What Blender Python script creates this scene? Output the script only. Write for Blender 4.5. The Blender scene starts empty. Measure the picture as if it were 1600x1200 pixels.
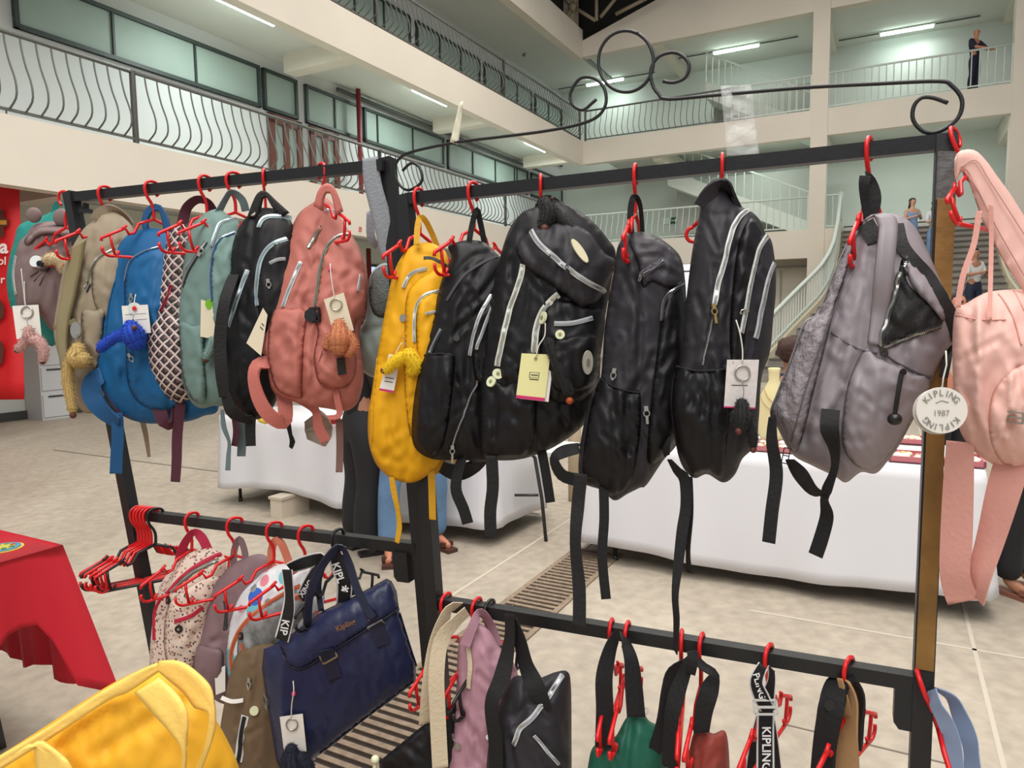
import bpy, bmesh, math, random
import numpy as np
from mathutils import Vector, Matrix, noise
from mathutils.bvhtree import BVHTree
from mathutils.geometry import delaunay_2d_cdt

random.seed(7); rng = np.random.RandomState(7)
S = bpy.context.scene
COL = S.collection

# ------------------------------------------------------------------ camera
FPX = 1109.0
CAMP = np.array([0.0, 0.0, 1.55])
PITCH = math.radians(5.35); ROLL = 0.012
Fv = np.array([0, math.cos(PITCH), -math.sin(PITCH)])
U0 = np.array([0, math.sin(PITCH), math.cos(PITCH)]); R0 = np.array([1.0, 0, 0])
Rv = R0 * math.cos(ROLL) - U0 * math.sin(ROLL)
Uv = R0 * math.sin(ROLL) + U0 * math.cos(ROLL)
cam = bpy.data.cameras.new('camera'); camo = bpy.data.objects.new('camera', cam); COL.objects.link(camo)
cam.sensor_width = 36; cam.lens = FPX / 1600 * 36; cam.clip_start = 0.05; cam.clip_end = 200
camo.matrix_world = Matrix(((Rv[0], Uv[0], -Fv[0], CAMP[0]), (Rv[1], Uv[1], -Fv[1], CAMP[1]), (Rv[2], Uv[2], -Fv[2], CAMP[2]), (0, 0, 0, 1)))
S.camera = camo

# ------------------------------------------------------------------ light and exposure
S.view_settings.view_transform = 'Standard'; S.view_settings.look = 'None'
S.view_settings.gamma = 1; S.view_settings.use_curve_mapping = False
S.view_settings.exposure = 0.2
wd = bpy.data.worlds.new('hall_daylight'); S.world = wd; wd.use_nodes = True
bg = wd.node_tree.nodes['Background']; bg.inputs[0].default_value = (0.93, 0.95, 1.0, 1); bg.inputs[1].default_value = 0.42

def area(name, loc, size, power, color, aim=(0, 0, -1), sy=None):
    l = bpy.data.lights.new(name, 'AREA'); l.energy = power; l.color = color
    l.shape = 'RECTANGLE'; l.size = size; l.size_y = sy or size
    o = bpy.data.objects.new(name, l); COL.objects.link(o); o.location = loc
    o.rotation_euler = Vector(aim).to_track_quat('-Z', 'Y').to_euler(); return o

area('soft_light_high', (1.5, 3.0, 10.5), 9, 1100, (1.0, 0.96, 0.9))  # added soft area lights for the hall, unseen and without fixtures
area('soft_light_rear', (-1.5, -4.0, 9.0), 6, 550, (1.0, 0.96, 0.9), (0.1, 0.55, -0.8))
area('soft_light_court', (4.0, 14.0, 12.5), 8, 1000, (1.0, 0.95, 0.88))

# ------------------------------------------------------------------ mapping helpers
def ray(px, py):
    px = np.asarray(px, float); py = np.asarray(py, float)
    return Fv + (px[..., None] - 800) / FPX * Rv + (600 - py[..., None]) / FPX * Uv
def P(px, py, d):
    return CAMP + np.asarray(d, float)[..., None] * ray(px, py)
def Pz(px, py, z=0.0):                                   # point of a horizontal plane seen at a pixel
    r = ray(px, py); t = (z - CAMP[2]) / r[2]; return CAMP + t * r
AZ = math.radians(28.0)
ua = np.array([math.sin(AZ), math.cos(AZ), 0]); wa = np.array([math.cos(AZ), -math.sin(AZ), 0])
def W(a, b, z): return np.asarray(a, float)[..., None] * ua + np.asarray(b, float)[..., None] * wa + np.asarray(z, float)[..., None] * np.array([0, 0, 1.0])
def Pa(px, py, a):                                       # point of the plane a = const seen at a pixel
    r = ray(px, py); return CAMP + r * (a / (r @ ua))
def Pb(px, py, b):
    r = ray(px, py); return CAMP + r * (b / (r @ wa))
def ab(p): p = np.asarray(p); return float(p @ ua), float(p @ wa), float(p[2])

# ------------------------------------------------------------------ materials
MATS = {}
def srgb(c):
    return tuple(((x / 12.92) if x <= 0.04045 else ((x + 0.055) / 1.055) ** 2.4) for x in c)
def hexc(h): return srgb(tuple(int(h[i:i + 2], 16) / 255 for i in (0, 2, 4)))
def M(name, color, rough=0.6, metal=0.0, bump=0.0, bscale=40, stretch=(1, 1, 1), var=0.0, vscale=6, spec=0.5, emit=None, alpha=None, trans=0.0, sheen=0.0, weave=False, crinkle=0.0):
    if name in MATS: return MATS[name]
    if isinstance(color, str): color = hexc(color)
    m = bpy.data.materials.new(name); m.use_nodes = True; nt = m.node_tree; b = nt.nodes['Principled BSDF']
    b.inputs['Base Color'].default_value = (*color, 1); b.inputs['Roughness'].default_value = rough
    b.inputs['Metallic'].default_value = metal; b.inputs['Specular IOR Level'].default_value = spec
    if sheen: b.inputs['Sheen Weight'].default_value = sheen; b.inputs['Sheen Roughness'].default_value = 0.4
    if trans: b.inputs['Transmission Weight'].default_value = trans
    if alpha is not None: b.inputs['Alpha'].default_value = alpha
    if emit: b.inputs['Emission Color'].default_value = (*emit[0], 1); b.inputs['Emission Strength'].default_value = emit[1]
    tc = nt.nodes.new('ShaderNodeTexCoord'); mp = nt.nodes.new('ShaderNodeMapping'); mp.inputs['Scale'].default_value = stretch
    nt.links.new(tc.outputs['Object'], mp.inputs['Vector'])
    if var:
        n = nt.nodes.new('ShaderNodeTexNoise'); n.inputs['Scale'].default_value = vscale; n.inputs['Detail'].default_value = 6
        nt.links.new(mp.outputs[0], n.inputs['Vector'])
        r = nt.nodes.new('ShaderNodeValToRGB'); r.color_ramp.elements[0].position = 0.3; r.color_ramp.elements[1].position = 0.7
        r.color_ramp.elements[0].color = (*[max(0, c * (1 - var)) for c in color], 1); r.color_ramp.elements[1].color = (*[min(1, c * (1 + var)) for c in color], 1)
        nt.links.new(n.outputs['Fac'], r.inputs[0]); nt.links.new(r.outputs[0], b.inputs['Base Color'])
    if bump:
        n = nt.nodes.new('ShaderNodeTexNoise'); n.inputs['Scale'].default_value = bscale; n.inputs['Detail'].default_value = 5
        nt.links.new(mp.outputs[0], n.inputs['Vector'])
        bp = nt.nodes.new('ShaderNodeBump'); bp.inputs['Strength'].default_value = bump; bp.inputs['Distance'].default_value = 0.02
        nt.links.new(n.outputs['Fac'], bp.inputs['Height']); nt.links.new(bp.outputs[0], b.inputs['Normal'])
        if crinkle:
            n.noise_type = 'RIDGED_MULTIFRACTAL'; n.inputs['Detail'].default_value = 3; n.inputs['Roughness'].default_value = 0.45; n.inputs['Distortion'].default_value = 0.5
            bp.inputs['Strength'].default_value = crinkle
        if weave:
            w = nt.nodes.new('ShaderNodeTexWave'); w.inputs['Scale'].default_value = 260; w.bands_direction = 'DIAGONAL'
            nt.links.new(tc.outputs['Object'], w.inputs['Vector'])
            b2 = nt.nodes.new('ShaderNodeBump'); b2.inputs['Strength'].default_value = 0.12; b2.inputs['Distance'].default_value = 0.002
            nt.links.new(w.outputs['Fac'], b2.inputs['Height']); nt.links.new(bp.outputs[0], b2.inputs['Normal']); nt.links.new(b2.outputs[0], b.inputs['Normal'])
    MATS[name] = m; return m
def nylon(name, c, rough=0.55, bump=0.22): return M(name, c, rough, bump=bump, bscale=13, stretch=(1.4, 1.4, 0.7), var=0.05, vscale=9, spec=0.3, crinkle=bump * 0.9)

# ------------------------------------------------------------------ object helpers
def tag(o, label=None, cat=None, group=None, kind=None):
    if label: o['label'] = label
    if cat: o['category'] = cat
    if group: o['group'] = group
    if kind: o['kind'] = kind
    return o
def empty(name, loc, label=None, cat=None, group=None):
    o = bpy.data.objects.new(name, None); COL.objects.link(o); o.location = tuple(loc); o.empty_display_size = 0.02
    return tag(o, label, cat, group)
def wloc(o):
    v = Vector((0, 0, 0))
    while o is not None: v += o.location; o = o.parent
    return np.array(v)
def mk(name, V, Fc, mat, parent=None, smooth=True, origin=None):
    V = np.asarray(V, float).reshape(-1, 3)
    if parent is not None: off = wloc(parent); loc = np.zeros(3)
    else:
        lo, hi = V.min(0), V.max(0); off = np.array([(lo[0] + hi[0]) / 2, (lo[1] + hi[1]) / 2, lo[2]]) if origin is None else np.asarray(origin, float); loc = off
    me = bpy.data.meshes.new(name); me.from_pydata((V - off).tolist(), [], [list(map(int, f)) for f in Fc]); me.update()
    if smooth: me.polygons.foreach_set('use_smooth', [True] * len(me.polygons))
    mats = mat if isinstance(mat, (list, tuple)) else [mat]
    for m_ in mats: me.materials.append(m_)
    o = bpy.data.objects.new(name, me); COL.objects.link(o); o.location = tuple(loc)
    if parent is not None: o.parent = parent
    return o
class MB:                                                # gathers shapes into one mesh
    def __init__(s): s.V = []; s.F = []; s.n = 0
    def add(s, V, F):
        V = np.asarray(V, float).reshape(-1, 3); s.V.append(V); s.F += [[i + s.n for i in f] for f in F]; s.n += len(V); return s
    def hexa(s, c):                                      # eight corners: bottom ring then top ring
        return s.add(c, [[0, 3, 2, 1], [4, 5, 6, 7], [0, 1, 5, 4], [1, 2, 6, 5], [2, 3, 7, 6], [3, 0, 4, 7]])
    def abox(s, a0, a1, b0, b1, z0, z1):                 # box on the building's axes
        return s.hexa([W(a, b, z) for z in (z0, z1) for a, b in ((a0, b0), (a0, b1), (a1, b1), (a1, b0))])
    def bar(s, p0, p1, w, h=None, up=(0, 0, 1)):         # square bar between two points
        p0 = np.asarray(p0, float); p1 = np.asarray(p1, float); t = p1 - p0; t /= np.linalg.norm(t); h = h or w
        up = np.asarray(up, float)
        if abs(t @ up) > 0.98 * np.linalg.norm(up): up = np.array([ua[0], ua[1], 0.0])
        x = np.cross(t, up); x /= np.linalg.norm(x); y = np.cross(x, t)
        c = [p + x * sx * w / 2 + y * sy * h / 2 for p in (p0, p1) for sx, sy in ((-1, -1), (1, -1), (1, 1), (-1, 1))]
        return s.hexa(c)
    def tube(s, pts, r, n=8, closed=False, cap=True):
        V, F = tube_geo(pts, r, n, closed, cap); return s.add(V, F)
    def ball(s, c, r, n=10, sc=(1, 1, 1)):
        V, F = ball_geo(n); return s.add(V * np.asarray(sc) * r + np.asarray(c), F)
    def build(s, name, mat, parent=None, smooth=False):
        return mk(name, np.vstack(s.V), s.F, mat, parent, smooth)
def ball_geo(n=10):
    V = [(0, 0, 1)]; m = n * 2
    for i in range(1, n):
        a = math.pi * i / n
        V += [(math.sin(a) * math.cos(2 * math.pi * j / m), math.sin(a) * math.sin(2 * math.pi * j / m), math.cos(a)) for j in range(m)]
    V.append((0, 0, -1)); F = [[0, 1 + j, 1 + (j + 1) % m] for j in range(m)]
    for i in range(n - 2):
        b = 1 + i * m; F += [[b + j, b + m + j, b + m + (j + 1) % m, b + (j + 1) % m] for j in range(m)]
    b = 1 + (n - 2) * m; L = len(V) - 1; F += [[b + j, L, b + (j + 1) % m] for j in range(m)]
    return np.array(V, float), F
def frames(pts, closed=False):
    pts = np.asarray(pts, float); n = len(pts); T = np.zeros_like(pts)
    if closed: T = np.roll(pts, -1, 0) - np.roll(pts, 1, 0)
    else: T[1:-1] = pts[2:] - pts[:-2]; T[0] = pts[1] - pts[0]; T[-1] = pts[-1] - pts[-2]
    T /= np.maximum(np.linalg.norm(T, axis=1)[:, None], 1e-9)
    x = np.cross(T[0], [0, 0, 1.0]);
    if np.linalg.norm(x) < 0.1: x = np.cross(T[0], [0, 1.0, 0])
    X = [x / np.linalg.norm(x)]
    for i in range(1, n):
        v = X[-1] - T[i] * (X[-1] @ T[i]); X.append(v / max(np.linalg.norm(v), 1e-9))
    X = np.array(X); return T, X, np.cross(T, X)
def tube_geo(pts, r, n=8, closed=False, cap=True):
    pts = np.asarray(pts, float); T, X, Y = frames(pts, closed); m = len(pts)
    r = np.broadcast_to(np.asarray(r, float), (m,)); a = np.arange(n) * 2 * math.pi / n
    V = (pts[:, None] + r[:, None, None] * (np.cos(a)[None, :, None] * X[:, None] + np.sin(a)[None, :, None] * Y[:, None])).reshape(-1, 3)
    F = []
    for i in range(m if closed else m - 1):
        p, q = i * n, ((i + 1) % m) * n
        F += [[p + j, p + (j + 1) % n, q + (j + 1) % n, q + j] for j in range(n)]
    if cap and not closed: F += [list(range(n))[::-1], [(m - 1) * n + j for j in range(n)]]
    return V, F
def smooth_path(pts, step, closed=False):                # Catmull-Rom through rows of any width, evenly resampled by its first two (or three) columns
    p = np.asarray(pts, float); n = len(p)
    if n < 2: return p
    out = []
    rngi = range(n if closed else n - 1)
    for i in rngi:
        if closed: a, b, c, d = p[(i - 1) % n], p[i], p[(i + 1) % n], p[(i + 2) % n]
        else: a, b, c, d = p[max(i - 1, 0)], p[i], p[i + 1], p[min(i + 2, n - 1)]
        k = max(1, int(math.ceil(np.linalg.norm((c - b)[:2]) / step)))
        for j in range(k):
            t = j / k; out.append(0.5 * (2 * b + (c - a) * t + (2 * a - 5 * b + 4 * c - d) * t * t + (3 * b - a - 3 * c + d) * t ** 3))
    if not closed: out.append(p[-1])
    return np.array(out)
def lin(pts, step):
    p = np.asarray(pts, float); out = []
    for i in range(len(p) - 1):
        k = max(1, int(np.linalg.norm((p[i + 1] - p[i])[:2]) / step)); out += [p[i] + (p[i + 1] - p[i]) * j / k for j in range(k)]
    out.append(p[-1]); return np.array(out)
def copyobj(o, parent=None, loc=None):
    c = o.copy(); COL.objects.link(c); c.parent = parent
    if loc is not None: c.location = tuple(loc)
    return c
# ------------------------------------------------------------------ the hall
wallm = M('cream_plaster', 'd8d0c2', 0.85, bump=0.06, bscale=12, var=0.04, vscale=0.6)
mintm = M('mint_plaster', 'cdd4cc', 0.85, bump=0.05, bscale=12, var=0.03, vscale=0.5)
ceilm = M('white_ceiling', 'cfd0c8', 0.85, var=0.03, vscale=0.7)
greym = M('grey_plaster', 'a9aba4', 0.85, var=0.05, vscale=0.8)
darkm = M('dark_roof_sheet', '1a1a1a', 0.9)
framem = M('dark_green_frame', '2f3936', 0.5)
glassm = M('frosted_glass', '8f9f97', 0.6, bump=0.08, bscale=3, var=0.06, vscale=0.8)
railm = M('grey_painted_rail', '5e5f5a', 0.5)
whitem = M('white_painted_rail', 'c8d2c9', 0.5)
woodm = M('brown_door_wood', '5e2e20', 0.5)
truss_m = M('truss_steel', '8a7f68', 0.6)
def st(o): o['kind'] = 'structure'; return o

def floor_mat():
    m = bpy.data.materials.new('worn_concrete'); m.use_nodes = True; nt = m.node_tree; b = nt.nodes['Principled BSDF']; b.inputs['Roughness'].default_value = 0.62
    tc = nt.nodes.new('ShaderNodeTexCoord')
    mp = nt.nodes.new('ShaderNodeMapping'); mp.inputs['Scale'].default_value = (1.0, 0.35, 1); mp.inputs['Rotation'].default_value = (0, 0, AZ)
    nt.links.new(tc.outputs['Object'], mp.inputs['Vector'])
    n1 = nt.nodes.new('ShaderNodeTexNoise'); n1.inputs['Scale'].default_value = 1.1; n1.inputs['Detail'].default_value = 9; n1.inputs['Roughness'].default_value = 0.65
    nt.links.new(mp.outputs[0], n1.inputs['Vector'])
    r1 = nt.nodes.new('ShaderNodeValToRGB'); r1.color_ramp.elements[0].position = 0.3; r1.color_ramp.elements[1].position = 0.72
    r1.color_ramp.elements[0].color = (*hexc('988d7e'), 1); r1.color_ramp.elements[1].color = (*hexc('b3a898'), 1)
    nt.links.new(n1.outputs['Fac'], r1.inputs[0])
    n2 = nt.nodes.new('ShaderNodeTexNoise'); n2.inputs['Scale'].default_value = 14; n2.inputs['Detail'].default_value = 8
    nt.links.new(tc.outputs['Object'], n2.inputs['Vector'])
    mx = nt.nodes.new('ShaderNodeMixRGB'); mx.blend_type = 'OVERLAY'; mx.inputs[0].default_value = 0.35
    nt.links.new(r1.outputs[0], mx.inputs[1]); nt.links.new(n2.outputs['Fac'], mx.inputs[2]); nt.links.new(mx.outputs[0], b.inputs['Base Color'])
    bp = nt.nodes.new('ShaderNodeBump'); bp.inputs['Strength'].default_value = 0.15; nt.links.new(n2.outputs['Fac'], bp.inputs['Height']); nt.links.new(bp.outputs[0], b.inputs['Normal'])
    return m
fl = MB().abox(-8, 30, -14, 18, -0.2, 0).build('floor', floor_mat()); st(fl)
# joints of the floor slabs, laid out along the hall
jm = M('pale_floor_joint', 'b9b0a1', 0.8); jd = M('dark_floor_joint', '6f675b', 0.8)
def joint(p, q, w, m):
    j = MB().bar(np.array([*p[:2], 0.0005]), np.array([*q[:2], 0.0005]), w, 0.003).build('trim_1', m); st(j)
def gab(px, py): return ab(Pz(px, py))
a1, b1, _ = gab(790, 885)
for (q, m, w, ends) in ((gab(840, 790)[0], jm, 0.02, (-3.2, 9)), (gab(950, 915)[0], jm, 0.02, (-0.6, 9)),
                        (gab(1300, 1150)[0], jd, 0.008, (-0.3, 6)), (gab(150, 712)[0], jd, 0.03, (-9, -2.4))):
    joint(W(q, ends[0], 0), W(q, ends[1], 0), w, m)
for (q, m, w, ends) in ((gab(1520, 1005)[1], jm, 0.018, (-2, 14)), (gab(800, 870)[1], jm, 0.02, (3.2, 8)), (gab(790, 955)[1], jd, 0.008, (0, 10))):
    joint(W(ends[0], q, 0), W(ends[1], q, 0), w, m)
# drain grate
g0 = ab(Pz(560, 1185)); g1 = ab(Pz(900, 868)); gc = (g0[1] + g1[1]) / 2 + 0.03; gw = 0.15
gm = M('rusty_grate_bar', '84725f', 0.7, var=0.25, vscale=30); gk = M('dark_drain', '2a221c', 0.95)
gr = empty('drain_grate', W(1.2, gc, 0.0), 'long rusty steel drain grate set in the concrete floor', 'drain grate')
MB().abox(1.2, g1[0] + 0.15, gc - gw, gc + gw, -0.01, 0.001).build('drain_channel', gk, gr)
mb = MB()
for s_ in (-1, 1): mb.abox(1.2, g1[0] + 0.15, gc + s_ * gw - 0.015, gc + s_ * gw + 0.015, 0, 0.009)
mb.build('frame', gm, gr)
mb = MB(); aa = 1.22
while aa < g1[0] + 0.13:
    mb.abox(aa, aa + 0.026, gc - gw, gc + gw, 0.0, 0.008); aa += 0.05
mb.build('slat', gm, gr)

BL, BW, AF, AW = -9.8, -12.4, 24.0, 28.0     # left front, left wall, far front, far wall
Z1b, Z1, Z2b, Z2, Z3b = 3.28, 4.15, 6.88, 7.72, 10.6
# left building: slabs, beams, ceilings, wall
st(MB().abox(-4, AF, BL - 0.25, BL, Z1b, Z1).build('balcony_slab', wallm)); st(MB().abox(-4, AF + 0.25, BW, BL - 0.25, Z1 - 0.35, Z1).build('balcony_slab', ceilm))
st(MB().abox(-4, AF, BL - 0.25, BL, Z2b, Z2).build('balcony_slab', wallm)); st(MB().abox(-4, AF + 0.25, BW, BL - 0.25, Z2 - 0.35, Z2).build('balcony_slab', ceilm))
st(MB().abox(-4, AF, BL - 0.3, BL, Z3b - 0.1, 11.5).build('roof_beam', wallm)); st(MB().abox(-4, AW, BW, BL - 0.3, Z3b + 0.2, Z3b + 0.4).build('ceiling', ceilm))
st(MB().abox(-4, AF + 4, BW - 0.3, BW, 0, 11.5).build('wall_left', M('cool_plaster', 'c6c9c8', 0.85, bump=0.05, bscale=12)))
st(MB().abox(-4, AF + 4, BW, BW + 0.03, 0, 3.6).build('wall_left', mintm))
for a in (6.2, 12.0, 17.8, 23.6):
    for zb in (Z2b, Z1b): st(MB().abox(a, a + 0.35, BW + .42, BL - 0.25, zb + 0.1, zb + 0.6).build('roof_beam', wallm))
st(MB().abox(23.3, 23.75, BL - 0.5, BL - 0.05, 11.4, 14.8).build('column', M('dim_tan_plaster', 'a59a86', 0.8)))  # tan plaster toned down, the dimness under the roof is put into its colour
# left building: transom windows with doors under them
def window(n, a0, a1, z0, z1, b, div):
    w = empty('window_%d' % n, W((a0 + a1) / 2, b, z0)); st(w)
    mb = MB()
    for (x0, x1, y0, y1) in ((a0, a1, z0, z0 + 0.07), (a0, a1, z1 - 0.07, z1), (a0, a0 + 0.07, z0, z1), (a1 - 0.07, a1, z0, z1)): mb.abox(x0, x1, b, b + 0.09, y0, y1)
    for d in div: mb.abox(d - 0.02, d + 0.02, b, b + 0.08, z0, z1)
    mb.build('frame', framem, w); MB().abox(a0, a1, b, b + 0.04, z0, z1).build('pane', glassm, w)
def apx(px, py, b=BW): return ab(Pb(px, py, b))[0]
wz0, wz1 = 6.2, 7.08
window(1, apx(20, 44), apx(405, 172), wz0, wz1, BW, [apx(176, 90), apx(304, 133)])
window(2, apx(410, 172), apx(463, 190), wz0, wz1, BW, [])
window(3, apx(476, 195), apx(563, 222), wz0, wz1, BW, [apx(522, 210)])
window(4, apx(567, 222), apx(692, 262), wz0, wz1, BW, [apx(588, 230), apx(643, 245)])
window(5, apx(698, 265), apx(823, 305), wz0, wz1, BW, [apx(737, 278), apx(772, 290), apx(806, 300)])
window(6, apx(828, 305), 27.9, wz0, wz1, BW, [23.6, 25])
k = 1
for (p0, p1) in ((416, 467), (480, 524)):
    a0, a1 = apx(p0, 190), apx(p1, 190); d = empty('door_%d' % k, W((a0 + a1) / 2, BW, Z1)); st(d)
    mb = MB().abox(a0, a0 + 0.16, BW, BW + 0.1, Z1, 6.15).abox(a1 - 0.16, a1, BW, BW + 0.1, Z1, 6.15).abox(a0, a1, BW, BW + 0.1, 5.95, 6.15)
    mb.abox((a0 + a1) / 2 - 0.08, (a0 + a1) / 2 + 0.08, BW, BW + 0.1, Z1, 6.15); mb.build('frame', woodm, d)
    MB().abox(a0, a1, BW, BW + 0.05, Z1, 6.1).build('pane', glassm, d); k += 1
# glazing behind the upper balcony
n = 7; a = 2.0
while a < 27:
    window(n, a, min(a + 3.6, 27.9), Z2 + 0.1, Z2 + 2.4, BW, [a + 1.2, a + 2.4]); n += 1; a += 3.9
# pipe, conduit and sign
cr = M('red_pipe_paint', '7d2226', 0.5)
ap = apx(566, 190, -12.0)
tag(MB().tube([W(ap, -12.1, Z1), W(ap, -12.1, 7.35)], 0.06, 10).build('fire_pipe', cr, smooth=True), 'dark red vertical fire pipe on the upper gallery wall', 'pipe')
tag(MB().tube([W(ap - 0.6, -12.25, 7.22), W(27.5, -12.25, 7.22)], 0.05, 10).build('duct_pipe', M('dark_duct', '4b524e', 0.5), smooth=True), 'long dark pipe hung under the gallery ceiling above the windows', 'pipe')

# railings --------------------------------------------------------
bowed = [(0.0, 0.0), (0.17, 0.12), (0.2, 0.25), (0.17, 0.4), (0.08, 0.62), (0.02, 0.85), (0, 1.0)]
bowed = smooth_path([(p[1], p[0], 0) for p in bowed], 0.07)[:, :2]
straight = np.array([(0.0, 0), (1.0, 0)])
def railing(name, label, p0, p1, h, out, prof, gap, mat, group, r=0.013, posts=(1, 1)):
    p0 = np.asarray(p0, float); p1 = np.asarray(p1, float); L = np.linalg.norm((p1 - p0)[:2])
    root = empty(name, p0, label, 'railing', group); up = np.array([0, 0, 1.0]); out = np.asarray(out, float)
    MB().tube([p0 + up * h, p1 + up * h], 0.03, 8).build('handrail', mat, root, True)
    MB().bar(p0 + up * 0.08, p1 + up * 0.08, 0.035).build('bottom_rail', mat, root)
    for q, on in ((p0, posts[0]), (p1, posts[1])):
        if on: MB().bar(q, q + up * (h + 0.02), 0.06).build('post', mat, root)
    nb = int(L / gap); proto = None
    for i in range(1, nb):
        q = p0 + (p1 - p0) * i / nb
        if proto is None:
            pts = [q + up * (0.08 + (h - 0.1) * t) + out * o_ for t, o_ in prof]
            proto = mk('baluster', *tube_geo(pts, r, 5, cap=False), mat, root); base = q
        else:
            c = copyobj(proto, root, np.asarray(proto.location) + q - base)
    return root
bays = [1.2, 6.9, 12.6, 18.3, 23.9]
wherel = ['beside the red banner', 'under the transom windows', 'with the brown doors', 'near the corner']
for i in range(4):
    railing('balcony_railing', 'lower side balcony railing of bowed grey bars, bay ' + wherel[i], W(bays[i], BL - 0.08, Z1), W(bays[i + 1], BL - 0.08, Z1), 1.03, wa, bowed, 0.19, railm, 'bowed railings of the lower side balcony')
    railing('balcony_railing', 'top side balcony railing of bowed bars, above the bay ' + wherel[i], W(bays[i], BL - 0.08, Z2), W(bays[i + 1], BL - 0.08, Z2), 1.05, wa, bowed, 0.19, railm, 'bowed railings of the top side balcony')

# far building ----------------------------------------------------
CB = [(-2.33, -1.86), (2.72, 3.3)]
bR = 16
stB0, stB1 = -1.45, 2.5
st(MB().abox(AF, AF + 0.3, BL, stB0, Z1b, Z1).build('balcony_slab', wallm)); st(MB().abox(AF, AF + 0.3, stB1, bR, Z1b, Z1).build('balcony_slab', wallm))
st(MB().abox(AF + 0.3, AW, BL, stB0, Z1 - 0.3, Z1).build('balcony_slab', ceilm)); st(MB().abox(AF + 0.3, AW, stB1, bR, Z1 - 0.3, Z1).build('balcony_slab', ceilm)); st(MB().abox(AF + 0.1, AW, stB0, stB1, Z1 - 0.3, Z1).build('balcony_slab', ceilm))
st(MB().abox(AF, AF + 0.3, BL, bR, Z2b + 0.05, Z2).build('balcony_slab', wallm)); st(MB().abox(AF + 0.3, AW, BL, bR, Z2 - 0.3, Z2).build('balcony_slab', ceilm))
# gable beam with sloping top
gz = lambda b: 11.15 + (b + 9.8) * 0.31 if b < 2 else 14.8 - (b - 2) * 0.31
mb = MB()
for b0, b1 in ((BL, 2.0), (2.0, bR)):
    c = [W(a, b, z) for (a, b, z) in ((AF, b0, Z3b), (AF, b1, Z3b), (AF + 0.3, b1, Z3b), (AF + 0.3, b0, Z3b), (AF, b0, gz(b0)), (AF, b1, gz(b1)), (AF + 0.3, b1, gz(b1)), (AF + 0.3, b0, gz(b0)))]
    mb.hexa(c)
st(mb.build('roof_beam', wallm)); st(MB().abox(AF + 0.3, AW, BL, bR, Z3b + 0.15, Z3b + 0.4).build('ceiling', ceilm))
for b0, b1 in CB + [(8.3, 8.9)]: st(MB().abox(AF - 0.04, AF + 0.42, b0, b1, 0 if b0 > 2 or b0 < -2 else 0, 11.6).build('column', wallm))
for b in (-7.2, -2.1, 3.0):
    for zb in (Z2b, Z3b): st(MB().abox(AF + 0.3, AW, b - 0.15, b + 0.15, zb - 0.05, zb + 0.5).build('roof_beam', wallm))
st(MB().abox(AW, AW + 0.3, BW, bR, 0, 13).build('wall_back', mintm))
st(MB().abox(AF + 1.4, AF + 1.6, BL, stB0 + 0.1, 0, Z1b + 0.3).build('wall_back', wallm))
for b in (-8.4, -6.6, -4.9, -3.3): st(MB().abox(AF + 1.37, AF + 1.41, b, b + 0.06, 0.3, 3.0).build('trim_2', greym))
st(MB().tube([W(AF + 1.3, BL, 3.1), W(AF + 1.3, stB0, 3.1)], 0.035, 6).build('trim_3', greym))
# roof with truss
st(MB().abox(11.5, AW + 1, BW, bR, 14.9, 15.1).build('roof_sheet', darkm)); st(MB().abox(AF + 0.32, AF + 0.4, BW, bR, Z3b + 0.4, 15).build('wall_gable', darkm))
st(MB().abox(2, AF + 1, BL - 0.55, BL - 0.42, 11.4, 15).build('wall_gable', darkm))
tr = empty('roof_truss', W(23.0, -8, 11), 'thin steel roof truss with ball joints under the dark roof', 'roof truss'); mb = MB(); aT = 23.2
for (x0, y0, x1, y1) in ((812, 20, 849, 70), (855, -10, 854, 72), (852, -5, 818, 88), (895, 10, 860, 68), (895, 10, 930, 32), (895, 10, 876, -10), (895, 10, 906, -15), (932, -20, 932, 32), (968, -10, 938, 27), (1005, 0, 962, 22), (834, 42, 855, 72), (1005, 0, 1040, -20)):
    mb.tube([Pa(x0, y0, aT), Pa(x1, y1, aT)], 0.06, 6)
mb.build('strut', truss_m, tr, True)
for (x, y) in ((834, 42), (895, 11)): MB().ball(Pa(x, y, aT), 0.15, 7).build('ball_joint', truss_m, tr, True)
# far railings
railing('balcony_railing', 'far upper balcony railing of bowed bars from the corner to the hanging clear plastic', W(AF + 0.1, BL + 0.05, Z2), W(AF + 0.1, -4.7, Z2), 1.05, -ua, bowed, 0.2, railm, 'railings of the far building', 0.011)
railing('balcony_railing', 'short far upper balcony railing left of the tall column, below the stair flight', W(AF + 0.1, -4.7, Z2), W(AF + 0.1, -2.35, Z2), 1.05, -ua, straight, 0.2, whitem, 'railings of the far building', 0.014)
railing('balcony_railing', 'white far upper balcony railing between the tall columns, where the guard leans', W(AF + 0.1, -1.86, Z2), W(AF + 0.1, 2.72, Z2), 1.05, -ua, straight, 0.19, whitem, 'railings of the far building', 0.016)
railing('balcony_railing', 'white far upper balcony railing past the second tall column', W(AF + 0.1, 3.3, Z2), W(AF + 0.1, 8.3, Z2), 1.05, -ua, straight, 0.19, whitem, 'railings of the far building', 0.016)
railing('balcony_railing', 'far lower balcony railing behind the black backpacks, under the exit sign', W(AF + 0.1, BL + 0.05, Z1), W(AF + 0.1, -5.2, Z1), 1.0, -ua, bowed, 0.2, whitem, 'railings of the far building', 0.011)
railing('balcony_railing', 'far lower balcony railing beside the first tall column, below the stair flight', W(AF + 0.1, -5.2, Z1), W(AF + 0.1, -2.35, Z1), 1.0, -ua, straight, 0.2, whitem, 'railings of the far building', 0.014)
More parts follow.
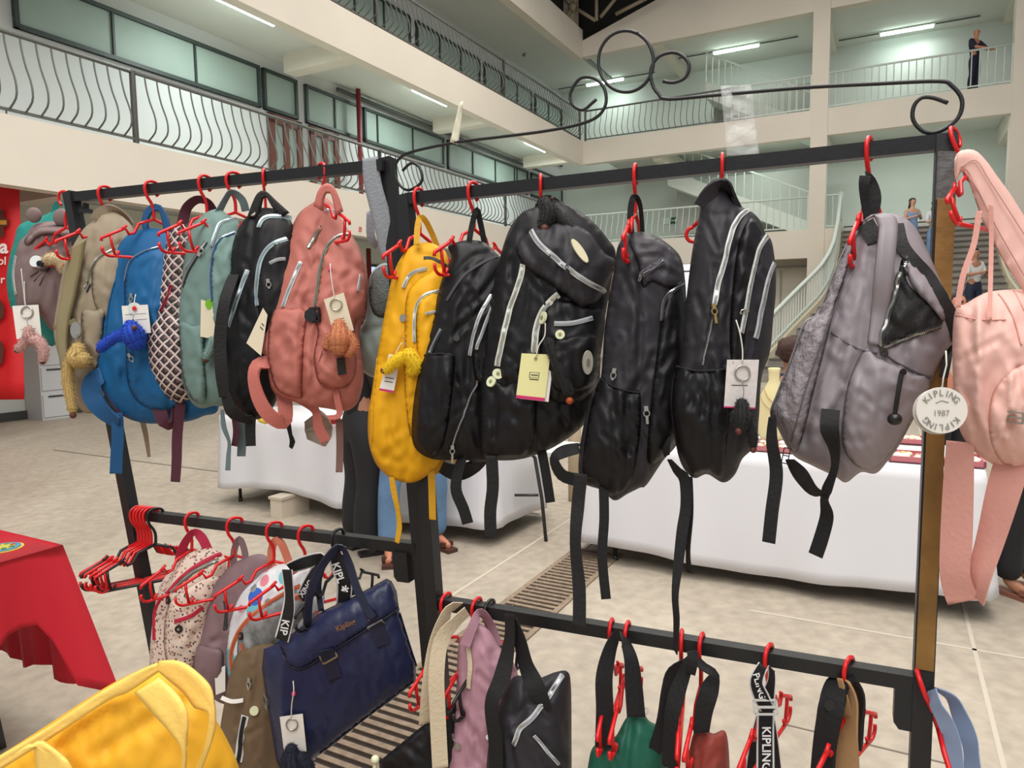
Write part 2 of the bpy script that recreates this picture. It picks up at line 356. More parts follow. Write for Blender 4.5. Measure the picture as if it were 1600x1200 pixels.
railing('balcony_railing', 'short far lower balcony railing between the column and the curved staircase', W(AF + 0.1, -1.86, Z1), W(AF + 0.1, stB0, Z1), 1.0, -ua, straight, 0.2, whitem, 'railings of the far building', 0.016)
# stair flights behind the far balconies
def flight(label, p0, p1, aa):
    p0 = np.array(p0); p1 = np.array(p1)
    r = empty('stair_flight', W(aa, p0[0], p0[1]), label, 'stair flight', 'stair flights behind the far balconies')
    c = [W(a, b, z) for (a, b, z) in ((aa, p0[0], p0[1] - 0.55), (aa, p1[0], p1[1] - 0.55), (aa + 1.3, p1[0], p1[1] - 0.55), (aa + 1.3, p0[0], p0[1] - 0.55), (aa, p0[0], p0[1]), (aa, p1[0], p1[1]), (aa + 1.3, p1[0], p1[1]), (aa + 1.3, p0[0], p0[1]))]
    MB().hexa(c).build('stringer', mintm, r)
    mb = MB(); n = 16
    for i in range(n + 1):
        b, z = p0 + (p1 - p0) * i / n
        mb.bar(W(aa + 0.06, b, z), W(aa + 0.06, b, z + 0.95), 0.028)
    mb.build('banister', whitem, r); MB().bar(W(aa + 0.06, p0[0], p0[1] + 0.95), W(aa + 0.06, p1[0], p1[1] + 0.95), 0.05).build('handrail', whitem, r)
    st(MB().abox(aa + 1.32, aa + 1.4, min(p0[0], p1[0]), max(p0[0], p1[0]) + 0.2, min(p0[1], p1[1]), max(p0[1], p1[1]) - 0.2).build('wall_stair', greym))
flight('stair flight sloping down toward the tall column behind the top far balcony', (-5.9, 9.6), (-2.5, 7.75), 25.6)
flight('stair flight sloping down toward the tall column behind the lower far balcony', (-7.2, 6.75), (-2.5, 4.6), 25.6)
# grand staircase with curved balustrades
SA0, SA1, NS = 17.0, 24.1, 24
stepm = M('grey_stair_tread', '8b857c', 0.8, var=0.1, vscale=3); stm = M('cream_stringer', 'cfc5ab', 0.8)
def edgeL(t): return float(np.interp(t, (0, .07, .13, .2, .28, .35, .41, .5, .59, .75, 1), (-2.76, -2.56, -2.38, -2.18, -1.95, -1.73, -1.56, -1.41, -1.34, -1.33, -1.38)))
def edgeR(t): return 1.05 - edgeL(t)
gs = empty('grand_staircase', W(SA0, 0.5, 0), 'wide grey staircase with curved sides rising to the far balcony', 'staircase')
mb = MB()
for i in range(NS):
    t0, t1 = i / NS, (i + 1) / NS; a0, a1 = SA0 + (SA1 - SA0) * t0, SA0 + (SA1 - SA0) * t1
    mb.abox(a0, SA1, edgeL(t0), edgeR(t0), Z1 * i / NS, Z1 * (i + 1) / NS) if i < NS - 1 else None
mb.build('step', stepm, gs)
mb = MB()
for i in range(1, NS):
    a0 = SA0 + (SA1 - SA0) * i / NS; t0 = i / NS
    mb.abox(a0 - 0.03, a0 + 0.02, edgeL(t0) + 0.05, edgeR(t0) - 0.05, Z1 * (i + 1) / NS - 0.035, Z1 * (i + 1) / NS + 0.004)
mb.build('nosing', M('dark_nosing', '5a554e', 0.8), gs)
for side, ed in (('near', edgeL), ('far', edgeR)):
    V = []; F = []; ts = np.linspace(0, 1, 25); top = []; bot = []
    sg = -1 if side == 'near' else 1
    for t in ts:
        a = SA0 + (SA1 - SA0) * t; z = Z1 * t; b = ed(t)
        V += [W(a, b, max(0, z - 0.5)), W(a, b + sg * 0.12, max(0, z - 0.5)), W(a, b + sg * 0.12, z + 0.25), W(a, b, z + 0.25)]
        top.append(W(a, b + sg * 0.06, z + 1.05)); bot.append(W(a, b + sg * 0.06, z + 0.35))
    for i in range(24):
        k = i * 4; F += [[k + j, k + (j + 1) % 4, k + 4 + (j + 1) % 4, k + 4 + j] for j in range(4)]
    mk('stringer', V, F, stm, gs, False)
    MB().tube(top, 0.05, 8).build('handrail', whitem, gs, True); MB().tube(bot, 0.03, 6).build('bottom_rail', whitem, gs, True)
    dense = np.linspace(0.0, 1, 62)
    for t in dense:
        a = SA0 + (SA1 - SA0) * t; b = ed(t) + sg * 0.06; z = Z1 * t
        MB().bar(W(a, b, z + 0.25), W(a, b, z + 1.05), 0.028 if t not in (0, 1) else 0.14).build('baluster', whitem, gs)
# fluorescent lamps
lampm = M('fluorescent_tube_glow', (0.9, 1, 0.95), 0.4, emit=((0.80, 1.0, 0.92), 9.0)); lamph = M('lamp_housing', 'd8ddd6', 0.5)
conm = M('grey_conduit', '5e5f5a', 0.6)
def lamp(label, a, b, z, L, along, pw, cond=True):
    r = empty('fluorescent_lamp', W(a, b, z), label, 'ceiling lamp', 'fluorescent gallery lamps')
    d = (L / 2, 0.0) if along == 'a' else (0.0, L / 2)
    MB().abox(a - d[0] - 0.05, a + d[0] + 0.05, b - d[1] - 0.05, b + d[1] + 0.05, z - 0.05, z - 0.005).build('housing', lamph, r)
    MB().tube([W(a - d[0], b - d[1], z - 0.09), W(a + d[0], b + d[1], z - 0.09)], 0.05, 8).build('tube', lampm, r, True)
    if cond: MB().tube([W(a - (2.0 if along == 'a' else 0), b - (2.0 if along == 'b' else 0), z - 0.04), W(a + (2.1 if along == 'a' else 0), b + (2.0 if along == 'b' else 0), z - 0.04)], 0.022, 6).build('conduit', conm, r, True)
    o = area('gallery_light', W(a, b, z - 0.18), L, pw, (0.9, 1.0, 0.96), sy=0.3)
zL = Z2 - 0.36
aL = lambda px, py, z, : ab(Pz(px, py, z))
for (x, y, lab) in ((375, 8, 'fluorescent lamp on the gallery ceiling above the long bowed railing'), (655, 150, 'fluorescent lamp on the gallery ceiling beside the red pipe'), (822, 227, 'fluorescent lamp on the gallery ceiling near the building corner')):
    a, b, z = aL(x, y, zL); lamp(lab, a, -10.75, zL, 1.5, 'a', 70)
zB = Z3b + 0.14
for (x, y, lab) in ((1150, 73, 'fluorescent lamp on the far top ceiling left of the tall column'), (945, 125, 'fluorescent lamp on the far top ceiling seen through the iron circle'), (1417, 43, 'fluorescent lamp on the far top ceiling between the tall columns')):
    a, b, z = aL(x, y, zB); lamp(lab, a, b, zB, 1.5, 'b', 26)
lamp('fluorescent lamp on the far middle ceiling behind the clear plastic strip', 25.4, -4.2, Z2 - 0.31, 1.5, 'b', 40)
lamp('fluorescent lamp on the far middle ceiling over the women on the stairs', 25.4, 0.6, Z2 - 0.31, 1.2, 'b', 40)
# exit sign
es = Pa(1047, 345, AW - 0.05); a, b, z = ab(es)
r = empty('exit_sign', es, 'small green exit sign with white arrow on the far lower wall', 'sign')
MB().abox(AW - 0.06, AW - 0.02, b - 0.3, b - 0.02, z - 0.12, z + 0.12).build('white_panel', M('sign_white', 'dfe8e0', 0.5), r)
MB().abox(AW - 0.06, AW - 0.02, b, b + 0.36, z - 0.12, z + 0.12).build('green_panel', M('sign_green', '0d5a3a', 0.5), r)
MB().abox(AW - 0.08, AW - 0.06, b + 0.06, b + 0.24, z - 0.02, z + 0.02).add([W(AW - 0.075, b + 0.2, z + 0.08), W(AW - 0.075, b + 0.2, z - 0.08), W(AW - 0.075, b + 0.32, z)], [[0, 1, 2]]).build('arrow', M('sign_white', 'dfe8e0'), r)
# ground floor, left
st(MB().abox(3, AF, BW + 0.03, BW + 0.08, 0, 0.14).build('baseboard_left', M('dark_skirting', '3c3f3c', 0.6)))
# ------------------------------------------------------------------ clothes racks
blackm = M('black_powder_coat', '1d1e20', 0.42, bump=0.05, bscale=60, var=0.1, vscale=12, spec=0.4)
brownm = M('bare_brown_steel', '86622c', 0.5, metal=0.1, bump=0.1, bscale=50, var=0.3, vscale=14)
redm = M('red_hanger_plastic', 'd6181c', 0.3, spec=0.5)
blkplas = M('black_plastic', '161617', 0.4)
clearm = M('clear_film', (0.95, 0.97, 0.96), 0.1, alpha=0.2, bump=0.9, bscale=24)
def lerp_d(px, x0, d0, x1, d1):                          # depth along a straight rail seen in perspective
    t = (px - x0) / (x1 - x0); return 1 / (1 / d0 + t * (1 / d1 - 1 / d0))
RD = lambda px: lerp_d(px, 632, 1.66, 1480, 1.20)
LD = lambda px: lerp_d(px, 115, 2.03, 605, 1.69)
RDl = lambda px: lerp_d(px, 682, 1.62, 1440, 1.22)       # lower rails
LDl = lambda px: lerp_d(px, 215, 2.02, 640, 1.68)
rA, rB = P(632, 312, RD(632)), P(1482, 222, RD(1482)); rdir = (rA - rB) / np.linalg.norm(rA - rB)
rdir_h = rdir * [1, 1, 0]; rdir_h /= np.linalg.norm(rdir_h); rn = np.cross(rdir_h, [0, 0, 1]); rn /= np.linalg.norm(rn)
if rn[1] > 0: rn = -rn
TB = 0.026
R1 = empty('clothes_rack', np.array([*(rA[:2] + rB[:2]) / 2, 0]), 'black square-tube clothes rack with scrolled iron top and brown scraped post', 'clothes rack')
def post(root, ptop, plow, mat=blackm, w=0.031, name='post'):
    t = (ptop - plow) / np.linalg.norm(ptop - plow); foot = plow - t * (plow[2] / t[2])
    MB().bar(foot, ptop + t * w / 2, w, w, up=rn).build(name, mat, root); return foot, t
fr, tR = post(R1, P(1478, 226, 1.2), P(1442, 1062, 1.22)); flb, tL = post(R1, P(634, 316, 1.66), P(678, 930, 1.62))
MB().bar(rA - rdir * TB * .4, rB + rdir * TB * .4, TB, TB).build('top_rail', blackm, R1)
lA, lB = P(680, 940, 1.62), P(1440, 1066, 1.22)
MB().bar(lA, lB, TB, TB).build('lower_rail', blackm, R1)
# bare steel face of the right post
pT, pB = P(1475, 312, 1.2), P(1441, 1040, 1.218)
MB().bar(pB + rn * (.0155 + 0.0004) + rdir_h * -0.002, pT + rn * (.0155 + 0.0004) + rdir_h * -0.002, 0.027, 0.0016, up=rn).build('bare_steel_face', brownm, R1)
pT, pB = P(634, 330, 1.66), P(650, 395, 1.66)
def gusset(root, corner, along, down, s=0.075, th=0.03):
    a = np.asarray(along) * s * .55; d = np.asarray(down) * s; n = rn * th / 2
    c = [corner, corner + d, corner + d + a * .8, corner + d * .85 + a, corner + a]
    V = [p - n for p in c] + [p + n for p in c]; F = [[0, 1, 2, 3, 4], [9, 8, 7, 6, 5]] + [[i, 5 + i, 5 + (i + 1) % 5, (i + 1) % 5] for i in range(5)]
    mk('gusset', V, F, blackm, root, False)
gusset(R1, P(1440, 1072, 1.222), rdir, -tR)
for f, t in ((fr, tR), (flb, tL)):
    MB().bar(f + rn * 0.25 + [0, 0, .018], f - rn * 0.25 + [0, 0, .018], TB).build('foot', blackm, R1)
# wrought scroll
def rod(pts, name='scroll', r=0.0035, root=R1, dd=0.0):
    q = smooth_path([(x, y, RD(x) + dd) for x, y in pts], 7); MB().tube([P(x, y, d) for x, y, d in q], r, 8).build(name, blackm, root, True)
rod([(629, 267), (642, 255), (655, 261), (660, 280), (652, 291), (636, 297), (622, 285), (617, 262), (627, 245), (652, 235), (715, 222), (780, 214), (850, 205), (906, 194), (935, 181), (947, 160), (943, 136), (927, 122), (906, 123), (891, 147), (896, 165), (911, 172), (922, 164), (932, 155)])
rod([(978 + 43 * math.cos(a), 96 + 48 * math.sin(a)) for a in np.linspace(-1.1, 2 * math.pi - 1.1, 24)])
rod([(1036, 127), (1053, 129), (1071, 121), (1077, 102), (1066, 87), (1050, 82), (1029, 89), (1017, 108), (1019, 131), (1029, 147), (1044, 155), (1126, 148), (1256, 137), (1370, 131), (1466, 127), (1487, 134), (1503, 156), (1497, 184), (1469, 205), (1444, 206), (1427, 188), (1428, 166), (1440, 153), (1458, 153), (1481, 161)])
# clear tape on the post, strip of clear plastic, strip of paper
def sheet(pts_grid, mat, name, label=None, cat=None, parent=None, th=0.0012):
    g = np.asarray(pts_grid); nr, nc = g.shape[:2]; n = np.array([0, -1.0, 0]) * th
    V = np.vstack([g.reshape(-1, 3), g.reshape(-1, 3) - n]); N = nr * nc; F = []
    for i in range(nr - 1):
        for j in range(nc - 1):
            a = i * nc + j; F += [[a, a + nc, a + nc + 1, a + 1], [N + a, N + a + 1, N + a + nc + 1, N + a + nc]]
    for i in range(nr - 1): F += [[i * nc, N + i * nc, N + (i + 1) * nc, (i + 1) * nc], [i * nc + nc - 1, (i + 1) * nc + nc - 1, N + (i + 1) * nc + nc - 1, N + i * nc + nc - 1]]
    for j in range(nc - 1): F += [[j, j + 1, N + j + 1, N + j], [(nr - 1) * nc + j, N + (nr - 1) * nc + j, N + (nr - 1) * nc + j + 1, (nr - 1) * nc + j + 1]]
    o = mk(name, V, F, mat, parent); return tag(o, label, cat) if label else o
def wavy(q, d, nr, nc, amp, seed):                       # quad of pixels (tl, tr, br, bl) to a rumpled grid
    q = np.asarray(q, float); g = np.zeros((nr, nc, 3))
    for i in range(nr):
        for j in range(nc):
            s, t = j / (nc - 1), i / (nr - 1); p = (q[0] * (1 - s) + q[1] * s) * (1 - t) + (q[3] * (1 - s) + q[2] * s) * t
            dd = d if np.isscalar(d) else d[0] + (d[1] - d[0]) * t
            g[i, j] = P(p[0], p[1], dd + amp * noise.noise(Vector((s * 3 + seed, t * 6, seed))))
    return g
sheet(wavy([(1126, 134), (1174, 132), (1186, 240), (1136, 243)], 1.345, 16, 8, 0.012, 3), clearm, 'plastic_strip', 'crumpled clear plastic strip hanging from the iron scroll rod', 'plastic strip')
sheet(wavy([(1466, 236), (1494, 236), (1493, 308), (1462, 312)], 1.172, 10, 6, 0.004, 5), M('clear_tape', (0.9, 0.9, 0.9), 0.08, alpha=0.06, bump=0.9, bscale=40, spec=0.9), 'tape_wrap', parent=R1)
sheet(wavy([(718, 160), (724, 158), (716, 226), (703, 222)], 1.6, 10, 4, 0.01, 9), M('cream_paper', 'd9d6c0', 0.7), 'paper_strip', 'torn cream paper strip tied upright on the iron scroll rod', 'paper strip')
# left rack
qA, qB = P(112, 309, LD(112)), P(606, 258, LD(606)); qdir = (qA - qB) / np.linalg.norm(qA - qB)
R2 = empty('clothes_rack', np.array([*(qA[:2] + qB[:2]) / 2, 0]), 'plain black square-tube clothes rack beside the red banner, no scroll on top', 'clothes rack')
f1, t1 = post(R2, P(112, 309, 2.03), P(206, 805, 2.04)); f2, t2 = post(R2, P(606, 258, 1.715), P(658, 860, 1.70))
MB().bar(qA - qdir * TB * .4, qB + qdir * TB * .4, TB, TB).build('top_rail', blackm, R2)
l2A, l2B = P(206, 802, 2.04), P(652, 856, 1.70)
MB().bar(l2A, l2B, TB, TB).build('lower_rail', blackm, R2)
gusset(R2, P(640, 862, 1.70), qdir, -t2, 0.07)
for f, t in ((f1, t1), (f2, t2)):
    MB().bar(f + rn * 0.25 + [0, 0, .018], f - rn * 0.25 + [0, 0, .018], TB).build('foot', blackm, R2)
MB().bar(P(134, 318, 2.02), P(134, 326, 2.02), .012).bar(P(126, 330, 2.02), P(142, 330, 2.02), .02, .012).build('dark_fixture', blkplas, R2)  # small dark light fixture of the wall behind, added here as a rack part
LU = lambda px: 309 + (px - 112) * (258 - 309) / (606 - 112)       # rail centre lines in the picture
RU = lambda px: 312 + (px - 632) * (222 - 312) / (1482 - 632)
LL = lambda px: 802 + (px - 206) * (856 - 802) / (652 - 206)
RL = lambda px: 940 + (px - 680) * (1066 - 940) / (1440 - 680)

# ------------------------------------------------------------------ hangers
# outline of a small notched hanger: s across, z up, rail centre at the origin
HK = [(0.010, -0.016), (0.0185, -0.008), (0.021, 0.003), (0.017, 0.0165), (0.005, 0.0215), (-0.0095, 0.020), (-0.0195, 0.010), (-0.021, -0.005), (-0.0155, -0.022), (-0.005, -0.038), (0, -0.055), (0, -0.082)]
def hanger_mesh(name, mat, wid=0.145, sc=1.0):
    mb = MB(); r = 0.0042 * sc
    def T(pts, rr=r, n=6, closed=False): mb.tube([(s * sc, 0, z * sc) for s, z in pts], rr, n, closed)
    T(smooth_path([(s, z, 0) for s, z in HK], 0.006)[:, :2])
    for sg in (-1, 1):
        arm = [(0, -0.08), (0.045 * sg, -0.097), (0.058 * sg, -0.122), (0.072 * sg, -0.127), (0.082 * sg, -0.112), (wid * sg, -0.142), (wid * sg * 1.01, -0.15)]
        T(arm)
        T([(0.092 * sg, -0.116), (0.078 * sg, -0.104)], r * 0.9)
        c = (0.124 * sg, -0.170)
        T([(0.122 * sg, -0.134), (0.120 * sg, -0.155), (0.113 * sg, -0.185)], r * .9)
        T([(c[0] + 0.022 * sg * math.cos(t), c[1] + 0.0 + 0.018 * math.sin(t)) for t in np.linspace(0.3, -3.0, 9)], r * .9)
    T([(-0.118, -0.187), (0.118, -0.187)])
    V = np.vstack(mb.V); me = bpy.data.meshes.new(name); me.from_pydata(V.tolist(), [], mb.F); me.polygons.foreach_set('use_smooth', [True] * len(me.polygons)); me.materials.append(mat); return me
def hook_mesh(name, mat):
    mb = MB(); mb.tube([(s, 0, z) for s, z in smooth_path([(s, z, 0) for s, z in HK], 0.006)[:, :2]], .0036, 6)
    for sg in (-1, 1):
        mb.tube([(0, 0, -.08), (0, .03 * sg, -.092), (0, .052 * sg, -.112)], .004, 6); mb.tube([(0, .052 * sg + .013 * sg * math.cos(t), -.127 + .014 * math.sin(t)) for t in np.linspace(1.6, -2.6, 9)], .004, 6)
    me = bpy.data.meshes.new(name); me.from_pydata(np.vstack(mb.V).tolist(), [], mb.F); me.polygons.foreach_set('use_smooth', [True] * len(me.polygons)); me.materials.append(mat); return me
HM = {'red': hanger_mesh('hanger', redm), 'black': hanger_mesh('hanger', blkplas), 'hook': hook_mesh('hanger', redm)}
def hanger(px, py, d, yaw, label, kind='red', sc=1.0, roll=0.0, group='small plastic hangers on the racks', pitch=0.0):
    o = bpy.data.objects.new('hanger', HM[kind]); COL.objects.link(o); o.location = tuple(P(px, py, d)); o.rotation_euler = (math.radians(pitch), math.radians(roll), math.radians(yaw)); o.scale = (sc,) * 3
    return tag(o, label, 'hanger', group)
# ------------------------------------------------------------------ soft goods kit
camV = Vector(CAMP)
def inside(poly, pts):
    x, y = pts[:, 0], pts[:, 1]; r = np.zeros(len(pts), bool); n = len(poly); j = n - 1
    for i in range(n):
        xi, yi = poly[i]; xj, yj = poly[j]
        c = ((yi > y) != (yj > y)); xs = (xj - xi) * (y - yi) / ((yj - yi) if yj != yi else 1e-9) + xi
        r ^= c & (x < xs); j = i
    return r
def dist_line(pts, line, closed=False):
    L = np.asarray(line, float)[:, :2]; best = np.full(len(pts), 1e9); k = len(L)
    for i in range(k if closed else k - 1):
        a, b = L[i], L[(i + 1) % k]; ab_ = b - a; t = np.clip(((pts - a) @ ab_) / max(ab_ @ ab_, 1e-9), 0, 1)
        best = np.minimum(best, np.linalg.norm(pts - (a + t[:, None] * ab_), axis=1))
    return best
def fill2d(outl, step, sharp=False):
    o = (lin(np.vstack([outl, outl[:1]]), step)[:-1] if sharp else smooth_path(outl, step, True))[:, :2]
    lo, hi = o.min(0), o.max(0); gx, gy = np.meshgrid(np.arange(lo[0] + step / 2, hi[0], step), np.arange(lo[1] + step / 2, hi[1], step * 0.87))
    gx = gx + (np.arange(gx.shape[0]) % 2)[:, None] * step / 2
    g = np.c_[gx.ravel(), gy.ravel()]; g = g[inside(o, g)]
    if len(g): g = g[dist_line(g, o, True) > step * 0.55]
    pts = np.vstack([o, g]); nb = len(o)
    v, e, f, *_ = delaunay_2d_cdt([Vector(p) for p in pts], [(i, (i + 1) % nb) for i in range(nb)], [], 1, 1e-4)
    v = np.array([(p[0], p[1]) for p in v]); F = np.array([t for t in f if len(t) == 3])
    used = np.unique(F); mp = -np.ones(len(v), int); mp[used] = np.arange(len(used)); v = v[used]; F = mp[F]
    a, b, c = v[F[:, 0]], v[F[:, 1]], v[F[:, 2]]
    cr = (b[:, 0] - a[:, 0]) * (c[:, 1] - a[:, 1]) - (b[:, 1] - a[:, 1]) * (c[:, 0] - a[:, 0])
    F[cr < 0] = F[cr < 0][:, ::-1]
    F = F[np.abs(cr) > 1e-6]
    return v, F
def bound_edges(F):
    cnt = {}
    for t in F.tolist():
        for i in range(3):
            e = (t[i], t[(i + 1) % 3])
            if (e[1], e[0]) in cnt: cnt.pop((e[1], e[0]))
            else: cnt[e] = 1
    return list(cnt)
def inflate(v, F):
    n = len(v); E = np.vstack([F[:, [0, 1]], F[:, [1, 2]], F[:, [2, 0]]]); E.sort(axis=1); E = np.unique(E, axis=0)
    be = bound_edges(F); fixed = np.zeros(n, bool); fixed[np.unique(np.array(be))] = True
    free = (~fixed).astype(float); deg = np.bincount(E.ravel(), minlength=n).astype(float)
    def A(x):
        x = x * free; y = deg * x - np.bincount(E[:, 0], x[E[:, 1]], n) - np.bincount(E[:, 1], x[E[:, 0]], n); return y * free
    b = free.copy(); x = np.zeros(n); r = b.copy(); p = r.copy(); rs = r @ r
    for _ in range(400):
        if rs < 1e-8: break
        Ap = A(p); al = rs / max(p @ Ap, 1e-12); x += al * p; r -= al * Ap; rn_ = r @ r; p = r + (rn_ / rs) * p; rs = rn_
    x = np.maximum(x, 0); return (x / max(x.max(), 1e-9)), be
class Bag:
    def __init__(s, name, label, cat, d, box, group=None):
        s.d = d; s.surfs = []; s.seed = len(name) + box[0] * 0.13
        s.root = empty(name, P((box[0] + box[2]) / 2, box[3], d), label, cat, group)
    def hit(s, px, py):
        r = Vector(ray(px, py)); L = r.length; r.normalize(); best = None
        for b in s.surfs:
            h = b.ray_cast(camV, r)
            if h[0] is not None and (best is None or h[3] < best[2]):
                n = h[1] if h[1].dot(r) < 0 else -h[1]; best = (np.array(h[0]), np.array(n), h[3])
        if best is None: return None
        return best[0], best[1], best[2] / L
    def dep(s, px, py):
        h = s.hit(px, py); return h[2] if h else s.d
    def deps(s, pts):
        ds = np.array([(lambda h: h[2] if h else np.nan)(s.hit(x, y)) for x, y in pts]); ok = ~np.isnan(ds)
        if not ok.any(): return np.full(len(pts), s.d)
        if not ok.all():
            for i in np.where(~ok)[0]: ds[i] = ds[ok][np.argmin(((pts[ok] - pts[i]) ** 2).sum(1))]
        return ds
    def cushion(s, part, outl, mat, tf, tb, step=5, pw=0.5, folds=(), wr=0.004, wf=(0.05, 0.013), tilt=(0, 0), base=None, sharp=False, keep=True, parent=None, cr=1.0):
        v, F = fill2d(np.asarray(outl, float), step, sharp); h, be = inflate(v, F); n = len(v)
        hp = h ** pw; cx, cy = v.mean(0)
        if base is None: bd = s.d + tilt[0] * (v[:, 0] - cx) / 100 + tilt[1] * (v[:, 1] - cy) / 100
        else: bd = base(v)
        dz = tf * hp
        for (line, w, amp) in folds: dz = dz + amp * np.exp(-(dist_line(v, line) / w) ** 2) * np.minimum(1, hp * 2.2)
        if cr and wr:
            R_ = random.Random(int(s.seed * 100) + n); lo, hi = v.min(0), v.max(0)
            for _ in range(int(n * step * step / 1900)):
                x, y = v[R_.randrange(n)]; th = math.pi / 2 + R_.gauss(0, .42); L = R_.uniform(28, 95) * step / 5; cv = R_.uniform(-.5, .5); ln = []
                for j in range(6): ln.append((x, y)); x += math.cos(th) * L / 5; y += math.sin(th) * L / 5; th += cv / 5
                dl = dist_line(v, ln); w_ = R_.uniform(3.6, 5.5) * step / 5; am = wr * cr * R_.uniform(.5, 1.15)
                dz = dz + am * (.55 * np.exp(-((dl - 2.1 * w_) / w_) ** 2) - np.exp(-(dl / w_) ** 2)) * np.minimum(1, hp * 1.6)
        if wr:
            k = s.seed
            nz = np.array([1 - 2 * abs(noise.noise(Vector((x * wf[0] + 2.0 * noise.noise(Vector((x * .01, y * .012, k))), y * wf[1], k)))) for x, y in v])
            n2 = np.array([noise.noise(Vector((x * .05, y * .05, k + 9))) for x, y in v])
            dz = dz + (wr * nz + wr * .35 * n2) * np.minimum(1, hp * 1.5)
        front = P(v[:, 0], v[:, 1], bd - dz)
        bi = np.unique(np.array(be)); isb = np.zeros(n, bool); isb[bi] = True
        idx = np.arange(n); idx[~isb] = n + np.arange((~isb).sum())
        back = P(v[:, 0], v[:, 1], bd + tb * hp)[~isb]
        V = np.vstack([front, back]); Fb = idx[F][:, ::-1]
        Fl = F[:, ::-1].tolist() + Fb[:, ::-1].tolist()
        Fl = F.tolist() + Fb.tolist()
        # pixel y runs down: flip so that normals look out
        Fl = [f[::-1] for f in Fl]
        if keep: s.surfs.append(BVHTree.FromPolygons([tuple(p) for p in front], F.tolist()))
        return mk(part, V, Fl, mat, parent or s.root)
    def pocket(s, part, outl, mat, t, step=5, pw=0.4, folds=(), wr=0.002, sharp=False, lift=0.002, parent=None):
        return s.cushion(part, outl, mat, t, -lift * 0.5, step, pw, folds, wr, base=lambda v: s.deps(v) - lift, sharp=sharp, parent=parent)
    def track(s, pts, step=5, lift=0.002, smooth=True):
        q = smooth_path(pts, step) if smooth else lin(pts, step); out = []; nn = []
        last = None
        for row in q:
            h = s.hit(row[0], row[1])
            if h is None: r = ray(row[0], row[1]); n = -r / np.linalg.norm(r); h = (P(row[0], row[1], last if last else s.d), n, last if last else s.d)
            last = h[2]; out.append(h[0] + h[1] * lift); nn.append(h[1])
        nn = np.array(nn)
        out = np.array(out); vd = CAMP - out; vd /= np.linalg.norm(vd, axis=1)[:, None]; nn = nn + .5 * vd; ms = max(1, int(len(nn) * .25))
        for _ in range(ms * 2):
            nn[1:-1] = (nn[:-2] + 2 * nn[1:-1] + nn[2:]) / 4; nn /= np.linalg.norm(nn, axis=1)[:, None]
        for _ in range(3):
            if len(out) > 4: sm = (out[:-2] + 2 * out[1:-1] + out[2:]) / 4; out[1:-1] = sm
        return out, nn, q
    def band(s, part, pts, w, mat, lift=0.002, th=0.0015, parent=None, step=5, smooth=True):
        p, n, q = s.track(pts, step, lift, smooth); return mk(part, *strip_geo(p, n, np.broadcast_to(np.asarray(w, float), (len(p),)) * s.d / FPX, th), mat, parent or s.root)
    def zip(s, pts, w=7, tape='zip_grey', teeth='zip_steel', part='zipper', pull=None, lift=0.0025):
        o = s.band(part, pts, w, MATS[tape], lift, 0.001)
        p, n, q = s.track(pts, 2.2, lift + 0.0016); m = len(p); ww = w * 0.42 * s.d / FPX
        T = np.gradient(p, axis=0); T /= np.linalg.norm(T, axis=1)[:, None] + 1e-9; sd = np.cross(T, n)
        V = []; F = []
        for i in range(m - 1):
            c = (p[i] + p[i + 1]) / 2; e = T[i] * np.linalg.norm(p[i + 1] - p[i]) * .3; a = sd[i] * ww / 2; u = n[i] * .0011; k = len(V)
            V += [c - e - a - u, c + e - a - u, c + e + a - u, c - e + a - u, c - e - a + u, c + e - a + u, c + e + a + u, c - e + a + u]
            F += [[k, k + 3, k + 2, k + 1], [k + 4, k + 5, k + 6, k + 7], [k, k + 1, k + 5, k + 4], [k + 1, k + 2, k + 6, k + 5], [k + 2, k + 3, k + 7, k + 6], [k + 3, k, k + 4, k + 7]]
        mk('teeth', V, F, MATS[teeth], o, False)
        if pull: s.pull(*pull)
        return o
    def pull(s, x, y, dx=3, dy=16, r=4, mat='steel', tabmat=None):
        c, n, d = s.hit(x, y) or (P(x, y, s.d), -ray(x, y), s.d); k = d / FPX; c = c + n * .005
        t = np.array(P(x + dx, y + dy, d)) - np.array(P(x, y, d)); L = np.linalg.norm(t); t /= L
        sd = np.cross(t, n); sd /= np.linalg.norm(sd); a = np.linspace(0, 2 * math.pi, 12, endpoint=False); R = r * k
        mb = MB().bar(c - t * R * .8, c + t * R * .8, R * 1.3, .004, up=n)
        mb.tube([c + t * (R * 1.5 + R * math.cos(q)) + sd * R * .9 * math.sin(q) for q in a], R * .25, 5, True)
        mb.bar(c + t * R * 2.2, c + t * max(L, R * 3), R * .8, .003, up=n)
        return mb.build('zipper_pull', MATS[mat], s.root)
    def seam(s, pts, r=1.0, mat=None, part='seam', lift=0.0012):
        p, n, q = s.track(pts, 5, lift); return mk(part, *tube_geo(p, r * s.d / FPX, 6), mat, s.root)
    def strap(s, part, pts, W_, mat, th=0.002, dz=-0.02, parent=None, step=8, d=None):
        return hang_strap(part, pts, W_, mat, (s.d if d is None else d), th, dz, parent or s.root, step)
    def button(s, x, y, r, mat, part='button', th=0.003, dot=None, ry=None, ang=0):
        c, n, d = s.hit(x, y) or (P(x, y, s.d), -ray(x, y) / np.linalg.norm(ray(x, y)), s.d)
        V, F = disc_geo(c + n * .002, n, r * d / FPX, (ry or r) * d / FPX, th, ang); o = mk(part, V, F, mat, s.root, False)
        if dot: V, F = disc_geo(c + n * (.002 + th), n, r * .35 * d / FPX, (ry or r) * .35 * d / FPX, .001, ang); mk('stud', V, F, dot, o, False)
        return o
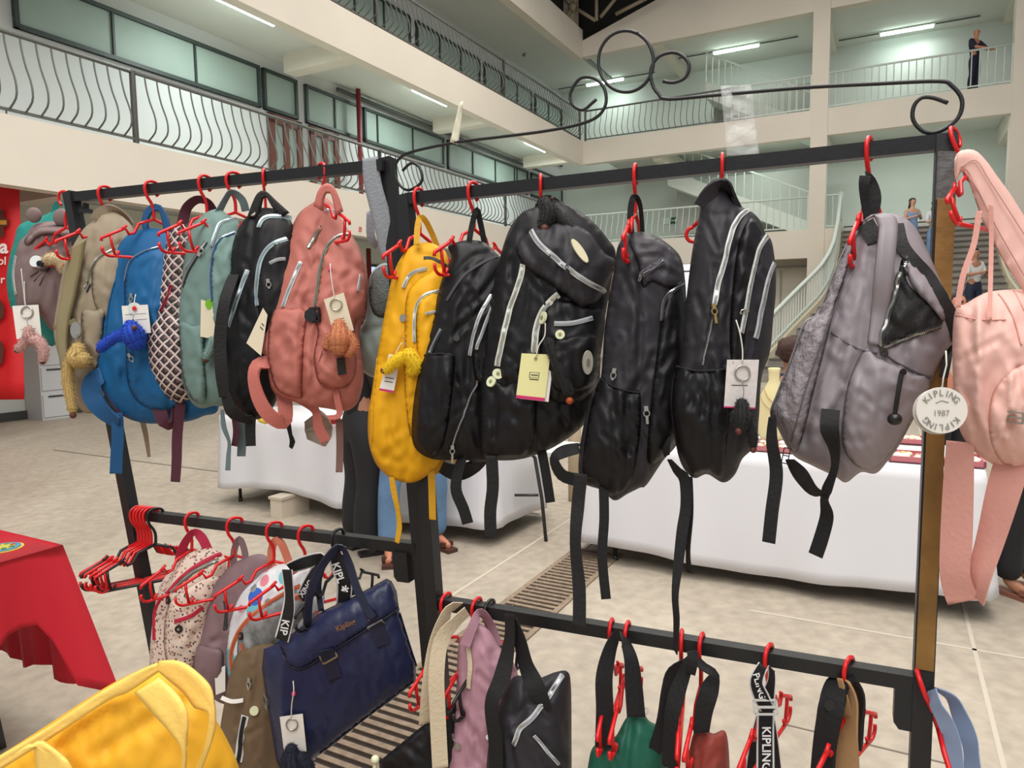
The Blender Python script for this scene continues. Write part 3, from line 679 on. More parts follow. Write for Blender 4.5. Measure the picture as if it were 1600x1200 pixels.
    def buckle(s, x, y, w, h, mat, part='buckle', ang=0, bar=True):
        c, n, d = s.hit(x, y) or (P(x, y, s.d), -ray(x, y) / np.linalg.norm(ray(x, y)), s.d); c = c + n * .005; k = d / FPX
        ca, sa = math.cos(ang), math.sin(ang)
        X = Rv * ca - Uv * sa; X = X - n * (X @ n); X /= np.linalg.norm(X); Y = np.cross(n, X)
        mb = MB(); q = [c + X * w * k * .5 * sx + Y * h * k * .5 * sy for sx, sy in ((-1, -1), (1, -1), (1, 1), (-1, 1))]
        rr = min(w, h) * .09 * k
        for i in range(4): mb.bar(q[i], q[(i + 1) % 4], rr * 2, rr * 1.6, up=n)
        if bar: mb.bar(c - X * w * k * .5, c + X * w * k * .5, rr * 2.2, rr * 2, up=n)
        return mb.build(part, mat, s.root)
def disc_geo(c, n, rx, ry, th, ang=0, m=20):
    n = n / np.linalg.norm(n); X = Rv * math.cos(ang) + Uv * math.sin(ang); X = X - n * (X @ n); X /= np.linalg.norm(X); Y = np.cross(n, X)
    a = np.arange(m) * 2 * math.pi / m; V = [c + X * rx * math.cos(t) + Y * ry * math.sin(t) - n * .001 for t in a] + [c + X * rx * math.cos(t) + Y * ry * math.sin(t) + n * th for t in a]
    F = [list(range(m))[::-1], [m + i for i in range(m)]] + [[i, (i + 1) % m, m + (i + 1) % m, m + i] for i in range(m)]
    return V, F
def strip_geo(p, n, w, th):                              # flat webbing; the four sides keep their own corners so that edges stay crisp
    T = np.gradient(p, axis=0); T /= np.linalg.norm(T, axis=1)[:, None] + 1e-9; sd = np.cross(T, n); sd /= np.linalg.norm(sd, axis=1)[:, None] + 1e-9
    nn = np.cross(sd, T); m = len(p); w = np.asarray(w)[:, None] / 2
    c = [p - sd * w - nn * th / 2, p + sd * w - nn * th / 2, p + sd * w + nn * th / 2, p - sd * w + nn * th / 2]
    V = np.stack([c[0], c[1], c[1], c[2], c[2], c[3], c[3], c[0]], 1).reshape(-1, 3); F = []
    for i in range(m - 1):
        a = i * 8; F += [[a + j, a + j + 1, a + 9 + j, a + 8 + j] for j in (0, 2, 4, 6)]
    F += [[6, 4, 2, 0], [(m - 1) * 8 + j for j in (0, 2, 4, 6)]]; return V, F
def hang_strap(part, pts, W_, mat, d, th=0.002, dz=0.0, parent=None, step=8):
    # rows (px, py, offset in depth, apparent width in px); a width under W_ turns the webbing edge-on
    rows = [(*r, *((dz, W_)[len(r) - 2:])) for r in pts]; q = smooth_path(rows, step); p = P(q[:, 0], q[:, 1], d + q[:, 2])
    T = np.gradient(p, axis=0); T /= np.linalg.norm(T, axis=1)[:, None] + 1e-9
    vd = CAMP - p; vd /= np.linalg.norm(vd, axis=1)[:, None]; sd = np.cross(T, vd); sd /= np.linalg.norm(sd, axis=1)[:, None] + 1e-9; nn = np.cross(sd, T)
    a = np.arccos(np.clip(q[:, 3] / W_, 0.12, 1)); nn2 = nn * np.cos(a)[:, None] + sd * np.sin(a)[:, None]
    return mk(part, *strip_geo(p, nn2, np.full(len(p), W_) * d / FPX, th), mat, parent, True)
def text_geo(txt, bold=0.0):
    cu = bpy.data.curves.new('lettering', 'FONT'); cu.body = txt; cu.align_x = 'CENTER'; cu.align_y = 'CENTER'; cu.offset = bold; cu.resolution_u = 3
    ob = bpy.data.objects.new('lettering', cu); COL.objects.link(ob); dg = bpy.context.evaluated_depsgraph_get()
    me = bpy.data.meshes.new_from_object(ob.evaluated_get(dg)); V = np.array([v.co[:] for v in me.vertices]).reshape(-1, 3); F = [list(p.vertices) for p in me.polygons]
    bpy.data.objects.remove(ob); bpy.data.curves.remove(cu); bpy.data.meshes.remove(me); return V[:, :2] if len(V) else np.zeros((0, 2)), F
def text_px(part, txt, x, y, size, ang, mat, depth, parent, bold=0.01, sx=1.0, skew=0.0, lift=0.0015):
    V, F = text_geo(txt, bold); ca, sa = math.cos(ang), math.sin(ang); u = V[:, 0] * size * sx + skew * V[:, 1] * size; w = -V[:, 1] * size
    q = np.c_[x + u * ca - w * sa, y + u * sa + w * ca]; dd = depth(q) if callable(depth) else np.full(len(q), depth)
    return mk(part, P(q[:, 0], q[:, 1], dd - lift), [f[::-1] for f in F], mat, parent, False)

# materials of the stock
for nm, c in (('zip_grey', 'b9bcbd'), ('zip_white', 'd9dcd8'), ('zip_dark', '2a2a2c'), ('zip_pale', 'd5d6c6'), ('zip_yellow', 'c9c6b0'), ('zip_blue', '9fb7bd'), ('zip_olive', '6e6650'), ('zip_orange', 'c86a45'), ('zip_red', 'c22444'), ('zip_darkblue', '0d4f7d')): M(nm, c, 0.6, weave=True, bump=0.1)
M('zip_steel', 'c9cbcb', 0.28, metal=0.9); M('steel', 'b9b7ae', 0.3, metal=0.9); M('brass', 'b9a26a', 0.35, metal=0.8); M('zip_black_teeth', '1b1b1b', 0.4); M('gunmetal', '4a4844', 0.35, metal=0.8)
blacknyl = nylon('black_nylon', '121114', 0.5); blackweb = M('black_webbing', '0f0f11', 0.75, bump=0.15, bscale=120); greyblack = nylon('faded_black_nylon', '2c2a2f', 0.55)
cardw = M('white_card', 'e6e2da', 0.6); cardc = M('cream_card', 'ddd2b8', 0.6); cardy = M('yellow_card', 'e4dfa0', 0.6); pinkm = M('magenta_print', 'c92a6a', 0.5); stringm = M('white_string', 'dcd8d0', 0.8); inkm = M('dark_ink', '2b2b2b', 0.6)
footm = M('brown_plush_tip', '5a2a1e', 0.6)

# plush key fobs and price tags -----------------------------------
def fur_geo(chains, d, k, dens=1.0, fl=4.0, seed=1):
    r_ = random.Random(seed); mb = MB()
    for ch in chains:
        q = smooth_path(ch, 3.0); V, F = tube_geo(P(q[:, 0], q[:, 1], d + q[:, 3]), q[:, 2] * k, 12); V = V.copy()
        # rounded ends
        n = len(q)
        mb.add(V, F); mb.ball(P(q[0, 0], q[0, 1], d + q[0, 3]), q[0, 2] * k * .99, 6); mb.ball(P(q[-1, 0], q[-1, 1], d + q[-1, 3]), q[-1, 2] * k * .99, 6)
    V = np.vstack(mb.V); bm = bmesh.new(); vs = [bm.verts.new(v) for v in V]
    fs = []
    for f in mb.F:
        try: fs.append(bm.faces.new([vs[i] for i in f]))
        except Exception: pass
    bm.normal_update(); extra = []
    for f in fs:
        a = f.calc_area() / (k * k); c = f.calc_center_median(); nr = f.normal
        m = a * dens * 0.22; m = int(m) + (1 if r_.random() < m % 1 else 0)
        ev = [v.co for v in f.verts]
        for _ in range(m):
            w = [r_.random() for _ in ev]; s_ = sum(w); p = sum((e * (x / s_) for e, x in zip(ev, w)), Vector())
            t = (nr + Vector((r_.uniform(-.6, .6), r_.uniform(-.6, .6), r_.uniform(-.9, .3)))).normalized(); sd = t.cross(Vector((r_.random() - .5, r_.random() - .5, r_.random() - .5))).normalized() * (0.45 * k)
            extra.append((p - sd, p + sd, p + t * fl * k * r_.uniform(.6, 1.2)))
    for tri in extra:
        vv = [bm.verts.new(t) for t in tri]; bm.faces.new(vv)
    V = [tuple(v.co) for v in bm.verts]; bm.verts.index_update(); F = [[v.index for v in f.verts] for f in bm.faces]; bm.free(); return V, F
def plush(label, d, chains, mat, tips=(), seed=1, ring=None, fl=4.0, tipm=None, cat='key fob'):
    # chains: rows (px, py, radius px, depth offset)
    a = np.array([r for c in chains for r in c]); k = d / FPX
    root = empty('plush_fob', P(a[:, 0].mean(), a[:, 1].max(), d), label, cat, 'furry plush key fobs')
    mk('fur', *fur_geo(chains, d, k, seed=seed, fl=fl), mat, root)
    for (x, y, r, dz) in tips: MB().ball(P(x, y, d + dz), r * k, 7).build('paw', tipm or footm, root, True)
    if ring:
        pts = smooth_path(ring, 3); MB().tube(P(pts[:, 0], pts[:, 1], d), 0.0009, 5).build('chain', MATS['steel'], root, True)
    return root
def tagcard(label, d, quad, mat, strip=None, ring=None, string=None, lines=(), dot=None, back=None, logo=None):
    q = np.asarray(quad, float); c = q.mean(0); root = empty('price_tag', P(c[0], q[:, 1].max(), d), label, 'price tag', 'price tags on the bags')
    def slab(qq, name, m, th=0.0012, dd=0.0):
        f = P(qq[:, 0], qq[:, 1], np.full(len(qq), d + dd)); b = P(qq[:, 0], qq[:, 1], np.full(len(qq), d + dd + th)); n = len(qq)
        return mk(name, np.vstack([f, b]), [list(range(n)), [n + i for i in range(n)][::-1]] + [[i, n + i, n + (i + 1) % n, (i + 1) % n] for i in range(n)], m, root, False)
    slab(q, 'card', mat)
    def at(s, t): return (q[0] * (1 - s) + q[1] * s) * (1 - t) + (q[3] * (1 - s) + q[2] * s) * t
    if strip: slab(np.array([at(0, 1 - strip), at(1, 1 - strip), at(1, 1), at(0, 1)]), 'printed_edge', pinkm, .0006, -.0007)
    if back is not None: slab(q + back, 'back_card', cardw, dd=.004)
    for (s0, t0, s1, t1) in lines: slab(np.array([at(s0, t0), at(s1, t0), at(s1, t1), at(s0, t1)]), 'print', logo or inkm, .0005, -.0006)
    if ring:
        x, y, r = ring; MB().tube([P(x + r * math.cos(t), y + r * math.sin(t), d - .003) for t in np.linspace(0, 2 * math.pi, 20, endpoint=False)], r * .13 * d / FPX, 6, True).build('key_ring', MATS['steel'], root, True)
    if string:
        sp = smooth_path([(x, y, dz) for x, y, dz in string], 5); MB().tube(P(sp[:, 0], sp[:, 1], d + sp[:, 2]), 0.0013, 6).build('string', stringm, root, True)
    if dot: mk('eyelet', *disc_geo(P(dot[0], dot[1], d - .001), -ray(dot[0], dot[1]), dot[2] * d / FPX, dot[2] * d / FPX, .001), MATS[dot[3]], root, False)
    return root
# ------------------------------------------------------------------ backpacks on the scrolled rack
GRPB = 'backpacks hanging on the top rails'
def bb(o): o = np.asarray(o, float); return (o[:, 0].min(), o[:, 1].min(), o[:, 0].max(), o[:, 1].max())
# yellow backpack
yel = nylon('yellow_nylon', 'e0a40e', 0.6); yelweb = M('yellow_webbing', 'cf9a14', 0.7, bump=0.15, bscale=120)
o = [(646, 383), (625, 405), (612, 437), (604, 475), (597, 512), (588, 565), (580, 617), (575, 650), (576, 690), (586, 722), (602, 741), (620, 751), (645, 754), (668, 742), (690, 715), (700, 650), (702, 560), (702, 470), (700, 405), (690, 388), (670, 379)]
b = Bag('backpack', 'yellow backpack with a yellow plush fob hanging on the scrolled rack', 'backpack', 1.60, bb(o), GRPB)
b.cushion('body', o, yel, .05, .02, cr=.6, folds=[([(600, 560), (605, 660), (618, 740)], 6, -.008), ([(622, 590), (626, 670), (630, 745)], 6, -.007), ([(580, 690), (600, 715), (625, 722)], 5, -.006), ([(645, 620), (640, 690), (632, 748)], 6, -.006), ([(632, 400), (618, 470), (606, 560)], 7, .006), ([(650, 395), (668, 400), (686, 404)], 5, -.006)])
b.pocket('front_pocket', [(632, 520), (634, 470), (645, 445), (668, 428), (698, 424), (702, 520), (700, 600), (690, 660), (668, 690), (646, 690), (634, 640), (630, 580)], yel, .018, folds=[([(650, 560), (648, 640), (642, 690)], 5, -.005)])
b.pocket('front_pocket', [(650, 520), (652, 478), (664, 462), (690, 456), (698, 500), (698, 560), (680, 580), (656, 575)], yel, .012)
b.zip([(630, 450), (637, 434), (650, 424), (667, 420)], 6, 'zip_yellow'); b.zip([(647, 535), (648, 495), (654, 474), (666, 461), (686, 455)], 5, 'zip_yellow'); b.zip([(664, 490), (680, 487)], 4, 'zip_white')
b.band('mouth_trim', [(662, 404), (676, 404), (697, 416)], 5, MATS['zip_dark'])
b.seam([(590, 560), (585, 620), (582, 690)], 1, yelweb); b.seam([(634, 520), (632, 600), (640, 680)], .9, yelweb)
b.strap('handle', [(651, 383, -.03), (652, 358, -.02), (656, 340, -.01), (664, 344, 0), (675, 365, .02), (683, 385, .03)], 9, yelweb, step=5)
b.strap('strap', [(612, 745, -.01, 7), (615, 765, -.01, 9), (622, 800, -.01, 6), (624, 825, -.01, 8), (620, 848, -.01, 7)], 9, yelweb); b.strap('strap', [(668, 735, .0, 14), (690, 728, .01, 20), (712, 718, .02, 12)], 20, yelweb); b.strap('strap', [(674, 735, -.005, 11), (675, 770, 0, 11), (676, 812, 0, 10)], 11, yelweb)
b.button(631, 497, 6, MATS['steel'], 'ring', .002)
yellow_bag = b
dY = b.dep(610, 580) - .018
plush('yellow plush fob lying across its white tag on the yellow backpack', dY - .012, [[(604, 577, 8, 0), (622, 562, 10, -.004), (640, 556, 10, -.004)], [(640, 556, 13, -.006), (650, 570, 13, -.004), (645, 578, 11, 0)]], M('yellow_fur', 'e3bd18', 0.8), [(599, 579, 5, -.002)], 3, [(630, 525), (634, 538), (637, 548)])
tagcard('white tag with magenta edge under the yellow plush fob', dY, [(608, 553), (626, 556), (615, 614), (592, 610)], cardw, .06, None, [(628, 535, -.004), (622, 545, -.004), (617, 555, -.003)], [(.2, .62, .85, .64), (.2, .72, .8, .74)])
# second black backpack
o = [(705, 402), (700, 385), (715, 378), (735, 375), (755, 378), (770, 390), (785, 410), (800, 460), (800, 560), (798, 650), (790, 700), (755, 722), (723, 718), (695, 719), (671, 716), (650, 702), (643, 676), (647, 620), (655, 575), (664, 535), (675, 500), (684, 460), (694, 425)]
b = Bag('backpack', 'black backpack with elastic side pocket hanging just behind the yellow backpack', 'backpack', 1.535, bb(o), GRPB)
b.cushion('body', o, blacknyl, .05, .045, folds=[([(690, 450), (740, 400), (775, 392)], 5, -.007), ([(700, 640), (695, 560), (712, 480), (740, 440)], 6, .007), ([(735, 560), (720, 640), (705, 700)], 6, -.006)])
b.pocket('side_pocket', [(660, 556), (690, 553), (710, 556), (706, 620), (694, 690), (676, 712), (655, 700), (646, 676), (650, 620)], blacknyl, .012, folds=[([(668, 565), (664, 640), (672, 705)], 4, -.004), ([(684, 562), (678, 640), (682, 705)], 4, -.004), ([(697, 562), (692, 630)], 4, -.004)])
b.pocket('front_pocket', [(740, 510), (760, 470), (790, 455), (800, 520), (798, 600), (770, 620), (742, 590)], blacknyl, .014)
b.zip([(768, 462), (752, 490), (742, 520), (735, 555)], 6, 'zip_grey'); b.zip([(768, 480), (756, 510), (744, 545)], 5, 'zip_grey')
b.zip([(747, 594), (728, 640), (714, 680), (706, 697)], 4, 'zip_dark', pull=(706, 697, 0, 24, 4)); b.zip([(690, 515), (680, 535), (672, 553)], 7, 'zip_dark')
b.band('piping', [(698, 470), (716, 440), (745, 415), (778, 400)], 4, M('grey_piping', '4a484c', 0.6)); b.seam([(660, 556), (690, 553), (710, 556)], 1.6, blackweb, 'elastic_edge')
b.button(714, 529, 5, MATS['gunmetal'], 'eyelet')
b.strap('handle', [(733, 378, 0), (738, 350, 0), (745, 328, -.005), (751, 350, .01), (757, 380, .02)], 9, blackweb, step=5)
b.strap('strap', [(722, 715, -.01, 14), (714, 745, -.01, 16), (713, 768, -.01, 17), (724, 795, -.01, 17), (731, 818, -.01, 17)], 18, blackweb)
b.strap('shoulder_strap', [(690, 728, .03, 18), (715, 738, .03, 26), (742, 728, .03, 18), (752, 712, .03)], 26, blacknyl, .008)
# large black backpack
o = [(840, 322), (855, 312), (875, 314), (902, 327), (930, 350), (950, 374), (962, 395), (955, 440), (948, 480), (940, 530), (937, 585), (930, 620), (915, 660), (880, 690), (840, 710), (802, 719), (762, 717), (749, 702), (746, 650), (750, 590), (755, 545), (765, 480), (778, 415), (795, 360), (815, 333)]
b = Bag('backpack', 'large black backpack with pale zippers, round buttons and tilted top pouch', 'backpack', 1.475, bb(o), GRPB)
b.cushion('body', o, blacknyl, .055, .05, folds=[([(800, 370), (786, 440), (776, 520)], 9, .007), ([(770, 610), (775, 670), (766, 715)], 7, -.009), ([(795, 600), (790, 670), (800, 715)], 7, -.005), ([(830, 560), (828, 640), (835, 705)], 10, .006)], tilt=(-.01, 0))
b.pocket('side_pocket', [(752, 592), (785, 600), (815, 596), (835, 600), (838, 660), (825, 708), (790, 717), (762, 714), (750, 698)], blacknyl, .010, folds=[([(775, 610), (772, 680)], 5, -.006), ([(802, 605), (805, 690)], 5, -.004)])
b.pocket('front_pocket', [(845, 520), (850, 490), (872, 468), (920, 480), (945, 490), (938, 560), (934, 600), (900, 630), (862, 625), (845, 590)], blacknyl, .02)
b.pocket('front_pocket', [(862, 540), (880, 528), (925, 522), (938, 540), (932, 595), (900, 612), (865, 605)], blacknyl, .012)
b.pocket('top_pouch', [(807, 384), (830, 361), (850, 352), (880, 345), (920, 362), (945, 395), (962, 408), (952, 440), (937, 467), (915, 480), (900, 475), (865, 447), (835, 428), (814, 408)], greyblack, .030, pw=.35, folds=[([(826, 384), (845, 412), (885, 444), (935, 466)], 9, -.004)])
b.zip([(831, 361), (840, 378), (870, 406), (908, 435), (944, 455)], 8, 'zip_grey'); b.zip([(818, 412), (811, 444), (796, 486), (786, 528), (777, 572)], 9, 'zip_pale')
b.zip([(872, 460), (852, 480), (840, 505), (836, 530), (835, 552)], 10, 'zip_pale'); b.zip([(866, 506), (895, 505), (925, 497)], 7, 'zip_grey')
crm = M('cream_button', 'd9dcb8', 0.45); crd = M('button_centre', '8f8a62', 0.4)
for (x, y, r) in ((850, 497, 10), (875, 523, 7.5), (777, 585, 8.5), (769, 597, 8.5)): b.button(x, y, r, crm, dot=crd)
b.button(917, 566, 9, M('grey_patch', 'aaa69b', 0.6), 'round_patch', ry=19, dot=M('patch_ink', '77746c', 0.7)); b.button(905, 393, 22, M('cream_patch', 'd8d2b0', 0.5), 'oval_patch', ry=6.5, ang=-1.0)
b.strap('strap', [(768, 712, -.01), (770, 760, -.01), (766, 800, -.01), (767, 840, -.01)], 19, blackweb); b.strap('strap', [(846, 703, 0), (853, 740, 0), (860, 785, 0)], 15, blackweb); 
b.strap('handle', [(838, 330, .01), (846, 314, .0), (858, 310, .0), (872, 318, .02)], 10, blackweb, step=4)
b.strap('shoulder_strap', [(962, 402, .04, 12), (954, 425, .035, 16), (947, 450, .03, 14), (950, 470, .03, 9)], 18, M('cream_strap', 'd8bfa8', 0.7))
dB = b.dep(835, 590) - .012
tagcard('pale yellow tag with magenta edge on the large black backpack', dB - .006, [(815, 552), (860, 554), (851, 627), (806, 622)], cardy, .07, None, [(852, 505, -.01), (851, 525, -.008), (842, 540, -.006), (838, 556, -.003)], [(.36, .40, .70, .405), (.36, .51, .70, .515), (.36, .40, .38, .52), (.68, .40, .70, .52), (.42, .45, .66, .47), (.38, .545, .7, .565)], (837, 560, 2.5, 'brass'), np.array([6, 1]))
fb = M('black_fur', '151314', 0.8, sheen=.2)
plush('black plush limb with orange tip hanging beside the pale yellow tag', dB - .008, [[(858, 535, 8, 0), (868, 560, 9, -.004), (880, 590, 9, -.004), (888, 612, 8, 0)]], fb, [(890, 626, 6, -.002)], 5, None, tipm=M('orange_tip', 'a8481c', .5))
dB2 = b.dep(855, 330) - .012
plush('black plush fob perched on top of the large black backpack', dB2, [[(852, 318, 11, 0), (858, 332, 14, -.005), (852, 350, 12, -.006)], [(864, 330, 8, -.004), (885, 350, 8, -.012), (897, 368, 7, -.014)]], fb, [(851, 357, 6.5, -.018), (853, 316, 3, -.012), (863, 310, 3, -.01)], 6)
# narrow black backpack
o = [(965, 386), (978, 369), (997, 362), (1020, 366), (1050, 386), (1065, 406), (1071, 442), (1073, 485), (1076, 560), (1070, 640), (1060, 690), (1036, 720), (1010, 758), (1000, 762), (980, 772), (960, 782), (940, 766), (907, 750), (906, 700), (918, 640), (938, 592), (944, 520), (950, 475), (958, 430)]
b = Bag('backpack', 'black crinkled backpack with slim diagonal chest zip and long hanging straps', 'backpack', 1.405, bb(o), GRPB)
b.cushion('body', o, greyblack, .055, .045, folds=[([(985, 400), (995, 470), (985, 560), (970, 640)], 7, .008), ([(975, 620), (985, 690), (970, 770)], 7, -.008), ([(1010, 600), (1005, 680), (990, 765)], 7, -.006), ([(1012, 372), (1035, 398), (1058, 440)], 8, .006), ([(1000, 440), (1000, 560), (985, 700)], 6, -.006)])
b.pocket('front_pocket', [(1030, 520), (1036, 480), (1050, 450), (1068, 442), (1074, 500), (1074, 600), (1062, 680), (1036, 715), (1012, 720), (1016, 640), (1024, 570)], blacknyl, .02)
b.pocket('side_pocket', [(938, 592), (958, 604), (985, 612), (1000, 614), (1000, 680), (985, 755), (955, 775), (928, 752), (910, 735), (920, 650)], blacknyl, .010, folds=[([(958, 612), (960, 690), (950, 765)], 5, -.006), ([(980, 618), (976, 700)], 5, -.005)])
b.pocket('top_panel', [(982, 374), (1000, 367), (1022, 370), (1050, 389), (1065, 412), (1062, 440), (1046, 450), (1020, 440), (1004, 448), (996, 410)], M('charcoal_nylon', '343138', .6, bump=.2, bscale=16, crinkle=.2), .012, folds=[([(1000, 388), (1025, 385), (1055, 402)], 4, -.006), ([(1000, 402), (1030, 398), (1062, 418)], 4, -.006), ([(1036, 420), (1062, 432)], 4, -.006)])
b.band('zip_panel', [(1003, 430), (1020, 416), (1037, 407)], 10, M('grey_mesh_panel', '55525a', .6, bump=.5, bscale=150)); b.zip([(1006, 428), (1036, 408)], 4, 'zip_dark', pull=(1004, 430, -2, 8, 3))
b.zip([(1036, 500), (1038, 475), (1048, 458), (1066, 444)], 6, 'zip_dark'); b.pull(1010, 638, 2, 24, 5); b.pull(962, 580, -3, 14, 5); b.seam([(938, 592), (958, 604), (985, 612), (1000, 614)], 1.5, blackweb, 'elastic_edge')
b.zip([(1072, 470), (1070, 560)], 4, 'zip_dark')
b.strap('handle', [(987, 365, 0, 7), (985, 335, 0, 10), (990, 308, -.005, 10), (1000, 320, .005, 6), (1004, 366, .02, 6)], 10, blackweb, step=5)
b.strap('strap', [(905, 700, .01, 16), (880, 706, .01, 20), (866, 718, .01, 14), (878, 742, .01, 18), (902, 750, .01)], 20, blackweb); b.strap('strap', [(908, 740, -.03, 20), (903, 790, -.03, 20), (899, 850, -.045, 16), (905, 920, -.06, 19), (905, 979, -.07, 19)], 20, blackweb); b.strap('strap', [(943, 755, -.02), (944, 810, -.02), (941, 870, -.02), (947, 936, -.02)], 15, blackweb)
# tall black backpack with three silver zips
o = [(1097, 312), (1110, 297), (1124, 287), (1135, 293), (1148, 318), (1170, 328), (1186, 342), (1196, 364), (1206, 378), (1212, 420), (1212, 460), (1208, 500), (1203, 550), (1190, 590), (1186, 650), (1180, 695), (1160, 717), (1148, 742), (1130, 754), (1105, 741), (1085, 747), (1067, 730), (1056, 695), (1047, 630), (1052, 587), (1063, 570), (1068, 520), (1073, 460), (1082, 390), (1092, 340)]
b = Bag('backpack', 'tall black backpack with three bright silver zips and a peaked handle', 'backpack', 1.335, bb(o), GRPB)
b.cushion('body', o, greyblack, .055, .045, folds=[([(1130, 345), (1118, 430), (1105, 520), (1092, 570)], 8, .005), ([(1158, 340), (1144, 420), (1134, 520), (1130, 600)], 6, -.008), ([(1190, 375), (1172, 440), (1160, 540)], 6, -.007), ([(1098, 330), (1120, 338), (1140, 335)], 4, -.004)])
b.pocket('front_pocket', [(1150, 400), (1165, 350), (1180, 342), (1194, 364), (1186, 400), (1170, 480), (1160, 560), (1148, 600), (1140, 520)], blacknyl, .012)
b.pocket('side_pocket', [(1058, 573), (1080, 579), (1105, 580), (1135, 577), (1140, 640), (1135, 700), (1130, 748), (1105, 738), (1085, 743), (1068, 727), (1058, 692), (1050, 630)], blacknyl, .012, folds=[([(1080, 585), (1078, 640)], 4, -.004), ([(1098, 586), (1100, 650)], 4, -.004), ([(1115, 585), (1112, 640), (1118, 740)], 5, -.006)])
b.seam([(1058, 573), (1080, 579), (1105, 580), (1135, 577)], 2, blackweb, 'elastic_edge')
b.zip([(1168, 330), (1155, 337), (1146, 355), (1137, 382), (1126, 430), (1115, 475)], 8, 'zip_white', pull=(1113, 478, 4, 26, 5, 'brass')); b.zip([(1112, 490), (1105, 530), (1096, 570)], 5, 'zip_dark')
b.zip([(1197, 370), (1186, 385), (1180, 405), (1170, 450), (1164, 485), (1157, 520)], 8, 'zip_white', pull=(1163, 485, -10, 4, 4)); b.zip([(1208, 412), (1200, 432), (1192, 468), (1180, 528)], 8, 'zip_grey')
b.strap('handle', [(1098, 325, -.01, 30), (1112, 302, -.02, 26), (1126, 290, -.02, 16), (1138, 300, 0, 10), (1150, 322, .02, 10)], 30, greyblack, .006, step=5)
b.strap('strap', [(1050, 640, .02), (1040, 680, .02), (1042, 712, .01, 8)], 16, blackweb)
b.strap('strap', [(1046, 718, .0, 5), (1058, 735, 0, 12), (1070, 750, -.0, 17), (1072, 790, -.0, 17), (1066, 830, -.005, 17), (1060, 880, -.02, 14), (1055, 930, -.06, 9), (1057, 970, -.07, 8), (1055, 1018, -.06, 6)], 18, blackweb); b.strap('strap', [(1076, 745, .0, 12), (1078, 800, .0, 10), (1075, 860, 0, 6), (1077, 895, 0, 8)], 12, blackweb)
dB = b.dep(1150, 600) - .014
tagcard('white speckled tag with key ring on the tall black backpack', dB, [(1136, 562), (1186, 562), (1180, 639), (1131, 637)], M('speckled_card', 'd9d2cf', 0.6, var=.08, vscale=120), .03, (1160, 583, 11.5), [(1150, 500, .0), (1156, 520, -.004), (1160, 545, -.004), (1160, 566, -.003)], [(.2, .52, .7, .535)])
plush('black plush fob under the white speckled tag on the tall black backpack', dB - .018, [[(1159, 632, 10, 0), (1160, 650, 13, -.004), (1158, 664, 12, -.004)], [(1166, 650, 8, 0), (1176, 680, 8, .002), (1177, 695, 6, .002)], [(1150, 646, 7, 0), (1149, 660, 6, 0)]], fb, [(1154, 674, 5.5, -.012), (1177, 703, 5, 0)], 8, [(1160, 595), (1162, 610), (1161, 624)])
# grey backpack
gry = M('grey_twill', '90888e', 0.6, bump=0.12, bscale=10, stretch=(1.4, 1.4, .7), var=.04, vscale=7, crinkle=.12)
gryd = M('grey_quilted', '8d858b', 0.65, bump=0.7, bscale=55, var=.06, vscale=10)
o = [(1351, 341), (1368, 334), (1390, 333), (1412, 339), (1432, 358), (1450, 393), (1473, 447), (1494, 486), (1494, 527), (1480, 547), (1462, 580), (1445, 620), (1428, 652), (1407, 693), (1386, 722), (1368, 740), (1345, 738), (1322, 754), (1304, 744), (1270, 728), (1237, 709), (1214, 667), (1203, 645), (1214, 612), (1237, 553), (1255, 504), (1278, 487), (1301, 428), (1327, 372)]
b = Bag('backpack', 'grey twill backpack with its zipped pocket hanging open beside the brown post', 'backpack', 1.225, bb(o), GRPB)
b.cushion('body', o, gry, .075, .05, step=6, folds=[([(1345, 360), (1332, 420), (1312, 470), (1296, 530), (1278, 600), (1256, 690)], 7, -.016), ([(1330, 372), (1300, 455), (1260, 560), (1225, 650)], 16, .012), ([(1360, 400), (1352, 470), (1345, 540)], 8, -.007), ([(1300, 560), (1310, 630), (1304, 700)], 8, -.008), ([(1290, 690), (1320, 710), (1345, 735)], 6, -.006), ([(1345, 560), (1322, 600), (1316, 640)], 10, -.006)], wr=.0045, cr=.6, tilt=(-.04, 0))
b.pocket('back_panel', [(1349, 345), (1338, 372), (1325, 418), (1305, 480), (1290, 540), (1272, 610), (1252, 690), (1238, 706), (1216, 664), (1205, 645), (1218, 608), (1240, 552), (1258, 505), (1280, 487), (1303, 428), (1329, 372)], gryd, .012)
b.pocket('front_pocket', [(1352, 545), (1372, 558), (1400, 570), (1430, 585), (1455, 592), (1440, 630), (1420, 668), (1395, 705), (1366, 732), (1338, 728), (1316, 695), (1318, 640), (1328, 590)], gry, .022, folds=[([(1350, 640), (1380, 620)], 9, -.004), ([(1400, 640), (1425, 600)], 9, -.004)])
blkl = M('black_lining', '101011', 0.7, bump=.15, bscale=160)
b.pocket('opening', [(1410, 405), (1418, 440), (1438, 462), (1466, 485), (1474, 498), (1466, 513), (1430, 522), (1398, 534), (1380, 544), (1378, 528), (1388, 492), (1398, 455), (1404, 425)], blkl, .002, wr=.001)
b.pocket('flap', [(1414, 400), (1426, 408), (1446, 430), (1470, 460), (1478, 492), (1472, 500), (1452, 476), (1432, 456), (1420, 436)], gry, .014)
b.zip([(1405, 428), (1399, 452), (1390, 488), (1380, 522), (1376, 542)], 8, 'zip_dark', 'steel'); b.zip([(1376, 544), (1400, 535), (1434, 521), (1468, 509)], 8, 'zip_dark', 'steel'); b.zip([(1413, 402), (1418, 430)], 7, 'zip_dark', 'steel')
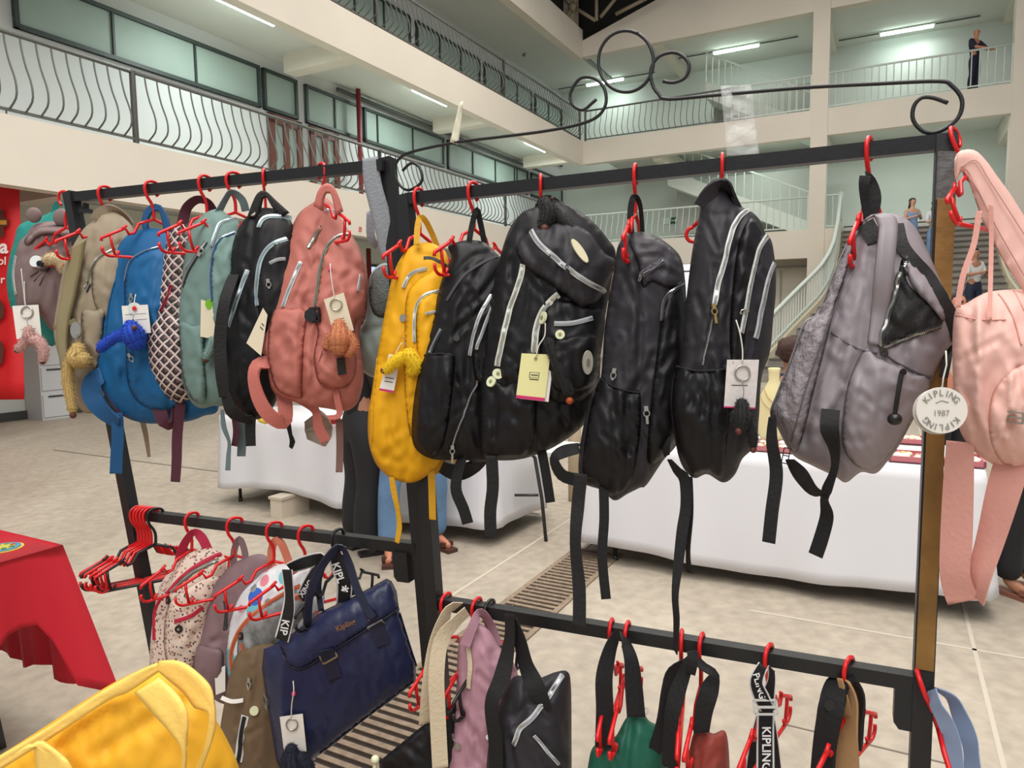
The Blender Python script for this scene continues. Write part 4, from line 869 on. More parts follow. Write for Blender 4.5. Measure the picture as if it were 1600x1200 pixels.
b.band('mouth_trim', [(1398, 352), (1406, 385), (1424, 408), (1446, 430), (1470, 468), (1484, 500), (1492, 528)], 22, blkl, .004); b.band('mouth_trim', [(1354, 350), (1362, 365), (1370, 380)], 24, blkl, .003)
b.seam([(1376, 545), (1400, 566), (1440, 585), (1458, 590)], 1.5, M('dark_grey_thread', '5b555a', .7)); b.seam([(1300, 520), (1340, 545), (1370, 552)], 1.2, MATS['dark_grey_thread']); b.seam([(1318, 440), (1285, 530), (1258, 610), (1236, 690)], 1.0, MATS['dark_grey_thread']); b.pull(1378, 545, 6, 10, 5, 'gunmetal')
grey_bag = b; dG = b.dep(1400, 620)
hang_strap('drawcord', [(1409, 582, 0, 5), (1404, 610, -.008, 5), (1400, 635, -.008, 5), (1398, 648, -.006, 6)], 6, blackweb, dG - .006, .004, 0, b.root)
MB().ball(P(1398, 655, dG - .012), .011, 8, (1, 1, .9)).build('toggle', M('black_rubber', '121213', .35), b.root, True); b.button(1409, 582, 5, MATS['black_rubber'], 'eyelet')
b.strap('strap', [(1298, 640, -.055, 26), (1296, 670, -.065, 26), (1303, 705, -.05, 14), (1303, 735, -.03, 9), (1292, 765, -.02, 14), (1288, 780, -.02, 10), (1292, 805, -.02, 18), (1284, 838, -.02, 20), (1274, 868, -.02, 20)], 26, blackweb); b.strap('strap', [(1234, 718, -.02, 10), (1250, 740, -.02, 22), (1268, 765, -.02, 16), (1284, 774, -.015, 10)], 24, blackweb)
b.strap('strap', [(1207, 650, .0, 10), (1206, 690, -.01, 16), (1213, 740, -.01, 19), (1206, 800, -.01, 19), (1201, 848, -.01, 19)], 20, blackweb); b.buckle(1228, 712, 9, 24, blkplas, ang=.2)
b.strap('hang_loop', [(1356, 345, -.01, 8), (1352, 320, -.012, 10), (1350, 290, -.02, 14), (1352, 275, -.02, 16)], 16, blackweb, step=4); b.strap('hang_loop', [(1362, 338, .0, 16), (1366, 310, .0, 20), (1360, 285, .0, 16), (1353, 276, -.01, 10)], 20, blackweb, step=4)
# round card
rc = empty('price_tag', P(1471, 684, 1.085), 'round white card with circular lettering beside the brown post', 'price tag', 'price tags on the bags')
dR = 1.03
mk('card', *disc_geo(P(1471, 641, dR), -Fv, 40 * dR / FPX, 36 * dR / FPX, .0015, m=40), cardw, rc, False); mk('back_card', *disc_geo(P(1465, 643, dR + .006), -Fv, 39 * dR / FPX, 36 * dR / FPX, .0015, m=40), M('grey_card', 'cfcac4', .6), rc, False)
gink = M('grey_ink', '86857f', 0.6)
for sgn, w0 in ((1, 'KIPLING'), (-1, 'KIPLING')):
    for i, ch in enumerate(w0):
        t = -math.pi / 2 + sgn * 0 + (i - 3) * 0.31 + (math.pi if sgn < 0 else 0)
        text_px('lettering', ch, 1471 + 29 * math.cos(t), 641 + 26.5 * math.sin(t), 14, t + math.pi / 2, gink, dR - .0015, rc, .012)
mb = MB()
for rr in (39 / 40, 20 / 36): mb.tube([P(1471 + 38.5 * rr * math.cos(t), 641 + 34.5 * rr * math.sin(t), dR - .001) for t in np.linspace(0, 2 * math.pi, 40, endpoint=False)], .0005, 4, True)
mb.tube([P(1462, 630, dR - .0016), P(1471, 626, dR - .0016), P(1482, 629, dR - .0016)], .0009, 4)
mb.build('printed_ring', gink, rc)
text_px('lettering', '1987', 1471, 646, 13, 0, gink, dR - .0015, rc, .0)
MB().tube([P(1472, 607, dR), P(1474, 590, dR), P(1479, 570, dR), P(1478, 548, dR)], .0012, 6).build('string', stringm, rc, True)
b.strap('side_clip', [(1484, 530, -.04), (1480, 560, -.05), (1474, 590, -.05)], 12, blkplas, .005); b.pull(1481, 556, -2, 18, 4, 'gunmetal')
# pink backpack beyond the post
pnk = nylon('pale_pink_nylon', 'e2b5aa', 0.6, .2); pnkw = M('pink_webbing', 'd79c90', 0.75, bump=.1, bscale=120)
o = [(1492, 488), (1510, 474), (1530, 462), (1550, 455), (1590, 452), (1640, 455), (1690, 480), (1700, 560), (1690, 680), (1640, 735), (1590, 742), (1545, 722), (1512, 694), (1494, 650), (1488, 560)]
b = Bag('backpack', 'pale pink backpack with a broad shoulder strap hanging past the brown post', 'backpack', 1.10, bb(o), GRPB)
b.cushion('body', o, pnk, .07, .05, folds=[([(1530, 470), (1528, 560), (1530, 640), (1550, 700)], 8, .008), ([(1512, 500), (1508, 600), (1520, 680)], 7, -.005)], wr=.005, cr=.45)
b.pocket('front_pocket', [(1546, 640), (1560, 600), (1600, 570), (1660, 580), (1680, 660), (1640, 720), (1580, 730), (1552, 700)], pnk, .02); b.seam([(1494, 492), (1530, 500), (1572, 500)], 1.2, pnkw); b.seam([(1560, 460), (1580, 490), (1596, 540)], 1.2, pnkw); b.seam([(1584, 455), (1602, 490)], 1.2, pnkw)
def panel(bag, part, tl, tr, mat, d, th=.012, dz=0):     # broad padded strap between two edge lines
    L = smooth_path(tl, 10)[:, :2]; k = len(L); R_ = smooth_path(tr, 10)[:, :2]; R_ = R_[np.round(np.linspace(0, len(R_) - 1, k)).astype(int)]
    nc = 7; g = np.zeros((k, nc, 3))
    for i in range(k):
        for j in range(nc):
            s = j / (nc - 1); p = L[i] * (1 - s) + R_[i] * s; dd = d(i / (k - 1)) if callable(d) else d; g[i, j] = P(p[0], p[1], dd - th * (1 - (2 * s - 1) ** 4) + .002 * noise.noise(Vector((i * .2, s * 3, 1))))
    return sheet(g, mat, part, parent=bag.root, th=.004)
panel(b, 'shoulder_strap', [(1494, 279), (1496, 240), (1521, 234), (1540, 250), (1558, 275), (1580, 305), (1600, 337), (1640, 400), (1660, 450)], [(1496, 281), (1502, 268), (1512, 272), (1522, 300), (1537, 342), (1555, 378), (1575, 415), (1600, 452), (1612, 470)], pnk, lambda t: 1.12 - .05 * t, .005)
b.strap('strap', [(1500, 690, .0, 36), (1497, 760, .0, 40), (1494, 840, .0, 42), (1492, 900, .0, 40), (1506, 940, .0, 46)], 46, pnkw); b.strap('strap', [(1592, 690, -.03, 44), (1570, 760, -.03, 44), (1548, 840, -.02, 36), (1530, 900, -.02, 30), (1524, 932, -.01, 24)], 46, pnkw)
b.strap('cord', [(1546, 500, -.06), (1548, 430, -.04), (1549, 370, -.03), (1548, 320, -.03)], 6, pnkw, .004); b.strap('cord', [(1496, 480, -.03), (1505, 430, -.03), (1522, 380, -.03), (1530, 330, -.03)], 8, pnkw, .004)
b.buckle(1590, 652, 26, 16, MATS['steel'], 'slide_buckle')
# hangers on the upper rail
def hg(px, dx, rail, dep, yaw, label, kind='red', sc=1.0, roll=0, **k): return hanger(px + dx, rail(px), dep(px), yaw, label, kind, sc, roll, **k)
hg(655, 0, RU, RD, 64, 'red hanger carrying the yellow backpack'); hg(740, 0, RU, RD, 58, 'red hanger carrying the black backpack behind the yellow one')
hg(845, 0, RU, RD, 86, 'red hanger carrying the large black backpack with pale zippers', 'hook'); hg(993, 0, RU, RD, 71, 'red hanger carrying the crinkled black backpack', sc=.95); hg(1130, -2, RU, RD, 75, 'red hanger carrying the tall black backpack', 'hook')
hg(1358, 0, RU, RD, 52, 'red hanger carrying the grey twill backpack', sc=1.0, roll=-10)
hanger(1493, 216, 1.185, 40, 'red hanger on the post top, under the pale pink strap', sc=.85, pitch=-16)
panel(grey_bag, 'handle', [(1350, 346), (1362, 336), (1374, 352), (1371, 393), (1366, 440), (1362, 492), (1357, 536)], [(1378, 333), (1396, 336), (1403, 350), (1400, 393), (1395, 440), (1388, 490), (1377, 540)], gry, lambda t: 1.16 - .028 * math.sin(math.pi * min(1, t * 1.3)) - .02 * t, .006)
for q in ([(1502, 262), (1524, 250), (1548, 285), (1590, 350), (1640, 430)], [(1508, 268), (1530, 300), (1560, 360), (1612, 450)]):
    k_ = smooth_path(q, 8); t_ = np.linspace(0, 1, len(k_)); MB().tube(P(k_[:, 0], k_[:, 1], 1.108 - .05 * t_), .0011, 5).build('stitching', M('pink_thread', 'c99a92', .7), b.root, True)
# ------------------------------------------------------------------ backpacks on the plain rack
# teal and mauve animal-faced backpacks
teal = nylon('teal_nylon', '1f7f76', .6)
o = [(30, 352), (60, 340), (100, 325), (112, 345), (108, 420), (100, 500), (84, 540), (70, 530), (50, 505), (30, 495), (16, 478), (10, 440), (14, 405), (22, 375)]
b = Bag('backpack', 'teal backpack mostly hidden behind the mauve animal backpack', 'backpack', 2.24, bb(o), GRPB); b.cushion('body', o, teal, .05, .04)
b.strap('handle', [(84, 335, 0), (90, 318, 0), (103, 322, 0), (108, 340, 0)], 8, teal, step=4)
mau = nylon('mauve_plush', '7d6a69', .75, .4)
o = [(40, 368), (52, 352), (75, 346), (104, 350), (116, 368), (116, 420), (112, 470), (106, 505), (92, 520), (76, 512), (62, 492), (46, 490), (28, 482), (21, 440), (24, 400), (30, 378)]
b = Bag('backpack', 'mauve animal backpack with round ears and a goggle eye beside the red banner', 'backpack', 2.14, bb(o), GRPB)
b.cushion('body', o, mau, .06, .045, folds=[([(40, 400), (70, 380), (108, 384)], 5, -.008), ([(50, 440), (60, 425), (80, 418)], 3, -.006), ([(78, 420), (90, 450), (94, 500)], 5, -.006)])
b.pocket('brim', [(38, 375), (60, 356), (90, 352), (112, 360), (112, 376), (85, 366), (60, 370), (44, 384)], mau, .02)
for (x, y, r) in ((53, 336, 12), (97, 340, 14)): MB().ball(P(x, y, 2.12), r * 2.12 / FPX, 10, (1, .5, 1)).build('ear', mau, b.root, True)
b.button(61, 410, 10, M('white_eye', 'dfe4e6', .3), 'eye', .012, ry=9); mk('pupil', *disc_geo(P(63, 412, b.dep(61, 410) - .018), -Fv, .010, .009, .003), M('black_pupil', '0c0d10', .2), b.root, False)
cf = M('cream_fur', 'c9b590', .85)
mk('nose_tuft', *fur_geo([[(72, 408, 7, 0), (82, 404, 9, -.01), (94, 409, 8, -.005), (98, 420, 7, 0)]], b.dep(84, 410) - .01, 2.14 / FPX, seed=3), cf, b.root)
for k_, (x1, y1) in enumerate(((48, 432), (54, 440), (62, 446))): b.seam([(78, 420), ((78 + x1) / 2, (420 + y1) / 2 - 4), (x1, y1)], .8, M('dark_whisker', '4a3c3b', .7), 'whisker')
b.zip([(26, 400), (22, 430), (26, 460)], 5, 'zip_grey'); b.seam([(34, 420), (37, 450), (40, 478)], .8, stringm, 'cord')
dM = b.dep(45, 480) - .02
tagcard('white tag with key ring on the mauve animal backpack', dM, [(19, 478), (60, 476), (65, 526), (26, 530)], cardw, None, (42, 488, 9), [(38, 440, .0), (39, 470, -.003), (41, 480, -.003)], [(.2, .72, .8, .73)])
pf = M('pink_fur', 'c39a94', .85)
plush('pink plush limbs below the white tag of the mauve backpack', dM - .015, [[(44, 515, 6, 0), (46, 528, 9, 0)], [(46, 528, 8, 0), (36, 538, 7, 0), (29, 545, 6, 0)], [(46, 530, 8, 0), (60, 533, 8, 0), (68, 548, 7, 0), (67, 562, 6, 0)]], pf, [(27, 547, 5, 0), (67, 565, 5, 0)], 11, [(42, 497), (43, 505), (44, 513)])
# khaki backpack
kha = nylon('khaki_nylon', '988b76', .65); khd = nylon('khaki_strap', '8b8160', .7)
o = [(147, 345), (160, 333), (178, 331), (196, 342), (210, 362), (214, 400), (200, 460), (185, 520), (172, 580), (160, 625), (146, 645), (126, 640), (108, 606), (96, 572), (84, 520), (90, 470), (100, 415), (112, 388), (130, 358)]
b = Bag('backpack', 'khaki backpack with a fluffy cream fob, between the mauve and the blue backpacks', 'backpack', 1.975, bb(o), GRPB)
b.cushion('body', o, kha, .055, .045, folds=[([(128, 380), (122, 440), (112, 520), (112, 600)], 6, -.009), ([(146, 365), (135, 440), (128, 500)], 5, -.007), ([(140, 410), (160, 395), (190, 380)], 4, -.006)])
b.pocket('front_pocket', [(143, 430), (152, 408), (170, 395), (190, 392), (196, 430), (190, 490), (164, 500), (146, 470)], kha, .018); b.pocket('side_pocket', [(128, 487), (146, 484), (163, 487), (160, 540), (150, 580), (136, 556), (128, 530)], kha, .014)
b.zip([(138, 445), (142, 425), (154, 404), (182, 388)], 5, 'zip_olive'); b.zip([(142, 444), (136, 456)], 4, 'zip_dark', pull=(138, 442, -3, 10, 3))
panel(b, 'shoulder_strap', [(112, 385), (102, 420), (94, 470), (88, 510), (92, 560), (102, 610)], [(134, 372), (126, 420), (116, 470), (106, 520), (108, 570), (116, 622)], khd, 1.915, .008)
b.strap('handle', [(150, 345, -.01, 30), (158, 333, -.01, 26), (176, 328, 0, 14), (196, 338, .02, 8), (206, 352, .03, 8)], 18, kha, .005, step=5)
b.strap('cord', [(84, 512, -.05), (100, 508, -.06), (118, 500, -.06)], 7, khd); b.strap('strap', [(222, 655, .05, 8), (228, 680, .05, 7), (233, 714, .05, 4)], 8, M('tan_webbing', 'a08a70', .7))
dK = 1.895
mk('foil_charm', *disc_geo(P(120, 516, dK), -Fv, .014, .022, .006), MATS['steel'], b.root, False)
plush('cream plush fob with a long dangling limb on the khaki backpack', dK - .01, [[(122, 545, 10, 0), (120, 560, 15, -.004), (128, 562, 13, -.004)], [(108, 568, 7, 0), (106, 590, 8, 0), (110, 620, 7, 0), (113, 640, 6, 0)]], M('tan_fur', 'bb9f63', .85), [(114, 649, 5, 0)], 12, [(120, 520), (118, 530), (121, 540)])
# blue backpack
blu = nylon('blue_nylon', '10598c', .55); bluw = M('blue_webbing', '0e4f80', .7)
o = [(225, 358), (250, 358), (272, 374), (290, 410), (310, 480), (328, 560), (342, 636), (318, 650), (290, 659), (238, 662), (205, 656), (180, 640), (160, 610), (150, 566), (158, 525), (162, 475), (174, 410), (188, 380), (205, 363)]
b = Bag('backpack', 'bright blue backpack with a shaggy blue fob hanging on the plain rack', 'backpack', 1.93, bb(o), GRPB)
b.cushion('body', o, blu, .06, .045, folds=[([(192, 400), (186, 470), (190, 540), (195, 600)], 7, -.009), ([(165, 560), (180, 610), (192, 650)], 6, -.006), ([(215, 600), (216, 645)], 4, -.004)])
b.pocket('front_pocket', [(194, 440), (200, 412), (220, 396), (250, 386), (270, 420), (276, 500), (290, 600), (270, 640), (225, 635), (200, 600), (196, 520)], blu, .02, folds=[([(205, 450), (220, 420), (240, 405)], 4, -.006), ([(230, 520), (226, 560), (220, 620)], 4, -.005)])
b.zip([(197, 440), (203, 412), (222, 396), (252, 386)], 4, 'zip_darkblue'); b.seam([(164, 540), (170, 480), (180, 440)], 1, bluw); b.pull(208, 462, -2, 14, 4); b.pull(205, 556, 6, 10, 4)
panel(b, 'handle', [(226, 368), (221, 350), (224, 332), (235, 320), (250, 320), (262, 338), (268, 362)], [(236, 368), (232, 350), (234, 338), (240, 330), (248, 330), (252, 342), (256, 362)], bluw, 1.94, .006)
b.strap('shoulder_strap', [(160, 586, -.02, 24), (146, 596, -.02, 26), (144, 618, -.02, 28), (160, 642, -.02, 22), (186, 662, -.02, 14)], 28, bluw, .005); b.strap('strap', [(183, 645, -.015, 16), (184, 680, -.015, 17), (182, 715, -.015, 17), (181, 740, -.015, 17)], 17, bluw)
dU = b.dep(210, 500) - .02
tagcard('white tag with round badge on the blue backpack', dU, [(190, 478), (231, 476), (236, 520), (194, 524)], cardw, None, None, [(212, 460, .005), (210, 470, 0), (210, 480, -.003)], [(.1, .3, .9, .31), (.1, .5, .9, .51)], (210, 482, 9.5, 'sign_white'))
mk('red_dot', *disc_geo(P(210, 482, dU - .004), -Fv, .0055, .0055, .001), redm, b.root, False)
plush('shaggy blue plush fob across the blue backpack', dU - .02, [[(205, 512, 12, 0), (208, 522, 17, -.004), (212, 532, 15, 0)], [(198, 522, 10, 0), (180, 527, 8, 0), (164, 538, 8, 0), (158, 544, 7, 0)]], M('blue_fur', '1c46b4', .85), [(155, 547, 5, 0), (210, 512, 4, -.03)], 13, [(210, 490), (208, 497), (206, 502)])
# patterned backpack
def cubes():
    m = bpy.data.materials.new('cube_print_fabric'); m.use_nodes = True; nt = m.node_tree; bs = nt.nodes['Principled BSDF']; bs.inputs['Roughness'].default_value = .65
    tc = nt.nodes.new('ShaderNodeTexCoord'); mp = nt.nodes.new('ShaderNodeMapping'); mp.inputs['Rotation'].default_value = (0, math.radians(45), 0); mp.inputs['Scale'].default_value = (1, 0.0, 1); nt.links.new(tc.outputs['Object'], mp.inputs[0])
    sx = nt.nodes.new('ShaderNodeSeparateXYZ'); nt.links.new(mp.outputs[0], sx.inputs[0])
    def math_(op, a, b=None):
        n = nt.nodes.new('ShaderNodeMath'); n.operation = op
        for i, v in enumerate((a, b)):
            if v is None: continue
            if isinstance(v, (int, float)): n.inputs[i].default_value = v
            else: nt.links.new(v, n.inputs[i])
        return n.outputs[0]
    u = math_('FRACT', math_('MULTIPLY', sx.outputs[0], 50)); v = math_('FRACT', math_('MULTIPLY', sx.outputs[2], 50))
    line = math_('MAXIMUM', math_('LESS_THAN', u, .22), math_('LESS_THAN', v, .22)); side = math_('GREATER_THAN', math_('ADD', u, v), 1.15); d = math_('GREATER_THAN', u, v)
    m1 = nt.nodes.new('ShaderNodeMixRGB'); m1.inputs[1].default_value = (*hexc('2a2125'), 1); m1.inputs[2].default_value = (*hexc('6b4f52'), 1); nt.links.new(math_('MULTIPLY', side, d), m1.inputs[0])
    m2 = nt.nodes.new('ShaderNodeMixRGB'); m2.inputs[2].default_value = (*hexc('cdbdb6'), 1); nt.links.new(m1.outputs[0], m2.inputs[1]); nt.links.new(line, m2.inputs[0]); nt.links.new(m2.outputs[0], bs.inputs['Base Color']); return m
cub = cubes(); mar = M('maroon_webbing', '4a1a2c', .7)
o = [(272, 352), (288, 346), (304, 352), (306, 400), (304, 450), (300, 505), (300, 560), (302, 610), (292, 626), (272, 630), (256, 621), (244, 606), (237, 594), (229, 575), (226, 548), (228, 524), (238, 494), (245, 464), (253, 415), (260, 380)]
b = Bag('backpack', 'backpack with a dark and white cube print and maroon straps', 'backpack', 1.88, bb(o), GRPB)
b.cushion('body', o, cub, .05, .04, folds=[([(282, 380), (278, 440), (272, 500)], 5, -.008), ([(240, 498), (258, 510), (280, 520)], 5, -.005), ([(262, 560), (266, 615)], 5, -.006)])
b.zip([(268, 445), (260, 470), (252, 486)], 5, 'zip_red', 'zip_black_teeth'); b.pocket('side_pocket', [(238, 498), (262, 492), (285, 500), (292, 560), (284, 620), (258, 618), (240, 598), (230, 570), (228, 530)], cub, .012)
b.strap('handle', [(285, 350, -.01, 18), (292, 325, -.01, 14), (308, 312, 0, 12), (325, 316, .01, 10), (332, 330, .02)], 16, mar, step=5)
b.strap('shoulder_strap', [(246, 600, .02, 18), (248, 630, .01, 20), (256, 658, 0, 18), (270, 664, 0, 10), (280, 640, .01)], 22, mar, .004); b.strap('strap', [(282, 630, .0, 16), (277, 680, 0, 15), (276, 720, 0, 14), (274, 753, 0, 13)], 15, mar)
# sage backpack
sag = nylon('sage_nylon', '6f8a84', .6); sagw = M('sage_webbing', '64767a', .7)
o = [(312, 340), (326, 330), (342, 327), (360, 338), (375, 352), (380, 420), (380, 520), (372, 600), (352, 632), (335, 634), (315, 638), (300, 630), (286, 600), (280, 560), (279, 502), (284, 440), (290, 385), (300, 354)]
b = Bag('backpack', 'sage green backpack with pale curved zips and a lime-dotted card', 'backpack', 1.83, bb(o), GRPB)
b.cushion('body', o, sag, .05, .04, folds=[([(306, 560), (316, 600), (330, 625)], 6, -.008), ([(295, 520), (302, 580), (298, 620)], 6, -.005), ([(318, 350), (312, 400), (306, 440)], 6, .005)])
b.pocket('front_pocket', [(328, 430), (332, 390), (345, 370), (370, 362), (378, 420), (370, 480), (345, 520), (330, 500)], sag, .018); b.pocket('side_pocket', [(280, 505), (300, 508), (318, 512), (320, 570), (322, 626), (302, 626), (288, 600), (282, 560)], sag, .012)
b.zip([(322, 378), (308, 402), (294, 425), (286, 450)], 6, 'zip_dark'); b.zip([(318, 384), (300, 408), (290, 420)], 3, 'zip_blue'); b.zip([(370, 342), (345, 348), (338, 362), (330, 385)], 5, 'zip_blue'); b.zip([(366, 364), (345, 374), (334, 395), (330, 430), (332, 470)], 5, 'zip_darkblue'); b.pull(313, 398, 4, -8, 4)
b.strap('handle', [(340, 335, 0, 10), (352, 312, 0, 8), (362, 300, 0, 8), (378, 312, .01, 12), (384, 330, .02)], 12, sagw, step=5)
b.strap('strap', [(347, 640, -.01, 4), (350, 668, -.01, 7), (358, 690, -.01, 4), (357, 712, -.01, 6), (356, 735, -.01, 7)], 8, sagw); b.strap('strap', [(374, 645, .02), (378, 680, .02), (377, 713, .02)], 13, sagw)
dS = b.dep(325, 500) - .012
tagcard('cream card with a lime dot hanging on the sage green backpack', dS, [(314, 468), (337, 475), (341, 531), (313, 526)], cardc, None, None, None, (), (329, 475, 8, 'lime_print') if M('lime_print', '7cc024', .5) else None)
plush('sage plush limb hanging under the cream card of the sage backpack', dS - .005, [[(334, 532, 7, 0), (328, 548, 7, 0), (323, 558, 6, 0)]], M('sage_fur', '7c9990', .85), [(322, 562, 5, 0)], 15)
# black backpack with pale blue zips
o = [(386, 338), (400, 326), (430, 326), (450, 338), (462, 370), (466, 450), (450, 560), (430, 630), (404, 655), (372, 642), (352, 604), (350, 540), (354, 460), (360, 400), (370, 362)]
b = Bag('backpack', 'black backpack with pale blue zips between the sage and the salmon backpacks', 'backpack', 1.78, bb(o), GRPB)
b.cushion('body', o, blacknyl, .045, .035, folds=[([(398, 345), (390, 420), (380, 520)], 6, -.008)])
b.pocket('front_pocket', [(402, 450), (405, 410), (422, 382), (452, 374), (462, 420), (456, 500), (430, 540), (408, 520)], blacknyl, .018)
b.zip([(405, 356), (410, 343), (424, 338), (456, 341)], 7, 'zip_blue'); b.zip([(403, 478), (402, 450), (408, 408), (424, 384), (448, 374)], 8, 'zip_blue'); b.zip([(422, 412), (434, 405), (446, 405)], 5, 'zip_grey'); b.zip([(387, 422), (372, 466), (358, 510)], 7, 'zip_blue'); b.pull(420, 440, 2, 12, 4)
b.band('pocket_edge', [(403, 478), (400, 455), (404, 420)], 4, M('blue_edge', '2a7fae', .5))
panel(b, 'handle', [(386, 340), (392, 322), (402, 302), (414, 298), (430, 312), (452, 332)], [(404, 340), (408, 324), (411, 310), (416, 308), (424, 322), (438, 340)], blackweb, 1.765, .006); b.button(397, 335, 5, M('white_snap', 'd9d4c6', .4), 'snap')
b.strap('shoulder_strap', [(366, 430, -.03, 14), (352, 470, -.06, 16), (344, 530, -.06, 18), (346, 580, -.06, 18), (352, 620, -.05, 16)], 18, blackweb, .005); b.strap('strap', [(352, 615, -.05, 12), (362, 642, -.05, 18), (378, 654, -.03, 12), (394, 655, -.02, 12)], 20, blackweb); b.strap('strap', [(392, 645, -.01, 16), (391, 670, -.01, 15), (392, 697, -.01, 14)], 16, blackweb)
b.strap('strap', [(365, 650, .05, 6), (369, 675, .05, 9), (366, 697, .05, 9)], 10, mar)
dN = 1.70
tagcard('beige card turned sideways between the black and the salmon backpacks', dN, [(411, 481), (418, 492), (408, 556), (385, 536)], cardc, None, None, None, [(.5, .3, .8, .33), (.45, .4, .8, .43)])
# salmon backpack
sal = nylon('salmon_nylon', 'b26b60', .6, .25); salw = M('salmon_webbing', 'b9685d', .72, bump=.1, bscale=120)
o = [(490, 316), (503, 306), (518, 316), (532, 340), (547, 364), (562, 388), (573, 420), (574, 470), (570, 495), (562, 520), (568, 580), (566, 606), (558, 630), (540, 642), (510, 638), (485, 634), (450, 625), (430, 616), (421, 596), (416, 560), (406, 546), (412, 520), (424, 468), (432, 430), (446, 385), (458, 350), (470, 330)]
b = Bag('backpack', 'salmon pink backpack with a fluffy orange fob and black side buckle', 'backpack', 1.745, bb(o), GRPB)
b.cushion('body', o, sal, .065, .04, tilt=(0, -.028), folds=[([(478, 345), (468, 400), (448, 470), (436, 500)], 8, .006), ([(476, 470), (470, 550), (474, 615)], 6, -.011), ([(498, 500), (490, 560), (486, 625)], 4, -.008), ([(424, 590), (450, 606), (480, 625)], 6, -.008), ([(506, 330), (498, 380), (488, 430), (482, 480)], 9, -.008), ([(440, 540), (452, 580)], 5, -.004)], wr=.005, cr=.8)
b.pocket('front_pocket', [(492, 480), (498, 440), (504, 405), (516, 378), (532, 366), (550, 372), (566, 398), (572, 440), (572, 490), (556, 505), (552, 560), (530, 606), (500, 600), (490, 560), (496, 520)], sal, .022, folds=[([(535, 372), (545, 410), (565, 425)], 5, -.007), ([(540, 430), (548, 470)], 5, -.005)], wr=.004)
b.pocket('front_pocket', [(505, 545), (522, 530), (552, 540), (556, 580), (540, 605), (512, 604), (494, 588)], sal, .014); b.pocket('side_pocket', [(426, 488), (450, 482), (478, 487), (474, 540), (472, 600), (470, 622), (436, 612), (424, 588), (418, 545)], sal, .010, wr=.004)
b.zip([(493, 480), (497, 450), (502, 418), (511, 388), (528, 370), (546, 366)], 7, 'zip_olive'); b.zip([(443, 480), (452, 455), (462, 430), (470, 410)], 7, 'zip_grey'); b.zip([(482, 388), (489, 374), (496, 362)], 6, 'zip_olive', pull=(496, 362, 3, -8, 3)); b.zip([(562, 430), (558, 455)], 4, 'zip_grey'); b.zip([(508, 330), (516, 328), (526, 334)], 5, 'zip_grey')
b.buckle(494, 492, 22, 20, blkplas); mk('buckle_half', *disc_geo(P(486, 493, b.dep(486, 493) - .004), -Fv, .015, .016, .004), blkplas, b.root, False); b.band('clip', [(530, 560), (532, 572), (535, 586)], 12, blkplas, .006, .005)
panel(b, 'handle', [(490, 322), (496, 300), (505, 288), (518, 288), (528, 305), (536, 330)], [(504, 330), (506, 312), (510, 302), (516, 302), (520, 314), (524, 336)], salw, 1.69, .006)
b.strap('shoulder_strap', [(420, 566, -.03, 20), (402, 570, -.04, 16), (396, 590, -.05, 14), (404, 622, -.06, 18), (420, 648, -.06, 20), (442, 660, -.05, 20), (446, 640, -.03, 22), (442, 615, 0, 20)], 22, salw, .006); b.strap('strap', [(462, 618, 0, 18), (492, 640, -.02, 12), (498, 668, -.02, 15), (510, 690, -.02, 16)], 18, salw)
b.strap('strap', [(523, 594, -.07, 9), (526, 620, -.08, 9), (531, 645, -.08, 9), (524, 652, -.08, 7), (514, 652, -.08, 6)], 10, salw); b.buckle(528, 656, 18, 4, blkplas, bar=False)
b.strap('strap', [(530, 655, .02), (531, 700, .02), (530, 738, .02)], 11, M('mauve_webbing', '8a6a64', .7))
b.strap('strap', [(450, 660, .05, 8), (454, 680, .05, 5), (457, 690, .05, 8), (454, 700, .05, 5)], 10, blackweb)
b.strap('pouch', [(488, 650, .06, 26), (498, 670, .06, 44), (494, 692, .06, 26)], 44, M('taupe_cloth', 'a89a8c', .8), .01)
dP = b.dep(525, 485) - .012
tagcard('cream tag with key ring on the salmon pink backpack', dP, [(506, 468), (537, 457), (553, 516), (522, 524)], cardc, None, (525, 476, 9), [(516, 412, .0), (517, 428, -.005), (520, 450, -.005), (523, 468, -.003)], [(.4, .62, .7, .63)])
b.button(516, 421, 3, pinkm, 'bead')
plush('fluffy orange plush fob below the cream tag of the salmon backpack', dP - .02, [[(530, 508, 10, 0), (530, 528, 17, -.006), (530, 540, 15, -.006)], [(518, 528, 9, 0), (512, 540, 8, 0)], [(544, 525, 9, 0), (552, 540, 8, 0), (545, 552, 7, 0)]], M('orange_fur', 'bf7a55', .85), [(510, 544, 5, 0)], 16)
# mint crossbody and its broad grey strap
mnt = nylon('mint_grey_nylon', '8c9a95', .6)
o = [(578, 432), (592, 414), (612, 412), (630, 430), (632, 480), (625, 540), (612, 585), (590, 592), (566, 580), (552, 556), (556, 520), (570, 500), (573, 460)]
b = Bag('crossbody_bag', 'mint grey crossbody bag behind the salmon and the yellow backpacks', 'bag', 1.80, bb(o), GRPB)
b.cushion('body', o, mnt, .05, .04, folds=[([(560, 520), (590, 512), (625, 505)], 5, -.008), ([(575, 520), (590, 560), (592, 590)], 5, -.006)])
b.pocket('mesh_pouch', [(580, 432), (594, 417), (610, 416), (626, 440), (620, 485), (604, 496), (584, 490), (576, 460)], M('mesh_pouch', '6a6f6b', .8, bump=.8, bscale=220), .02); b.buckle(580, 443, 14, 12, MATS['steel'], 'ring', bar=False)
gw_ = M('grey_wide_webbing', '8f959b', .75, bump=.2, bscale=160)
panel(b, 'strap', [(566, 248), (568, 285), (576, 320), (586, 360), (596, 400), (612, 420)], [(590, 244), (596, 285), (606, 320), (616, 350), (624, 390), (630, 420)], gw_, lambda t: 1.685 + .03 * t, .004)
